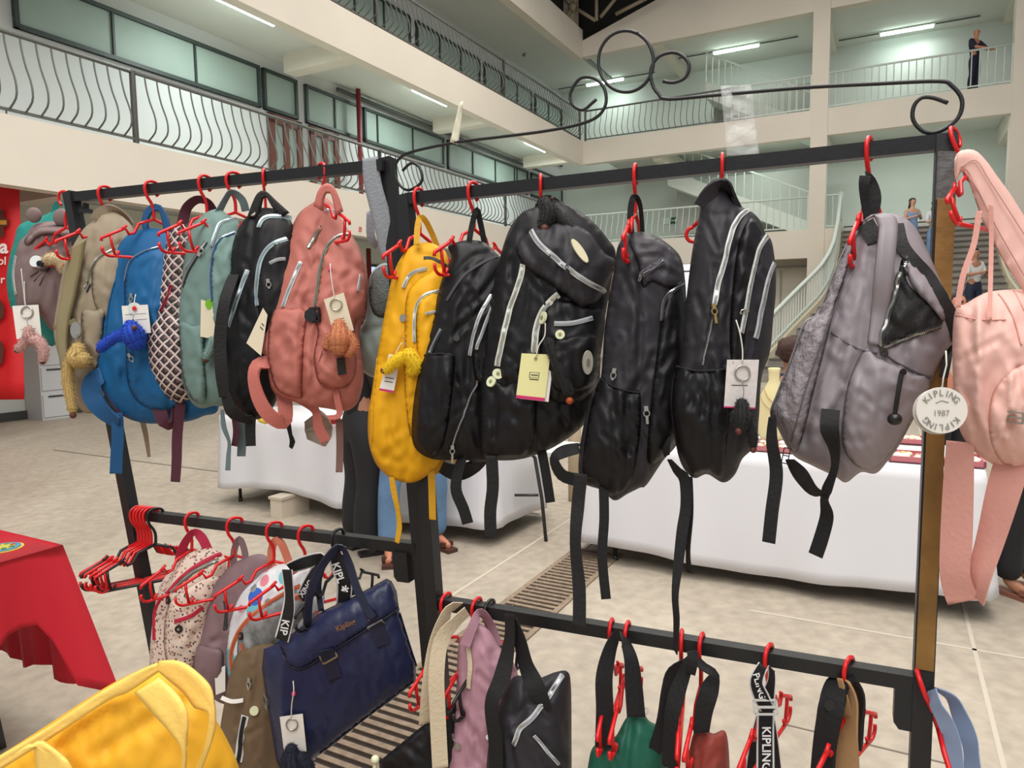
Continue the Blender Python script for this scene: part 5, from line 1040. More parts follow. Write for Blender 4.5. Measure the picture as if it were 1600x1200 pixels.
b.strap('strap_back', [(578, 330, .1, 10), (580, 370, .1, 14), (590, 385, .1, 10)], 16, gw_)
# hangers on the plain rack
for px, yaw, lab, kd, sc in ((100, 160, 'red hanger at the rail end carrying the mauve animal backpack', 'red', 1), (165, 62, 'red hanger carrying the khaki backpack', 'red', 1), (238, 58, 'red hanger carrying the bright blue backpack', 'red', 1), (321, 62, 'red hanger carrying the cube-print backpack', 'red', 1), (366, 45, 'red hanger carrying the sage green backpack', 'red', 1), (413, 100, 'red hanger carrying the black backpack with pale blue zips', 'hook', 1), (502, 130, 'red hanger carrying the salmon pink backpack', 'red', .95)):
    hanger(px, LU(px) if px != 100 else LU(px) + 1, LD(px), yaw, lab, kd, sc)
# ------------------------------------------------------------------ bags on the lower rails
GRPL = 'bags hanging on the lower rails'
def prints(name, base, spots, scale, thr, rough=.65):
    m = bpy.data.materials.new(name); m.use_nodes = True; nt = m.node_tree; bs = nt.nodes['Principled BSDF']; bs.inputs['Roughness'].default_value = rough; tc = nt.nodes.new('ShaderNodeTexCoord'); prev = None
    for i, (c, sc, th) in enumerate(spots):
        mp = nt.nodes.new('ShaderNodeMapping'); mp.inputs['Location'].default_value = (i * 3.7, i * 1.3, i * 2.1); nt.links.new(tc.outputs['Object'], mp.inputs[0])
        v = nt.nodes.new('ShaderNodeTexVoronoi'); v.inputs['Scale'].default_value = sc; nt.links.new(mp.outputs[0], v.inputs['Vector'])
        l = nt.nodes.new('ShaderNodeMath'); l.operation = 'LESS_THAN'; l.inputs[1].default_value = th; nt.links.new(v.outputs['Distance'], l.inputs[0])
        mx = nt.nodes.new('ShaderNodeMixRGB'); mx.inputs[2].default_value = (*hexc(c), 1); nt.links.new(l.outputs[0], mx.inputs[0])
        if prev is None: mx.inputs[1].default_value = (*hexc(base), 1)
        else: nt.links.new(prev, mx.inputs[1])
        prev = mx.outputs[0]
    nt.links.new(prev, bs.inputs['Base Color']); MATS[name] = m; return m
flo = prints('floral_fabric', 'd8c4b4', [('9a6a64', 85, .30), ('2c3145', 78, .22), ('7a2434', 60, .16)], 1, 1)
tie = prints('tie_dye_fabric', 'dfe2e6', [('6fc0cc', 14, .34), ('2f66c8', 11, .30), ('e08a98', 16, .25), ('8f9a9c', 19, .2)], 1, 1)
redw = M('crimson_webbing', 'b31e44', .7)
o = [(268, 890), (290, 868), (320, 856), (342, 862), (354, 880), (350, 930), (335, 985), (320, 1035), (300, 1080), (262, 1085), (236, 1070), (234, 1020), (240, 960), (250, 915)]
b = Bag('backpack', 'floral print backpack with crimson zips on the lower rail', 'backpack', 1.93, bb(o), GRPL)
b.cushion('body', o, flo, .055, .04, folds=[([(258, 930), (252, 990), (248, 1050)], 5, -.006)])
b.pocket('front_pocket', [(262, 948), (290, 920), (330, 900), (346, 915), (335, 980), (318, 1040), (270, 1050), (256, 1010)], flo, .02, folds=[([(268, 970), (310, 945)], 4, -.005), ([(268, 1000), (320, 985)], 4, -.004)])
b.zip([(262, 928), (285, 902), (315, 880), (345, 866)], 7, 'zip_red', 'zip_red'); b.zip([(242, 1000), (243, 955), (256, 930)], 6, 'zip_red', 'zip_red'); b.zip([(274, 971), (300, 962), (318, 948)], 6, 'zip_red', 'zip_red'); b.zip([(268, 924), (300, 895), (340, 876)], 6, 'zip_olive')
for x, y in ((264, 938), (280, 982)): b.button(x, y, 6, blkplas, dot=MATS['steel'])
b.strap('handle', [(280, 875, 0, 14), (288, 850, 0, 12), (302, 832, 0, 10), (315, 840, 0, 14), (326, 862, 0, 14)], 14, redw, step=5)
lil = nylon('dusty_mauve_nylon', '80686c', .65)
o = [(345, 900), (365, 880), (400, 866), (420, 872), (428, 900), (410, 960), (396, 1020), (380, 1075), (358, 1100), (330, 1090), (300, 1060), (304, 1020), (318, 960), (330, 920)]
b = Bag('backpack', 'dusty mauve backpack between the floral and the tie-dye backpacks', 'backpack', 1.885, bb(o), GRPL)
b.cushion('body', o, lil, .05, .035, folds=[([(345, 915), (338, 960), (345, 1010)], 6, -.008), ([(352, 930), (352, 980)], 4, -.008)])
b.pocket('side_pocket', [(306, 1008), (330, 1012), (348, 1018), (346, 1060), (332, 1088), (306, 1066), (300, 1040)], lil, .012); b.band('zipper', [(352, 938), (355, 955), (352, 985)], 6, MATS['zip_dark'])  # the dark band paints the shadow of the crease, no real zip there
b.strap('handle', [(365, 885, 0, 10), (366, 860, 0, 10), (374, 842, 0, 9), (382, 860, 0, 9), (384, 880, 0)], 10, lil, step=5)
tagcard('small white tag on the dusty mauve backpack', 1.83, [(335, 1046), (352, 1040), (352, 1080), (337, 1086)], cardw)
o = [(400, 905), (420, 888), (450, 880), (480, 885), (500, 900), (505, 950), (470, 1000), (420, 1040), (380, 1062), (358, 1060), (354, 1010), (362, 965), (376, 930)]
b = Bag('backpack', 'tie-dye backpack in blue and white with coral zips', 'backpack', 1.835, bb(o), GRPL)
b.cushion('body', o, tie, .05, .035)
b.pocket('front_pocket', [(372, 1000), (385, 970), (420, 945), (460, 925), (480, 950), (450, 990), (410, 1020), (385, 1040), (372, 1030)], M('tie_dye_grey', '8a8d8e', .65, var=.5, vscale=30), .014)
b.zip([(364, 1050), (362, 1020), (375, 985), (400, 958), (440, 930), (470, 915)], 7, 'zip_orange', 'zip_orange'); b.zip([(368, 1046), (382, 1028), (378, 1005)], 5, 'zip_orange', 'zip_orange'); b.button(378, 994, 6, blkplas, dot=MATS['steel'])
b.strap('shoulder_strap', [(430, 968, -.05, 20), (450, 950, -.05, 24), (478, 932, -.05, 18)], 24, M('coral_strap', 'c9745c', .7), .01); b.strap('handle', [(425, 890, 0), (424, 862, 0), (430, 845, 0), (440, 850, 0), (452, 880, 0)], 12, M('coral_strap', 'c9745c'), step=5)
brn = nylon('taupe_brown_nylon', '6f5c46', .65)
o = [(372, 1020), (400, 1005), (425, 1000), (440, 1030), (440, 1100), (440, 1200), (435, 1260), (380, 1270), (345, 1220), (343, 1150), (352, 1090), (360, 1050)]
b = Bag('shoulder_bag', 'taupe brown shoulder bag with a striped zip pull below the tie-dye backpack', 'bag', 1.79, bb(o), GRPL)
b.cushion('body', o, brn, .05, .035, folds=[([(385, 1030), (376, 1100), (380, 1200)], 6, -.008), ([(405, 1020), (400, 1100)], 5, -.006)])
b.band('striped_pull', [(384, 1118), (378, 1150), (372, 1190)], 12, M('white_stripe_webbing', 'd9d9d9', .6)); b.band('pull_stripe', [(384, 1118), (378, 1150), (372, 1190)], 6, blackweb, .005); b.pull(392, 1062, -1, 16, 5); b.button(398, 1110, 7, M('cream_button', 'd9dcb8'), 'snap'); b.strap('cord', [(346, 1090, -.05), (362, 1096, -.055), (380, 1094, -.05)], 6, stringm)
# navy satchel
nav = M('navy_satin_nylon', '1b2347', .42, bump=.12, bscale=40, var=.05, spec=.5); navd = M('navy_trim', '121833', .45)
o = [(434, 1006), (505, 954), (560, 928), (604, 904), (612, 908), (620, 924), (624, 955), (636, 995), (650, 1036), (650, 1064), (610, 1096), (567, 1126), (520, 1165), (490, 1186), (450, 1215), (432, 1190), (424, 1140), (416, 1090), (409, 1046), (412, 1014)]
b = Bag('satchel', 'navy blue satchel with flap and two steel buckles on the lower rail', 'bag', 1.72, bb(o), GRPL)
b.cushion('body', o, nav, .05, .04, pw=.35, cr=.45, folds=[([(520, 1060), (510, 1120), (500, 1170)], 5, -.004), ([(560, 1040), (566, 1110)], 5, -.004), ([(600, 1000), (620, 1060)], 5, -.004), ([(444, 1030), (440, 1100), (448, 1180)], 8, .008)], sharp=True, wr=.003)
b.pocket('flap', [(436, 1006), (505, 954), (560, 928), (604, 904), (612, 908), (620, 926), (624, 953), (600, 968), (560, 992), (510, 1024), (476, 1044), (462, 1046), (450, 1038), (442, 1022)], nav, .012, pw=.25, sharp=True, wr=.001)
b.seam([(442, 1022), (450, 1038), (462, 1045), (476, 1043), (510, 1022), (560, 991), (600, 966), (623, 951)], 1.6, navd, 'flap_piping'); b.seam([(650, 1040), (640, 1010), (624, 958)], 1.5, navd, 'piping'); b.seam([(646, 1064), (567, 1124), (500, 1176)], 1.6, navd, 'piping')
for x, y, x2, y2 in ((514, 1024, 526, 1060), (588, 975, 600, 1008)):
    b.band('buckle_strap', [(x - 3, y - 10), (x + 2, y + 10), (x2, y2)], 22, navd, .004); b.buckle(x, y, 24, 14, MATS['steel'], ang=-.5, bar=False)
for pts in ([(480, 975, -.05, 11), (484, 930, -.06, 11), (500, 890, -.05, 11), (520, 862, -.03, 10), (532, 856, -.01, 10), (545, 880, -.01, 11), (560, 925, -.03, 11), (584, 966, -.06, 11)],): b.strap('handle', pts, 12, navd, .006)
b.strap('handle', [(502, 955, .0, 9), (498, 910, .02, 9), (512, 870, .03, 9), (528, 858, .03, 9), (540, 885, .05, 9), (552, 930, .05)], 9, navd, .005)
dV = b.dep(560, 975) - .002
text_px('lettering', 'Kipling', 540, 977, 12, -.42, M('brass_letter', 'b08d68', .35, metal=.8), lambda q: np.full(len(q), b.deps(q).min()) - .003, b.root, .02)
b.buckle(418, 1096, 16, 18, MATS['steel'], 'ring', bar=False)
tagcard('cream tag with key ring hanging on the navy satchel', b.dep(455, 1140) - .015, [(437, 1120), (473, 1115), (479, 1174), (444, 1176)], cardw, None, (456, 1132, 9), [(458, 1064, .0), (459, 1080, -.01), (456, 1100, -.008), (455, 1122, -.004)])
plush('dark navy pompom below the tag of the navy satchel', b.dep(455, 1150) - .05, [[(455, 1172, 10, 0), (456, 1195, 19, 0), (460, 1215, 18, 0)], [(470, 1185, 10, 0), (480, 1200, 12, 0)]], M('navy_fur', '14182a', .85), (), 21)
b.button(460, 1083, 3.5, pinkm, 'bead')
# lettered shoulder strap behind the satchel
lw = M('white_webbing_edge', 'd6d6d6', .6); wink = M('white_print', 'e2e2e2', .6)
ls = Bag('bag_strap', 'black and white lettered shoulder strap looped beside the navy satchel', 'strap', 1.70, (430, 860, 560, 1010), 'lettered webbing straps')
def lettered(px, W_, texts, d, size=14):
    hang_strap('webbing', px, W_, lw, d, .002, 0, ls.root); hang_strap('webbing_core', [(*r[:2], r[2] - .003, r[3] * .78 if len(r) > 3 else W_ * .78) for r in px], W_ * .78, blackweb, d, .002, 0, ls.root)
    for t, x, y, a, sz in texts: text_px('lettering', t, x, y, sz, a, wink, d + min(r_[2] for r_ in px) - .006, ls.root, .02)
lettered([(522, 862, .0, 22), (530, 885, .0, 24), (538, 912, .0, 24), (536, 950, .02, 22)], 26, [('KIPL', 528, 895, 1.25, 17), ('*', 534, 922, 1.3, 26)], 1.715)
lettered([(448, 890, -.02, 16), (452, 930, -.02, 14), (450, 960, -.02, 20), (440, 1000, -.02, 22)], 24, [('KIP', 444, 980, 1.75, 17)], 1.70)
lettered([(452, 888, -.01, 16), (480, 878, -.01, 22), (505, 874, -.01, 16), (486, 905, -.01, 20), (470, 935, -.0, 16)], 22, [('XING', 478, 920, -.95, 12)], 1.715)
# empty hangers bunched at the left end of the lower rail
bunch = [(216, 58, 'red'), (221, 62, 'red'), (226, 55, 'red'), (231, 60, 'red'), (236, 64, 'red'), (214, 66, 'black'), (243, 57, 'black')]
wh = ['tight against the rail end', 'second from the rail end', 'in the middle of the bunch', 'fourth from the rail end', 'last red one of the bunch', 'pressed behind the red ones', 'beside the floral backpack']
for (px, yaw, kd), w in zip(bunch, wh):
    hanger(px, LL(px), LDl(px), yaw - 14, 'empty %s hanger bunched at the lower rail end, %s' % (kd, w), kd, 1.0, roll=3, group='empty hangers bunched on the lower rail')
for px, yaw, lab in ((300, 60, 'red hanger carrying the floral backpack'), (367, 42, 'red hanger carrying the dusty mauve backpack'), (429, 40, 'red hanger carrying the tie-dye backpack'), (478, 46, 'red hanger carrying the taupe brown shoulder bag')):
    hanger(px, LL(px), LDl(px), yaw, lab, roll=4)
hanger(528, LL(528), LDl(528), 60, 'black hanger carrying the navy satchel', 'black')

# ---- lower rail of the scrolled rack
crw = M('cream_wide_webbing', 'cfc0a4', .75, bump=.15, bscale=140)
b = Bag('tote_bag', 'black tote with broad cream straps hanging beside the rack post', 'bag', 1.50, (590, 930, 730, 1290), GRPL)
o = [(592, 1190), (640, 1150), (690, 1110), (712, 1098), (716, 1180), (712, 1290), (600, 1300)]
b.cushion('body', o, blacknyl, .03, .03, sharp=True, pw=.3)
b.strap('strap', [(666, 1130, -.03, 22), (672, 1060, -.04, 22), (682, 1000, -.03, 20), (700, 955, -.02, 14), (716, 948, .0, 10)], 24, crw); b.strap('strap', [(688, 1200, -.05, 24), (684, 1120, -.05, 24), (682, 1050, -.05, 24), (690, 1000, -.04, 22), (712, 972, -.03, 16), (730, 955, -.02, 14)], 24, crw)
MB().ball(P(586, 1187, 1.47), .009, 8).tube([P(586, 1190, 1.47), P(584, 1215, 1.47)], .004, 6).build('cord_stop', M('cream_button', 'd9dcb8'), b.root, True)
pkl = nylon('lilac_pink_nylon', 'ad8390', .6)
o = [(716, 1010), (730, 985), (744, 972), (764, 985), (780, 1010), (800, 1030), (812, 1070), (808, 1130), (800, 1200), (790, 1290), (700, 1300), (676, 1250), (684, 1190), (700, 1140), (712, 1090)]
b = Bag('shoulder_bag', 'lilac pink shoulder bag between the cream straps and the black holdall', 'bag', 1.515, bb(o), GRPL)
b.cushion('body', o, pkl, .05, .04, folds=[([(730, 1000), (732, 1070), (726, 1140), (736, 1200)], 6, -.010), ([(748, 990), (746, 1080), (744, 1190)], 6, -.008), ([(770, 1020), (776, 1090)], 6, -.008)])
b.band('lining_strip', [(733, 1005), (737, 1040), (734, 1075)], 8, crw, .004); b.pull(708, 1150, 2, 18, 6); b.button(716, 1166, 5, MATS['steel'], 'stud')
b.strap('handle', [(726, 1010, -.04, 16), (738, 980, -.03, 14), (750, 958, -.0, 12), (766, 975, .03, 12), (778, 1010, .03)], 16, pkl, step=5)
o = [(800, 1060), (820, 1056), (840, 1060), (868, 1050), (886, 1049), (892, 1070), (893, 1150), (892, 1230), (880, 1300), (770, 1300), (760, 1230), (764, 1160), (780, 1100)]
b = Bag('holdall', 'black holdall with grey zips and crossed straps on the lower rail', 'bag', 1.455, bb(o), GRPL)
b.cushion('body', o, greyblack, .06, .04, folds=[([(800, 1120), (830, 1100), (860, 1080)], 8, -.008)])
b.zip([(804, 1164), (812, 1140), (832, 1120), (862, 1082), (878, 1055)], 8, 'zip_grey'); b.zip([(834, 1148), (852, 1172), (872, 1194)], 5, 'zip_grey'); b.button(836, 1070, 6, MATS['steel'], 'ring')
b.strap('strap', [(796, 960, -.01, 14), (796, 1000, -.02, 16), (784, 1060, -.04, 26), (768, 1100, -.05, 20), (774, 1160, -.06, 20), (776, 1230, -.06, 20)], 26, blackweb); b.strap('strap', [(800, 968, -.01, 14), (812, 1000, -.02, 18), (822, 1040, -.03, 22), (836, 1072, -.05, 28), (852, 1110, -.05, 20)], 28, blackweb)
for x in (763, 769): b.button(x, 1152, 4, M('white_snap', 'd9d4c6'), 'snap')
grn = nylon('green_nylon', '1f5c4a', .5); rst = nylon('rust_nylon', '8a3c33', .55)
o = [(926, 1168), (944, 1158), (962, 1150), (980, 1120), (1002, 1112), (1014, 1126), (1026, 1132), (1042, 1140), (1046, 1200), (1044, 1270), (1000, 1300), (930, 1300), (914, 1240), (919, 1195)]
b = Bag('tote_bag', 'green tote with broad black straps on the lower rail', 'bag', 1.40, bb(o), GRPL)
b.cushion('body', o, grn, .05, .04, folds=[([(986, 1130), (978, 1190), (984, 1260)], 6, -.010), ([(958, 1160), (970, 1200)], 5, -.008)])
b.strap('strap', [(944, 1168, -.04, 28), (945, 1110, -.04, 26), (944, 1060, -.04, 25), (952, 1020, -.02, 20), (962, 995, 0, 14)], 28, blackweb); b.strap('strap', [(994, 1120, -.03, 28), (990, 1070, -.03, 26), (986, 1030, -.02, 20), (978, 1005, 0, 14), (970, 995, 0, 10)], 28, blackweb)
for x, y in ((932, 1156), (950, 1164), (990, 1105), (1006, 1110)): b.buckle(x, y, 12, 8, MATS['steel'], 'strap_clasp', ang=.4, bar=False)
b.strap('strap', [(1018, 1188, -.03, 18), (1036, 1130, -.05, 20), (1042, 1080, -.05, 16), (1050, 1050, -.04, 14), (1076, 1034, -.03, 12)], 22, blackweb)
o = [(1082, 1150), (1096, 1138), (1114, 1146), (1134, 1144), (1140, 1200), (1138, 1290), (1080, 1300), (1070, 1230)]
b = Bag('tote_bag', 'rust red tote with broad black straps on the lower rail', 'bag', 1.345, bb(o), GRPL)
b.cushion('body', o, rst, .04, .035, folds=[([(1096, 1145), (1090, 1220)], 6, -.008)])
b.strap('strap', [(1096, 1145, -.03, 22), (1100, 1110, -.03, 26), (1108, 1080, -.03, 28), (1116, 1055, -.02, 14), (1100, 1042, -.01, 12), (1080, 1030, 0, 14), (1066, 1060, -.01, 20), (1056, 1090, -.02, 24), (1048, 1130, -.03, 20), (1046, 1200, -.04, 22)], 28, blackweb); b.strap('knot', [(1082, 1018, -.02, 12), (1083, 1034, -.03, 14), (1080, 1050, -.02)], 14, blackweb, .012); b.buckle(1090, 1138, 14, 9, MATS['steel'], 'strap_clasp', ang=.3)
ls = Bag('bag_strap', 'black and white lettered strap with steel slider on the lower rail, alone on its hanger', 'strap', 1.31, (1165, 1035, 1220, 1240), 'lettered webbing straps')
lettered([(1206, 1045, .01, 10), (1206, 1065, .01, 12), (1198, 1100, .01, 24), (1196, 1140, .0, 25), (1196, 1200, -.01, 26), (1196, 1250, -.01, 26)], 27, [('KIPLING', 1197, 1170, 1.57, 19)], 1.275)
lettered([(1192, 1040, -.005, 14), (1182, 1065, -.006, 20), (1190, 1090, -.006, 24), (1200, 1110, -.006, 22)], 26, [("PLING", 1186, 1072, 1.3, 15)], 1.262)
lettered([(1188, 1120, .03, 12), (1180, 1160, .03, 16), (1174, 1210, .03, 20), (1170, 1250, .03, 20)], 22, [], 1.31); lettered([(1204, 1120, .03, 12), (1210, 1160, .03, 12), (1215, 1210, .03, 14)], 18, [], 1.31)
d0 = 1.25; ls.d = d0; ls.buckle(1196, 1105, 34, 20, MATS['steel'], 'slider')
tanm = M('tan_leather', 'a8845c', .6, bump=.1, bscale=40)
b = Bag('bag_strap', 'black and tan padded strap folded over a red hanger on the lower rail', 'strap', 1.27, (1270, 1055, 1350, 1240), GRPL)
b.strap('padded_strap', [(1322, 1056, 0, 14), (1308, 1070, -.01, 28), (1300, 1100, -.02, 36), (1294, 1130, -.02, 32), (1288, 1170, -.02, 30), (1282, 1250, -.02, 32)], 36, blackweb, .008); b.strap('padded_strap', [(1324, 1056, .02, 10), (1340, 1085, .02, 18), (1340, 1130, .03, 14), (1336, 1170, .03)], 20, blackweb, .008)
b.strap('tan_lining', [(1318, 1060, -.012, 12), (1326, 1090, -.015, 22), (1326, 1130, -.015, 24), (1322, 1170, -.015, 34), (1324, 1250, -.015, 36)], 38, tanm, .004); b.strap('tan_lining', [(1312, 1060, -.02, 6), (1320, 1090, -.025, 8), (1328, 1120, -.02, 8)], 10, tanm, .003)
mk('embossed_mark', *disc_geo(P(1297, 1102, 1.244), -Fv, .010, .010, .001), M('embossed_black', '1c1c20', .3), b.root, False)
bs_ = M('pale_blue_webbing', '8fa6c8', .65)
b = Bag('bag_strap', 'pale blue strap twisted over the red hanger at the brown post', 'strap', 1.19, (1450, 1070, 1525, 1240), GRPL)
b.strap('webbing', [(1456, 1078, .0, 12), (1462, 1100, -.01, 16), (1478, 1130, -.01, 22), (1490, 1170, -.01, 22), (1494, 1240, -.01, 22)], 26, bs_); b.strap('webbing', [(1466, 1076, .01, 6), (1488, 1092, .01, 14), (1500, 1118, .01, 22), (1512, 1150, .01, 24), (1518, 1180, .01, 20), (1522, 1230, .01)], 28, bs_)
for px, yaw, lab, kd in ((697, 62, 'red hanger carrying the cream-strapped tote', 'red'), (745, 62, 'red hanger carrying the lilac pink shoulder bag', 'red'), (765, 60, 'black hanger carrying the black holdall', 'black'), (955, 72, 'red hanger carrying the green tote', 'red'), (1065, 74, 'red hanger carrying the rust red tote', 'red'), (1201, 52, 'red hanger carrying the lettered strap with steel slider', 'red'), (1326, 44, 'red hanger carrying the black and tan strap', 'red'), ):
    hanger(px, RL(px), RDl(px), yaw, lab, kd)
hanger(1440, RL(1440), RDl(1440) - .012, 63, 'red hanger carrying the pale blue strap at the brown post', pitch=-20)
hanger(980, RL(980), RDl(980), 68, 'red hanger behind the black straps of the green tote'); hanger(1096, RL(1096), RDl(1096), 64, 'red hanger beside the black knot of the rust red tote')
# ------------------------------------------------------------------ tables and goods beyond the racks
clothm = M('white_tablecloth', 'dcdce0', .75, bump=.15, bscale=4, stretch=(1, 1, .4)); legm = M('dark_table_leg', '3a3a38', .45, metal=.4); topm = M('grey_table_top', 'a9a9a4', .5)
def table(name, label, a0, a1, b0, b1, h, leg_spots, cat='table'):
    r = empty(name, W((a0 + a1) / 2, (b0 + b1) / 2, 0), label, cat)
    MB().abox(a0, a1, b0, b1, h - .03, h).build('table_top', topm, r)
    for a, b in leg_spots: MB().tube([W(a, b, h - .03), W(a, b, .02)], .014, 8).tube([W(a, b, .03), W(a, b, 0)], .019, 8).build('leg', legm, r, True)
    return r
def drape(name, label, cat, a0, a1, b0, b1, h, hem, mat, amp=.02, sides='nfse', seed=1, gap=.005, flare=.07):
    # cloth over a table: top plus a skirt whose folds deepen toward the hem
    per = []; step = .045; g = gap
    A0, A1, B0, B1 = a0 - g, a1 + g, b0 - g, b1 + g
    for (p, q, nrm) in (((A0, B0), (A0, B1), (-1, 0)), ((A0, B1), (A1, B1), (0, 1)), ((A1, B1), (A1, B0), (1, 0)), ((A1, B0), (A0, B0), (0, -1))):
        n = max(3, int(math.hypot(q[0] - p[0], q[1] - p[1]) / step))
        for i in range(n): t = i / n; per.append((p[0] + (q[0] - p[0]) * t, p[1] + (q[1] - p[1]) * t, *nrm, t))
    N = len(per); rows = 11; V = []; z0 = h + .006; ss = 0
    for k in range(rows):
        f = k / (rows - 1)
        for i, (a, b, na, nb, t) in enumerate(per):
            s = i * step; pn = per[i - 1]; 
            if t < .08: m_ = .5 + t / .16; na, nb = na * m_ + pn[2] * (1 - m_) if pn[4] > .5 else na, nb * m_ + pn[3] * (1 - m_) if pn[4] > .5 else nb
            wv = amp * f * (math.sin(s * 9 + seed) + .6 * math.sin(s * 17.3 + seed * 2) + 1.2 * noise.noise(Vector((s * 2, seed, f))))
            o = .004 + flare * f ** .8 + max(-flare * .6, wv); hz = hem(a, b) if callable(hem) else hem; hz += .02 * math.sin(s * 3.1 + seed)
            V.append(W(a + na * o, b + nb * o, z0 - (z0 - hz) * f if k else z0))
    F = [[k * N + i, k * N + (i + 1) % N, (k + 1) * N + (i + 1) % N, (k + 1) * N + i][::-1] for k in range(rows - 1) for i in range(N)]
    F.append(list(range(N)))
    F = [f[::-1] for f in F]
    V = np.array(V); o = mk(name, V, F, mat); tag(o, label, cat)
    sm = o.modifiers.new('thickness', 'SOLIDIFY'); sm.thickness = .002; sm.offset = 1
    return o
H = .75
table('folding_table', 'folding table under the long white cloth behind the grey backpack', 4.17, 4.92, -1.7, .44, H, [(4.2, -1.5), (4.85, -1.5), (4.2, .25), (4.85, .25)])
drape('tablecloth', 'long white cloth hanging nearly to the floor behind the grey and black backpacks', 'tablecloth', 4.17, 4.92, -1.7, .44, H, lambda a, b: .10, clothm, seed=1.3, amp=.012)
table('folding_table', 'folding table under the white cloth behind the plain rack', 4.12, 4.87, -5.0, -3.63, H, [(4.2, -4.9), (4.8, -4.9), (4.2, -3.7), (4.8, -3.7)]); table('folding_table', 'folding table under the white cloth behind the person in jeans', 4.12, 4.87, -3.5, -2.36, H, [(4.2, -3.3), (4.8, -3.3)])
drape('tablecloth', 'white cloth with scalloped hem on the table behind the plain rack', 'tablecloth', 4.12, 4.87, -5.0, -3.63, H, lambda a, b: .16 + .05 * math.sin(b * 4), clothm, seed=2.2, amp=.016, flare=.05); drape('tablecloth', 'white cloth on the table behind the person in jeans', 'tablecloth', 4.12, 4.87, -3.5, -2.36, H, lambda a, b: .10, clothm, seed=4.1, amp=.014, flare=.05)
r = empty('folding_chair', W(4.6, -2.0, 0), 'dark tube chair legs standing between the two white cloths', 'chair')
for bq, a_ in ((-2.12, 4.35), (-1.86, 4.75)): MB().tube(smooth_path([W(a_, bq - .12, .62), W(a_, bq - .02, .58), W(a_, bq + .03, .3), W(a_, bq + .06, .0)], .05), .013, 8).build('leg', legm, r, True)
MB().tube([W(4.35, -2.12, .32), W(4.35, -2.3, .30)], .01, 8).build('stretcher', legm, r, True); MB().abox(4.33, 4.78, -2.24, -1.98, .6, .63).build('seat', M('white_seat', 'd9d9d6', .6), r)
tag(MB().tube([Pz(898, 782), Pz(898, 782) + [0, 0, 1.1]], .055, 16).build('bollard', M('beige_pipe', 'b9a98f', .6), smooth=True), 'beige pipe post standing behind the black backpacks', 'post')
q = Pz(432, 810); a_, b_, _ = ab(q)
r = empty('storage_box', q, 'cream box on the floor under the white table behind the plain rack', 'box'); MB().abox(a_, a_ + .3, b_ - .06, b_ + .06, 0, .15).build('body', M('cream_box', 'cfc4b2', .6), r); MB().abox(a_ - .01, a_ + .31, b_ - .07, b_ + .07, .15, .17).build('lid', M('cream_lid', 'c2b7a4', .6), r)
def onT(px, py, z=H + .012): return Pz(px, py, z)
def lump(name, label, cat, px, py, rx, rz, mat, z=H + .01, group=None, depth=.5):
    c = onT(px, py, z) + ua * rx; V, F = ball_geo(8); V = V * [rx, rx * depth, rz]; c = c + [0, 0, rz]
    V = np.array([v * (1 + .25 * noise.noise(Vector(v * 30 + c))) for v in V]) + c; V[:, 2] = np.maximum(V[:, 2], z)
    return tag(mk(name, V, F, mat), label, cat, group)
G2 = 'small goods on the white tables'
ogm = M('orange_packet', 'c98a3a', .6); lim = M('lilac_pouch', 'b79bc4', .6); yem = M('yellow_pouch', 'dcbf4a', .6)
lump('pouch', 'yellow pouch on the white table, under the black backpack strap', 'pouch', 405, 664, .05, .035, yem, group=G2); lump('pouch', 'lilac pouch on the white table inside the salmon strap loop', 'pouch', 436, 664, .06, .04, lim, group=G2)
lump('pouch', 'red pouch on the white table under the salmon backpack', 'pouch', 500, 666, .09, .035, M('red_cloth_pouch', 'b81f28', .6), group=G2); lump('pouch', 'small orange packet on the white table, next to the sage straps', 'pouch', 362, 660, .06, .035, ogm, group=G2)
def tray(label, px, py, wb, da, fill, seed):
    a, b, _ = ab(onT(px, py)); z = H + .012; r = empty('display_tray', W(a, b, z), label, 'tray', G2)
    MB().abox(a, a + da, b - wb, b + wb, z, z + .006).abox(a, a + .012, b - wb, b + wb, z, z + .03).abox(a + da - .012, a + da, b - wb, b + wb, z, z + .03).abox(a, a + da, b - wb, b - wb + .012, z, z + .03).abox(a, a + da, b + wb - .012, b + wb, z, z + .03).build('tray_body', M('pink_tray', 'b96a70', .5), r)
    rr = random.Random(seed); cols = fill
    for i in range(18):
        aa, bb_ = a + .03 + rr.random() * (da - .06), b + (rr.random() * 2 - 1) * (wb - .03)
        MB().ball(W(aa, bb_, z + .02), .016 + .012 * rr.random(), 5, (1, 1, .7)).build('trinket', cols[rr.randrange(len(cols))], r, True)
crt = [M('cream_trinket', 'e0d8b8', .5), M('rose_trinket', 'c07a78', .5), M('gold_trinket', 'bda05a', .4), M('white_trinket', 'e6e2da', .5)]
tray('pink tray of small trinkets on the long white cloth beside the brown post', 1432, 724, .13, .22, crt, 3); tray('tray of cream trinkets at the back of the long white cloth', 1420, 694, .12, .18, crt, 5); tray('pink tray on the long white cloth behind the tall black backpack', 1200, 706, .13, .25, crt, 9); tray('pink tray of trinkets beyond the brown post, by the pale pink straps', 1512, 730, .08, .25, crt, 12)
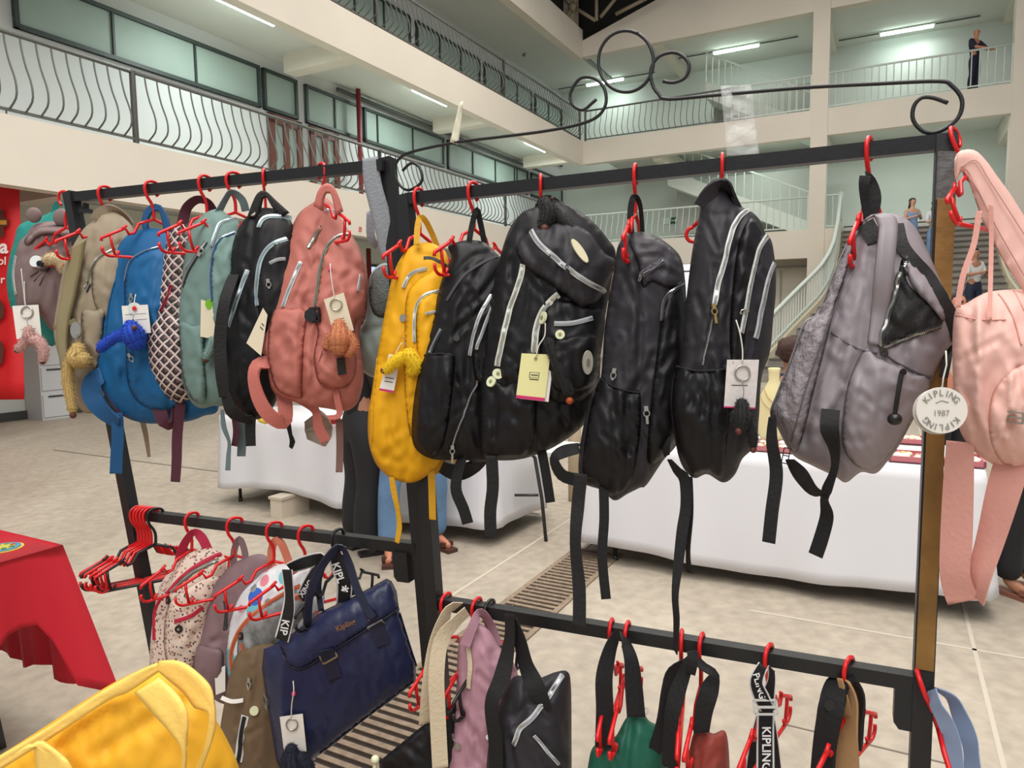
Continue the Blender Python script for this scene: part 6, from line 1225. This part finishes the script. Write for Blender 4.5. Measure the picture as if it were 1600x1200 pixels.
# cream display bust
bc = onT(1203, 690); bz = H + .012; prof = [(.075, 0), (.09, .02), (.10, .10), (.095, .17), (.05, .225), (.034, .25), (.035, .285), (.04, .30), (.03, .302)]
V = []; F = []; n = 24; bc = bc + ua * .12
for r_, z_ in prof: V += [bc * [1, 1, 0] + [r_ * math.cos(t), r_ * .7 * math.sin(t), bz + z_ * 1.5] for t in np.arange(n) * 2 * math.pi / n]
for i in range(len(prof) - 1): F += [[i * n + j, i * n + (j + 1) % n, (i + 1) * n + (j + 1) % n, (i + 1) * n + j] for j in range(n)]
F += [list(range(n))[::-1], [(len(prof) - 1) * n + j for j in range(n)]]
r = empty('display_bust', [*bc[:2], bz], 'cream necklace display bust on the long white cloth', 'display bust'); mk('bust', V, F, M('cream_velvet', 'd8cc9a', .7), r)
for k_, rr_ in ((0, .07), (1, .09)): MB().tube([bc * [1, 1, 0] + [rr_ * math.cos(t), -.02 - .06 * abs(math.sin(t)) - .005, bz + .33 - .05 * k_ - .1 * abs(math.sin(t))] for t in np.linspace(math.pi, 2 * math.pi, 14)], .003, 5).build('necklace', MATS['brass'], r, True)
# red table at the left with its emblem
redc = M('red_tablecloth', 'bd0c24', .7, bump=.1, bscale=5); C = np.array(Pz(95, 853, H)); ca, cb, _ = ab(C)
rt = empty('folding_table', W(ca - .6, cb - .5, 0), 'folding table under the red cloth near the yellow tote', 'table'); MB().abox(ca - 1.2, ca - .01, cb - .8, cb - .01, H - .035, H - .005).build('table_top', topm, rt)
for a, b in ((ca - .42, cb - .2), (ca - .42, cb - .7), (ca - 1.1, cb - .2), (ca - 1.1, cb - .7)): MB().tube([W(a, b, H - .03), W(a, b, 0)], .014, 8).build('leg', legm, rt, True)
MB().tube(smooth_path([W(ca - .05, cb - .9, .30), W(ca - .12, cb - .5, .28), W(ca - .14, cb - .3, .25), W(ca - .15, cb - .2, .05), W(ca - .15, cb - .19, 0.01)], .05), .014, 8).build('brace', legm, rt, True)
def red_cloth():
    nB, nA = 26, 30; V = []; F = []
    per = [(ca - 1.2 + 1.2 * i / nA, cb, 0, 1) for i in range(nA)] + [(ca, cb - .8 * i / nB, 1, 0) for i in range(nB + 1)]
    N = len(per); rows = 14
    for k in range(rows):
        f = k / (rows - 1)
        for i, (a, b, na, nb) in enumerate(per):
            dc = abs(i - nA); cf_ = math.exp(-(dc / 1.7) ** 2)
            if dc == 0: na, nb = .7, .7
            hem = (.50 + .03 * math.sin(i * .5) if i < nA else .21 + .02 * math.sin(i * .7)); hem = hem * (1 - cf_) + .16 * cf_
            o = .006 + f * (.03 + .015 * math.sin(i * .9) + .012 * math.sin(i * 1.9 + 1)) + cf_ * .10 * f
            V.append(W(a + na * o, b + nb * o, H + .003 - (H - hem) * f))
    F = [[k * N + i, k * N + i + 1, (k + 1) * N + i + 1, (k + 1) * N + i] for k in range(rows - 1) for i in range(N - 1)]
    t0 = len(V); V.append(W(ca - 1.2, cb - .8, H + .003)); F.append(list(range(N)) + [t0])
    o = tag(mk('tablecloth', V, F, redc), 'bright red cloth hanging in folds from the table corner near the yellow tote', 'tablecloth'); m_ = o.modifiers.new('thickness', 'SOLIDIFY'); m_.thickness = .002; m_.offset = 0
red_cloth()
e = Pz(5, 857, H + .004); r = empty('badge', e, 'round yellow and blue badge lying on the red cloth', 'badge')
for nm, rad, cc, zz in (('rim', .062, 'd8b64a', 0), ('disc', .054, '4a86a0', .003), ('centre', .036, 'b8b04a', .0045)): MB().tube([e + [0, 0, zz], e + [0, 0, zz + .003]], rad, 28).build(nm, M('badge_' + nm, cc, .4), r)
for t in range(7): MB().ball(e + [.03 * math.cos(t * .9), .03 * math.sin(t * .9), .008], .009, 5, (1, 1, .3)).build('print_dot', M('badge_red', 'a63a34', .4) if t % 2 else M('badge_green', '4d7f3c', .4), r, True)
# yellow tote in front, on a low stand
ytm = M('yellow_canvas', 'e5a91c', .65, bump=.08, bscale=10, crinkle=.07); yts = M('yellow_strap', 'f4cb66', .65, bump=.1, bscale=100)
o = [(-90, 1230), (-20, 1192), (60, 1142), (130, 1096), (175, 1068), (215, 1048), (245, 1036), (262, 1040), (290, 1062), (318, 1085), (335, 1120), (352, 1150), (372, 1195), (384, 1260), (384, 1400), (200, 1440), (-60, 1420)]
b = Bag('tote_bag', 'big bright yellow canvas tote in front of the racks', 'bag', 1.15, bb(o))
b.cushion('body', o, ytm, .10, .08, step=9, pw=.4, folds=[([(95, 1170), (120, 1145), (170, 1110)], 9, -.014), ([(60, 1150), (150, 1110), (230, 1070)], 14, .008), ([(150, 1180), (230, 1130), (300, 1090)], 12, -.008)], wr=.004, cr=.4)
panel(b, 'rim', [(-60, 1215), (60, 1146), (160, 1080), (210, 1052), (243, 1037)], [(-40, 1228), (70, 1160), (168, 1096), (200, 1082), (248, 1050)], yts, 1.055, .003)
panel(b, 'handle', [(210, 1083), (240, 1117), (267, 1147), (283, 1172), (282, 1215)], [(247, 1060), (268, 1078), (284, 1098), (293, 1124), (291, 1160), (289, 1215)], yts, lambda t: 1.015 - .02 * math.sin(t * 2.5), .002)
panel(b, 'handle', [(245, 1048), (264, 1064), (287, 1084), (304, 1107), (323, 1112), (325, 1133), (317, 1173), (300, 1215)], [(248, 1034), (277, 1034), (301, 1047), (327, 1073), (334, 1100), (336, 1122), (333, 1152), (310, 1215)], yts, lambda t: 1.055 - .03 * math.sin(t * 2.5), .002)
panel(b, 'handle', [(18, 1182), (44, 1164), (52, 1168), (60, 1240)], [(56, 1160), (66, 1160), (104, 1190), (124, 1240)], yts, 1.025, .002)
zs = float(P(200, 1440, 1.15)[2]); zs = min(zs, float(P(-60, 1420, 1.05)[2])) - .004
r = empty('side_table', [-.62, 1.12, 0], 'low wooden stand under the big yellow tote', 'table')
MB().hexa([(x, y, z) for z in (zs - .03, zs) for x, y in ((-1.05, .85), (-.25, .85), (-.25, 1.4), (-1.05, 1.4))]).build('table_top', M('stand_wood', '7d5f40', .6), r)
for x, y in ((-1, .9), (-.3, .9), (-.3, 1.35), (-1, 1.35)): MB().bar((x, y, 0), (x, y, zs - .03), .04).build('leg', M('stand_wood', '7d5f40'), r)
# red banner hung from the balcony
bd = 9.35; bnr = M('red_banner_cloth', 'd01119', .6)
r = empty('banner', P(-80, 626, bd), 'tall red banner with white lettering hanging from the lower balcony', 'banner')
g = wavy([(-190, 262), (29, 240), (38, 624), (-190, 628)], bd, 14, 10, .04, 2); sheet(g, bnr, 'cloth', parent=r, th=.004)
MB().tube([P(-195, 262, bd), P(35, 234, bd - .05)], .045, 10).build('rod', M('red_rod', 'b8262c', .5), r, True)
for x0 in (-150, 10): MB().tube([P(x0, 238 - x0 * .12, bd), P(x0, 170 - x0 * .12, bd + .3)], .012, 6).build('tie', railm, r, True)
whp = M('white_banner_print', 'efe6e0', .6); orp = M('orange_print', 'c98a34', .6); brp = M('brown_print', '5a2a1c', .6)
text_px('lettering', 'a', 6, 386, 30, 0, whp, bd - .06, r, .03); text_px('lettering', 'ol', 3, 408, 18, 0, whp, bd - .06, r, .01); text_px('lettering', 'r', 4, 437, 18, 0, whp, bd - .06, r, .01)
def quadm(name, q, m_, dd): f = P([p[0] for p in q], [p[1] for p in q], [bd - dd] * len(q)); n = len(q); b2 = f + [0, .004, 0]; mk(name, np.vstack([f, b2]), [list(range(n))[::-1], [n + i for i in range(n)]], m_, r, False)
quadm('emblem', [(-12, 341), (-2, 341), (-2, 328), (6, 328), (6, 341), (13, 342), (13, 353), (6, 354), (6, 370), (-2, 370), (-2, 354), (-12, 353)], brp, .06); quadm('emblem_fill', [(-10, 344), (10, 344), (10, 351), (-10, 351)], orp, .064)
quadm('print_shape', [(-20, 470), (0, 468), (6, 478), (6, 494), (-2, 502), (-20, 502)], brp, .06); quadm('print_shape', [(-20, 535), (2, 533), (6, 545), (4, 566), (-2, 572), (-20, 572)], brp, .06)
# white cabinets by the ground-floor wall
for (x0, x1, y0, lab) in ((66, 112, 532, 'white drawer cabinet against the ground-floor wall behind the mauve and khaki backpacks'),):
    p0, p1 = ab(Pb(x0, 645, -11.9)), ab(Pb(x1, 645, -11.9)); zt = float(Pb(88, y0, -11.9)[2]); r = empty('cabinet', W((p0[0] + p1[0]) / 2, -12.1, 0), lab, 'cabinet')
    MB().abox(p0[0], p1[0], -12.35, -11.9, 0, zt).build('body', M('white_cabinet', 'c9ccce', .5), r)
    for f in (.02, .36, .68): MB().abox(p0[0] + .02, p1[0] - .02, -11.9, -11.88, zt * f + .02, zt * (f + .30)).build('drawer', M('white_cabinet', 'c9ccce'), r); MB().abox(p0[0] + .1, p1[0] - .1, -11.88, -11.86, zt * (f + .27), zt * (f + .285)).build('handle', blkplas, r)
# blue-white screen under the balcony, built as a glowing pane in a frame
r = empty('window_20', Pb(588, 395, BW + .1)); st(r); a0, a1 = apx(573, 400), apx(606, 400)
MB().abox(a0, a1, BW + .03, BW + .09, 2.35, 2.95).build('pane', M('blue_screen_glow', '8fb0d8', .3, emit=((.6, .75, 1.0), .8)), r); MB().abox(a0 - .05, a1 + .05, BW + .03, BW + .08, 2.28, 3.02).build('frame', framem, r)
tag(MB().tube([W(apx(576, 400, -11.5), -11.5, 0), W(apx(576, 400, -11.5), -11.5, 3.3)], .06, 10).build('pole', cr, smooth=True), 'dark red pole on the ground floor beside the grey wide strap', 'pole')
r = empty('window_21', Pb(180, 345, BW + .1)); st(r); a0, a1 = apx(196, 340), apx(272, 345)
MB().abox(a0, a1, BW + .03, BW + .09, 1.7, 3.0).build('pane', M('pale_blue_glass', 'b4bcd0', .3), r); MB().abox(a0 - .1, a1 + .1, BW + .03, BW + .08, 2.95, 3.1).build('frame', framem, r)
r = empty('sign', P(586, 361, 10.0)); tag(r, 'small red lettering on the balcony face behind the grey wide strap', 'sign')
ps = Pb(564, 357, BL); text_px('lettering', 'e', 562, 357, 16, 0, M('red_lettering', 'b8333a', .5), float((ps - CAMP) @ Fv) - .06, r, .02)

# ------------------------------------------------------------------ people
skin_a = M('skin_warm', 'a9765a', .6); skin_b = M('skin_light', 'c79a80', .6); skin_p = M('skin_peach', 'c07d62', .6)
def grown(name, J, E, mat, parent, lvl=2):
    keys = list(J); me = bpy.data.meshes.new(name); me.from_pydata([J[k][0] for k in keys], [(keys.index(a), keys.index(b)) for a, b in E], [])
    o = bpy.data.objects.new(name, me); COL.objects.link(o); bm = bmesh.new(); bm.from_mesh(me); ly = bm.verts.layers.skin.verify()
    for v, k in zip(bm.verts, keys):
        rr = J[k][1]; v[ly].radius = (rr, rr) if np.isscalar(rr) else rr; v[ly].use_root = (k == keys[0])
    bm.to_mesh(me); bm.free()
    m1 = o.modifiers.new('a', 'SKIN'); m1.use_smooth_shade = True; m2 = o.modifiers.new('b', 'SUBSURF'); m2.levels = lvl
    dg = bpy.context.evaluated_depsgraph_get(); m = bpy.data.meshes.new_from_object(o.evaluated_get(dg)); bpy.data.objects.remove(o)
    V = np.array([v.co[:] for v in m.vertices]); F = [list(p.vertices) for p in m.polygons]; return mk(name, V, F, mat, parent)
def person(label, pos, face, h, top, bottom, hair, skin, pose='stand', hairlen=0, sleeves=True, legs_only=False, shoes=None, skirt=False, stride=.0, group=None, spread=.10, wide=.02):
    # pos: point between the feet; face: heading in degrees, 0 looks at the camera; s scales a 1.7 m figure
    pos = np.asarray(pos, float); s = h / 1.7; th = math.radians(face); fx = np.array([math.sin(th), -math.cos(th), 0]); rt = np.array([-fx[1], fx[0], 0]) * -1
    def q(x, y, z): return tuple(pos + rt * x * s + fx * y * s + np.array([0, 0, z * s]))
    root = empty('person', pos, label, 'person', group)
    sit = pose == 'sit'
    arm = {'stand': ((.21, .02, 1.10), (.22, .10, .86)), 'lean': ((.24, .18, 1.14), (.14, .38, 1.06)), 'hold': ((.22, .06, 1.12), (.07, .27, 1.17)), 'sit': ((.22, .1, 1.1), (.12, .3, 1.0))}[pose]
    J = {'pelvis': (q(0, 0, .93), (.13 * s, .10 * s)), 'waist': (q(0, .01, 1.08), (.115 * s, .085 * s)), 'chest': (q(0, .01, 1.27), (.14 * s, .10 * s)), 'neck0': (q(0, 0, 1.42), (.06 * s, .055 * s)), 'neck': (q(0, .01, 1.48), .048 * s), 'head0': (q(0, .02, 1.54), (.062 * s, .072 * s)), 'head': (q(0, .02, 1.61), (.074 * s, .088 * s)), 'crown': (q(0, .01, 1.665), (.055 * s, .065 * s))}
    E = [('pelvis', 'waist'), ('waist', 'chest'), ('chest', 'neck0'), ('neck0', 'neck'), ('neck', 'head0'), ('head0', 'head'), ('head', 'crown')]
    for k, sg in (('l', -1), ('r', 1)):
        (ex, ey, ez), (wx, wy, wz) = arm
        J['sh' + k] = (q(.17 * sg, 0, 1.37), .055 * s); J['el' + k] = (q(ex * sg, ey, ez), .042 * s); J['wr' + k] = (q(wx * sg, wy, wz), .028 * s); d = np.array([wx - ex, wy - ey, wz - ez]); d /= np.linalg.norm(d)
        J['pa' + k] = (q((wx + d[0] * .06) * sg, wy + d[1] * .06, wz + d[2] * .06), (.036 * s, .02 * s)); E += [('chest', 'sh' + k), ('sh' + k, 'el' + k), ('el' + k, 'wr' + k), ('wr' + k, 'pa' + k)]
        for i in range(4):
            o_ = (i - 1.5) * .019; b0 = np.array([wx, wy, wz]) + d * .1 + np.array([o_ * abs(d[2]) + o_ * .4, o_ * .3, o_ * .3 * (1 - abs(d[2]))]); b1 = b0 + d * (.075 - .012 * abs(i - 1.4)) + [0, .012, -.008]
            J['f%d%s' % (i, k)] = (q(b0[0] * sg, b0[1], b0[2]), .0095 * s); J['g%d%s' % (i, k)] = (q(b1[0] * sg, b1[1], b1[2]), .008 * s); E += [('pa' + k, 'f%d%s' % (i, k)), ('f%d%s' % (i, k), 'g%d%s' % (i, k))]
        tb = np.array([wx, wy, wz]) + d * .05 + [-.035, .02, 0]; J['th' + k] = (q(tb[0] * sg, tb[1], tb[2]), .011 * s); E.append(('wr' + k, 'th' + k))
        sd = stride * sg
        kn, an = ((.10, .42, .90), (.10, .42, .48)) if sit else ((.005 + spread, .02 + sd * .5, .50), (spread * 1.15 - .015, -.02 + sd, .085))
        J['hi' + k] = (q(.095 * sg, 0, .86), .088 * s); J['kn' + k] = (q(kn[0] * sg, kn[1], kn[2]), .058 * s); J['ca' + k] = (q(kn[0] * sg, (kn[1] * .6 + an[1] * .4) - .02, kn[2] * .6 + an[2] * .4), .052 * s); J['an' + k] = (q(an[0] * sg, an[1], an[2]), .036 * s); J['to' + k] = (q(an[0] * sg * 1.25, an[1] + .15, an[2] - .055), (.036 * s, .022 * s))
        E += [('pelvis', 'hi' + k), ('hi' + k, 'kn' + k), ('kn' + k, 'ca' + k), ('ca' + k, 'an' + k), ('an' + k, 'to' + k)]
    grown('body', J, E, skin, root)
    def gar(name, ks, ed, add, mat, over={}):
        JJ = {}
        for k in ks:
            p, r_ = J[k]; r_ = (r_, r_) if np.isscalar(r_) else r_; a = over.get(k, add); JJ[k] = (p, (r_[0] + a * s, r_[1] + a * s))
        grown(name, JJ, ed, mat, root)
    def leg(k, end): return ['hi' + k, 'kn' + k, 'ca' + k] + ([end + k] if end else [])
    if skirt:
        V = []; F = []; n = 24; prof = [(1.12, .13), (.98, .155), (.8, .19), (.55, .22), (.42, .235)]
        for z, r_ in prof: V += [q(r_ * math.cos(t), r_ * .75 * math.sin(t), z) for t in np.arange(n) * 2 * math.pi / n]
        for i in range(len(prof) - 1): F += [[i * n + j, (i + 1) * n + j, (i + 1) * n + (j + 1) % n, i * n + (j + 1) % n] for j in range(n)]
        F += [list(range(n)), [(len(prof) - 1) * n + j for j in range(n)][::-1]]; mk('skirt', V, F, bottom, root)
    else:
        gar('trousers', ['pelvis', 'waist'] + leg('l', 'an') + leg('r', 'an'), [('pelvis', 'waist')] + [(a + k, b + k) for k in 'lr' for a, b in (('hi', 'kn'), ('kn', 'ca'), ('ca', 'an'))] + [('pelvis', 'hil'), ('pelvis', 'hir')], wide, bottom, {'waist': -.01, 'pelvis': .012, 'anl': wide + .025, 'anr': wide + .025, 'cal': wide + .008, 'car': wide + .008})
    ks = ['chest', 'waist', 'pelvis', 'shl', 'shr'] + (['ell', 'elr'] if sleeves else [])
    gar('top', ks, [('chest', 'waist'), ('waist', 'pelvis'), ('chest', 'shl'), ('chest', 'shr')] + ([('shl', 'ell'), ('shr', 'elr')] if sleeves else []), .016, top, {'pelvis': .022, 'ell': .018, 'elr': .018, 'chest': .008})
    # hair, face, shoes
    V, F = ball_geo(10); hc = np.array(q(0, -.012, 1.625)); HV = []
    curl = hairlen == 'curly'
    for v in V:
        p = v * [.092, .106, .088] * s * (1.35 if curl else 1.0)
        if not curl and v[1] > .35 and v[2] < .45: p = p * .78
        if curl: p = p * (1 + .22 * noise.noise(Vector(v * 6)))
        if not curl and v[2] < -.35 and v[1] < .3: p = p * [1, 1, 1.0]
        HV.append(hc + rt * p[0] + fx * p[1] + np.array([0, 0, p[2]]))
    if hair: mk('hair', HV, F, hair, root)
    if hair and hairlen and not curl: grown('long_hair', {'a': (q(0, -.06, 1.62), (.085 * s, .05 * s)), 'b': (q(.03, -.085, 1.45), (.08 * s, .04 * s)), 'c': (q(.05, -.09, 1.28), (.055 * s, .03 * s)), 'd': (q(.05, -.08, 1.16), (.03 * s, .02 * s))}, [('a', 'b'), ('b', 'c'), ('c', 'd')], hair, root)
    for x in (-.03, .03): MB().ball(q(x, .098, 1.612), .0095 * s, 5).build('eye', M('dark_eye', '1d1512', .3), root, True)
    MB().ball(q(0, .112, 1.585), .014 * s, 6, (.8, 1, 1.3)).build('nose', skin, root, True); MB().ball(q(0, .094, 1.55), .02 * s, 6, (1, .4, .35)).build('mouth', M('lip', '8a4a40', .5), root, True)
    for x in (-.083, .083): MB().ball(q(x, .01, 1.60), .022 * s, 6, (.4, .8, 1.2)).build('ear', skin, root, True)
    if shoes:
        for sg in (-1, 1):
            k = 'l' if sg < 0 else 'r'; a_ = np.array(J['an' + k][0]); t_ = np.array(J['to' + k][0]); dd = t_ - a_; dd[2] = 0; dd /= np.linalg.norm(dd); base = a_.copy(); base[2] = pos[2] + .012
            MB().bar(base - dd * .07 * s, base + dd * .19 * s, .085 * s, .024).bar(base + dd * .10 * s + np.array([0, 0, .035]), base + dd * .135 * s + np.array([0, 0, .035]), .09 * s, .03).build('sandal', shoes, root)
    return root
dkp = M('black_trouser_cloth', '1b1b1e', .8); jn = M('blue_denim', '6284a8', .8, bump=.15, bscale=60, var=.12, vscale=8); blt = M('black_shirt', '17171a', .8); brs = M('brown_sandal', '4a2b20', .6)
hairb = M('black_hair', '18120f', .5); hairc = M('brown_curls', '3a1d14', .7, bump=.8, bscale=60)
pA = P(572, 870, 4.78); pA[2] = 0; person('person in black trousers standing behind the salmon backpack', pA, 125, 1.62, blt, dkp, hairb, skin_a, 'hold', wide=.05, shoes=M('black_shoe', '1a1a1a', .5))
pB = Pz(648, 866); person('person in light blue jeans and brown sandals standing behind the yellow backpack', pB, 25, 1.6, blt, jn, hairb, skin_p, 'stand', shoes=brs, stride=.06, spread=.18)
pC = W(5.35, ab(Pb(1236, 545, 0))[1] * 0 + float(ab(Pa(1236, 545, 5.35))[1]), 0); person('person with curly brown hair bending behind the long white cloth', pC - [0, 0, 0.0], 200, 1.36, M('dark_blue_shirt', '1e2240', .8), dkp, hairc, skin_a, 'stand', hairlen='curly')
pE = Pz(1592, 925); person('person in black trousers and sandals standing past the pale pink straps', pE, 30, 1.52, blt, dkp, hairb, skin_a, 'stand', shoes=M('gold_sandal', '8a5a4a', .5))
aD = 6.6; pD = Pa(1490, 465, aD); person('person standing behind the brown post, only the face showing', [pD[0], pD[1], 0], 20, 1.72, M('cream_shirt', 'cbb9a2', .8), dkp, hairb, skin_p, 'stand')
def on_stair(px, pyhead, h):
    # walk up the staircase until the head of a person of this height shows at the pixel
    best = None
    for i in range(NS - 1):
        a = SA0 + (SA1 - SA0) * (i + .5) / NS; z = Z1 * (i + 1) / NS; p = Pa(px, pyhead, a); e_ = abs(p[2] - (z + h))
        if best is None or e_ < best[0]: best = (e_, p, z)
    return np.array([best[1][0], best[1][1], best[2] + .005])
person('woman in a pale blue dress walking down the staircase, above the grey backpack', on_stair(1426, 313, 1.62), 0, 1.62, M('pale_blue_dress', '7f9bc0', .8), M('pale_blue_dress', '7f9bc0'), hairb, skin_b, 'hold', hairlen=1, sleeves=False, skirt=True)
person('woman in white top and blue jeans on the staircase beside the brown post', on_stair(1462, 312, 1.66), -10, 1.66, M('white_top', 'c9cdd2', .8), jn, hairb, skin_b, 'hold', hairlen=1)
person('man in white shirt and navy trousers on the staircase past the brown post', on_stair(1524, 384, 1.74), 10, 1.74, M('white_shirt', 'd4d2cc', .8), M('navy_trousers', '1d2438', .8), hairb, skin_a, 'hold')
gp = Pa(1520, 150, AF + .55); person('guard in navy uniform leaning on the far upper balcony railing', [gp[0], gp[1], Z2], 25, 1.76, M('navy_uniform', '1a1f33', .8), M('navy_uniform', '1a1f33'), None, skin_p, 'lean')

a0_, b0_, z0_ = ab(Pa(1066, 470, AF + 1.38)); a1_, b1_, z1_ = ab(Pa(1082, 398, AF + 1.38))
r = empty('window_22', W(AF + 1.38, b0_, z0_)); st(r)
MB().abox(AF + 1.35, AF + 1.4, b0_, b1_, z0_, z1_).build('pane', M('bright_window', 'dfe6f2', .4, emit=((.85, .92, 1), 1.0)), r)
mb = MB()
for bb_ in (b0_ - .05, b1_): mb.abox(AF + 1.33, AF + 1.41, bb_, bb_ + .05, z0_, z1_)
mb.build('frame', framem, r)
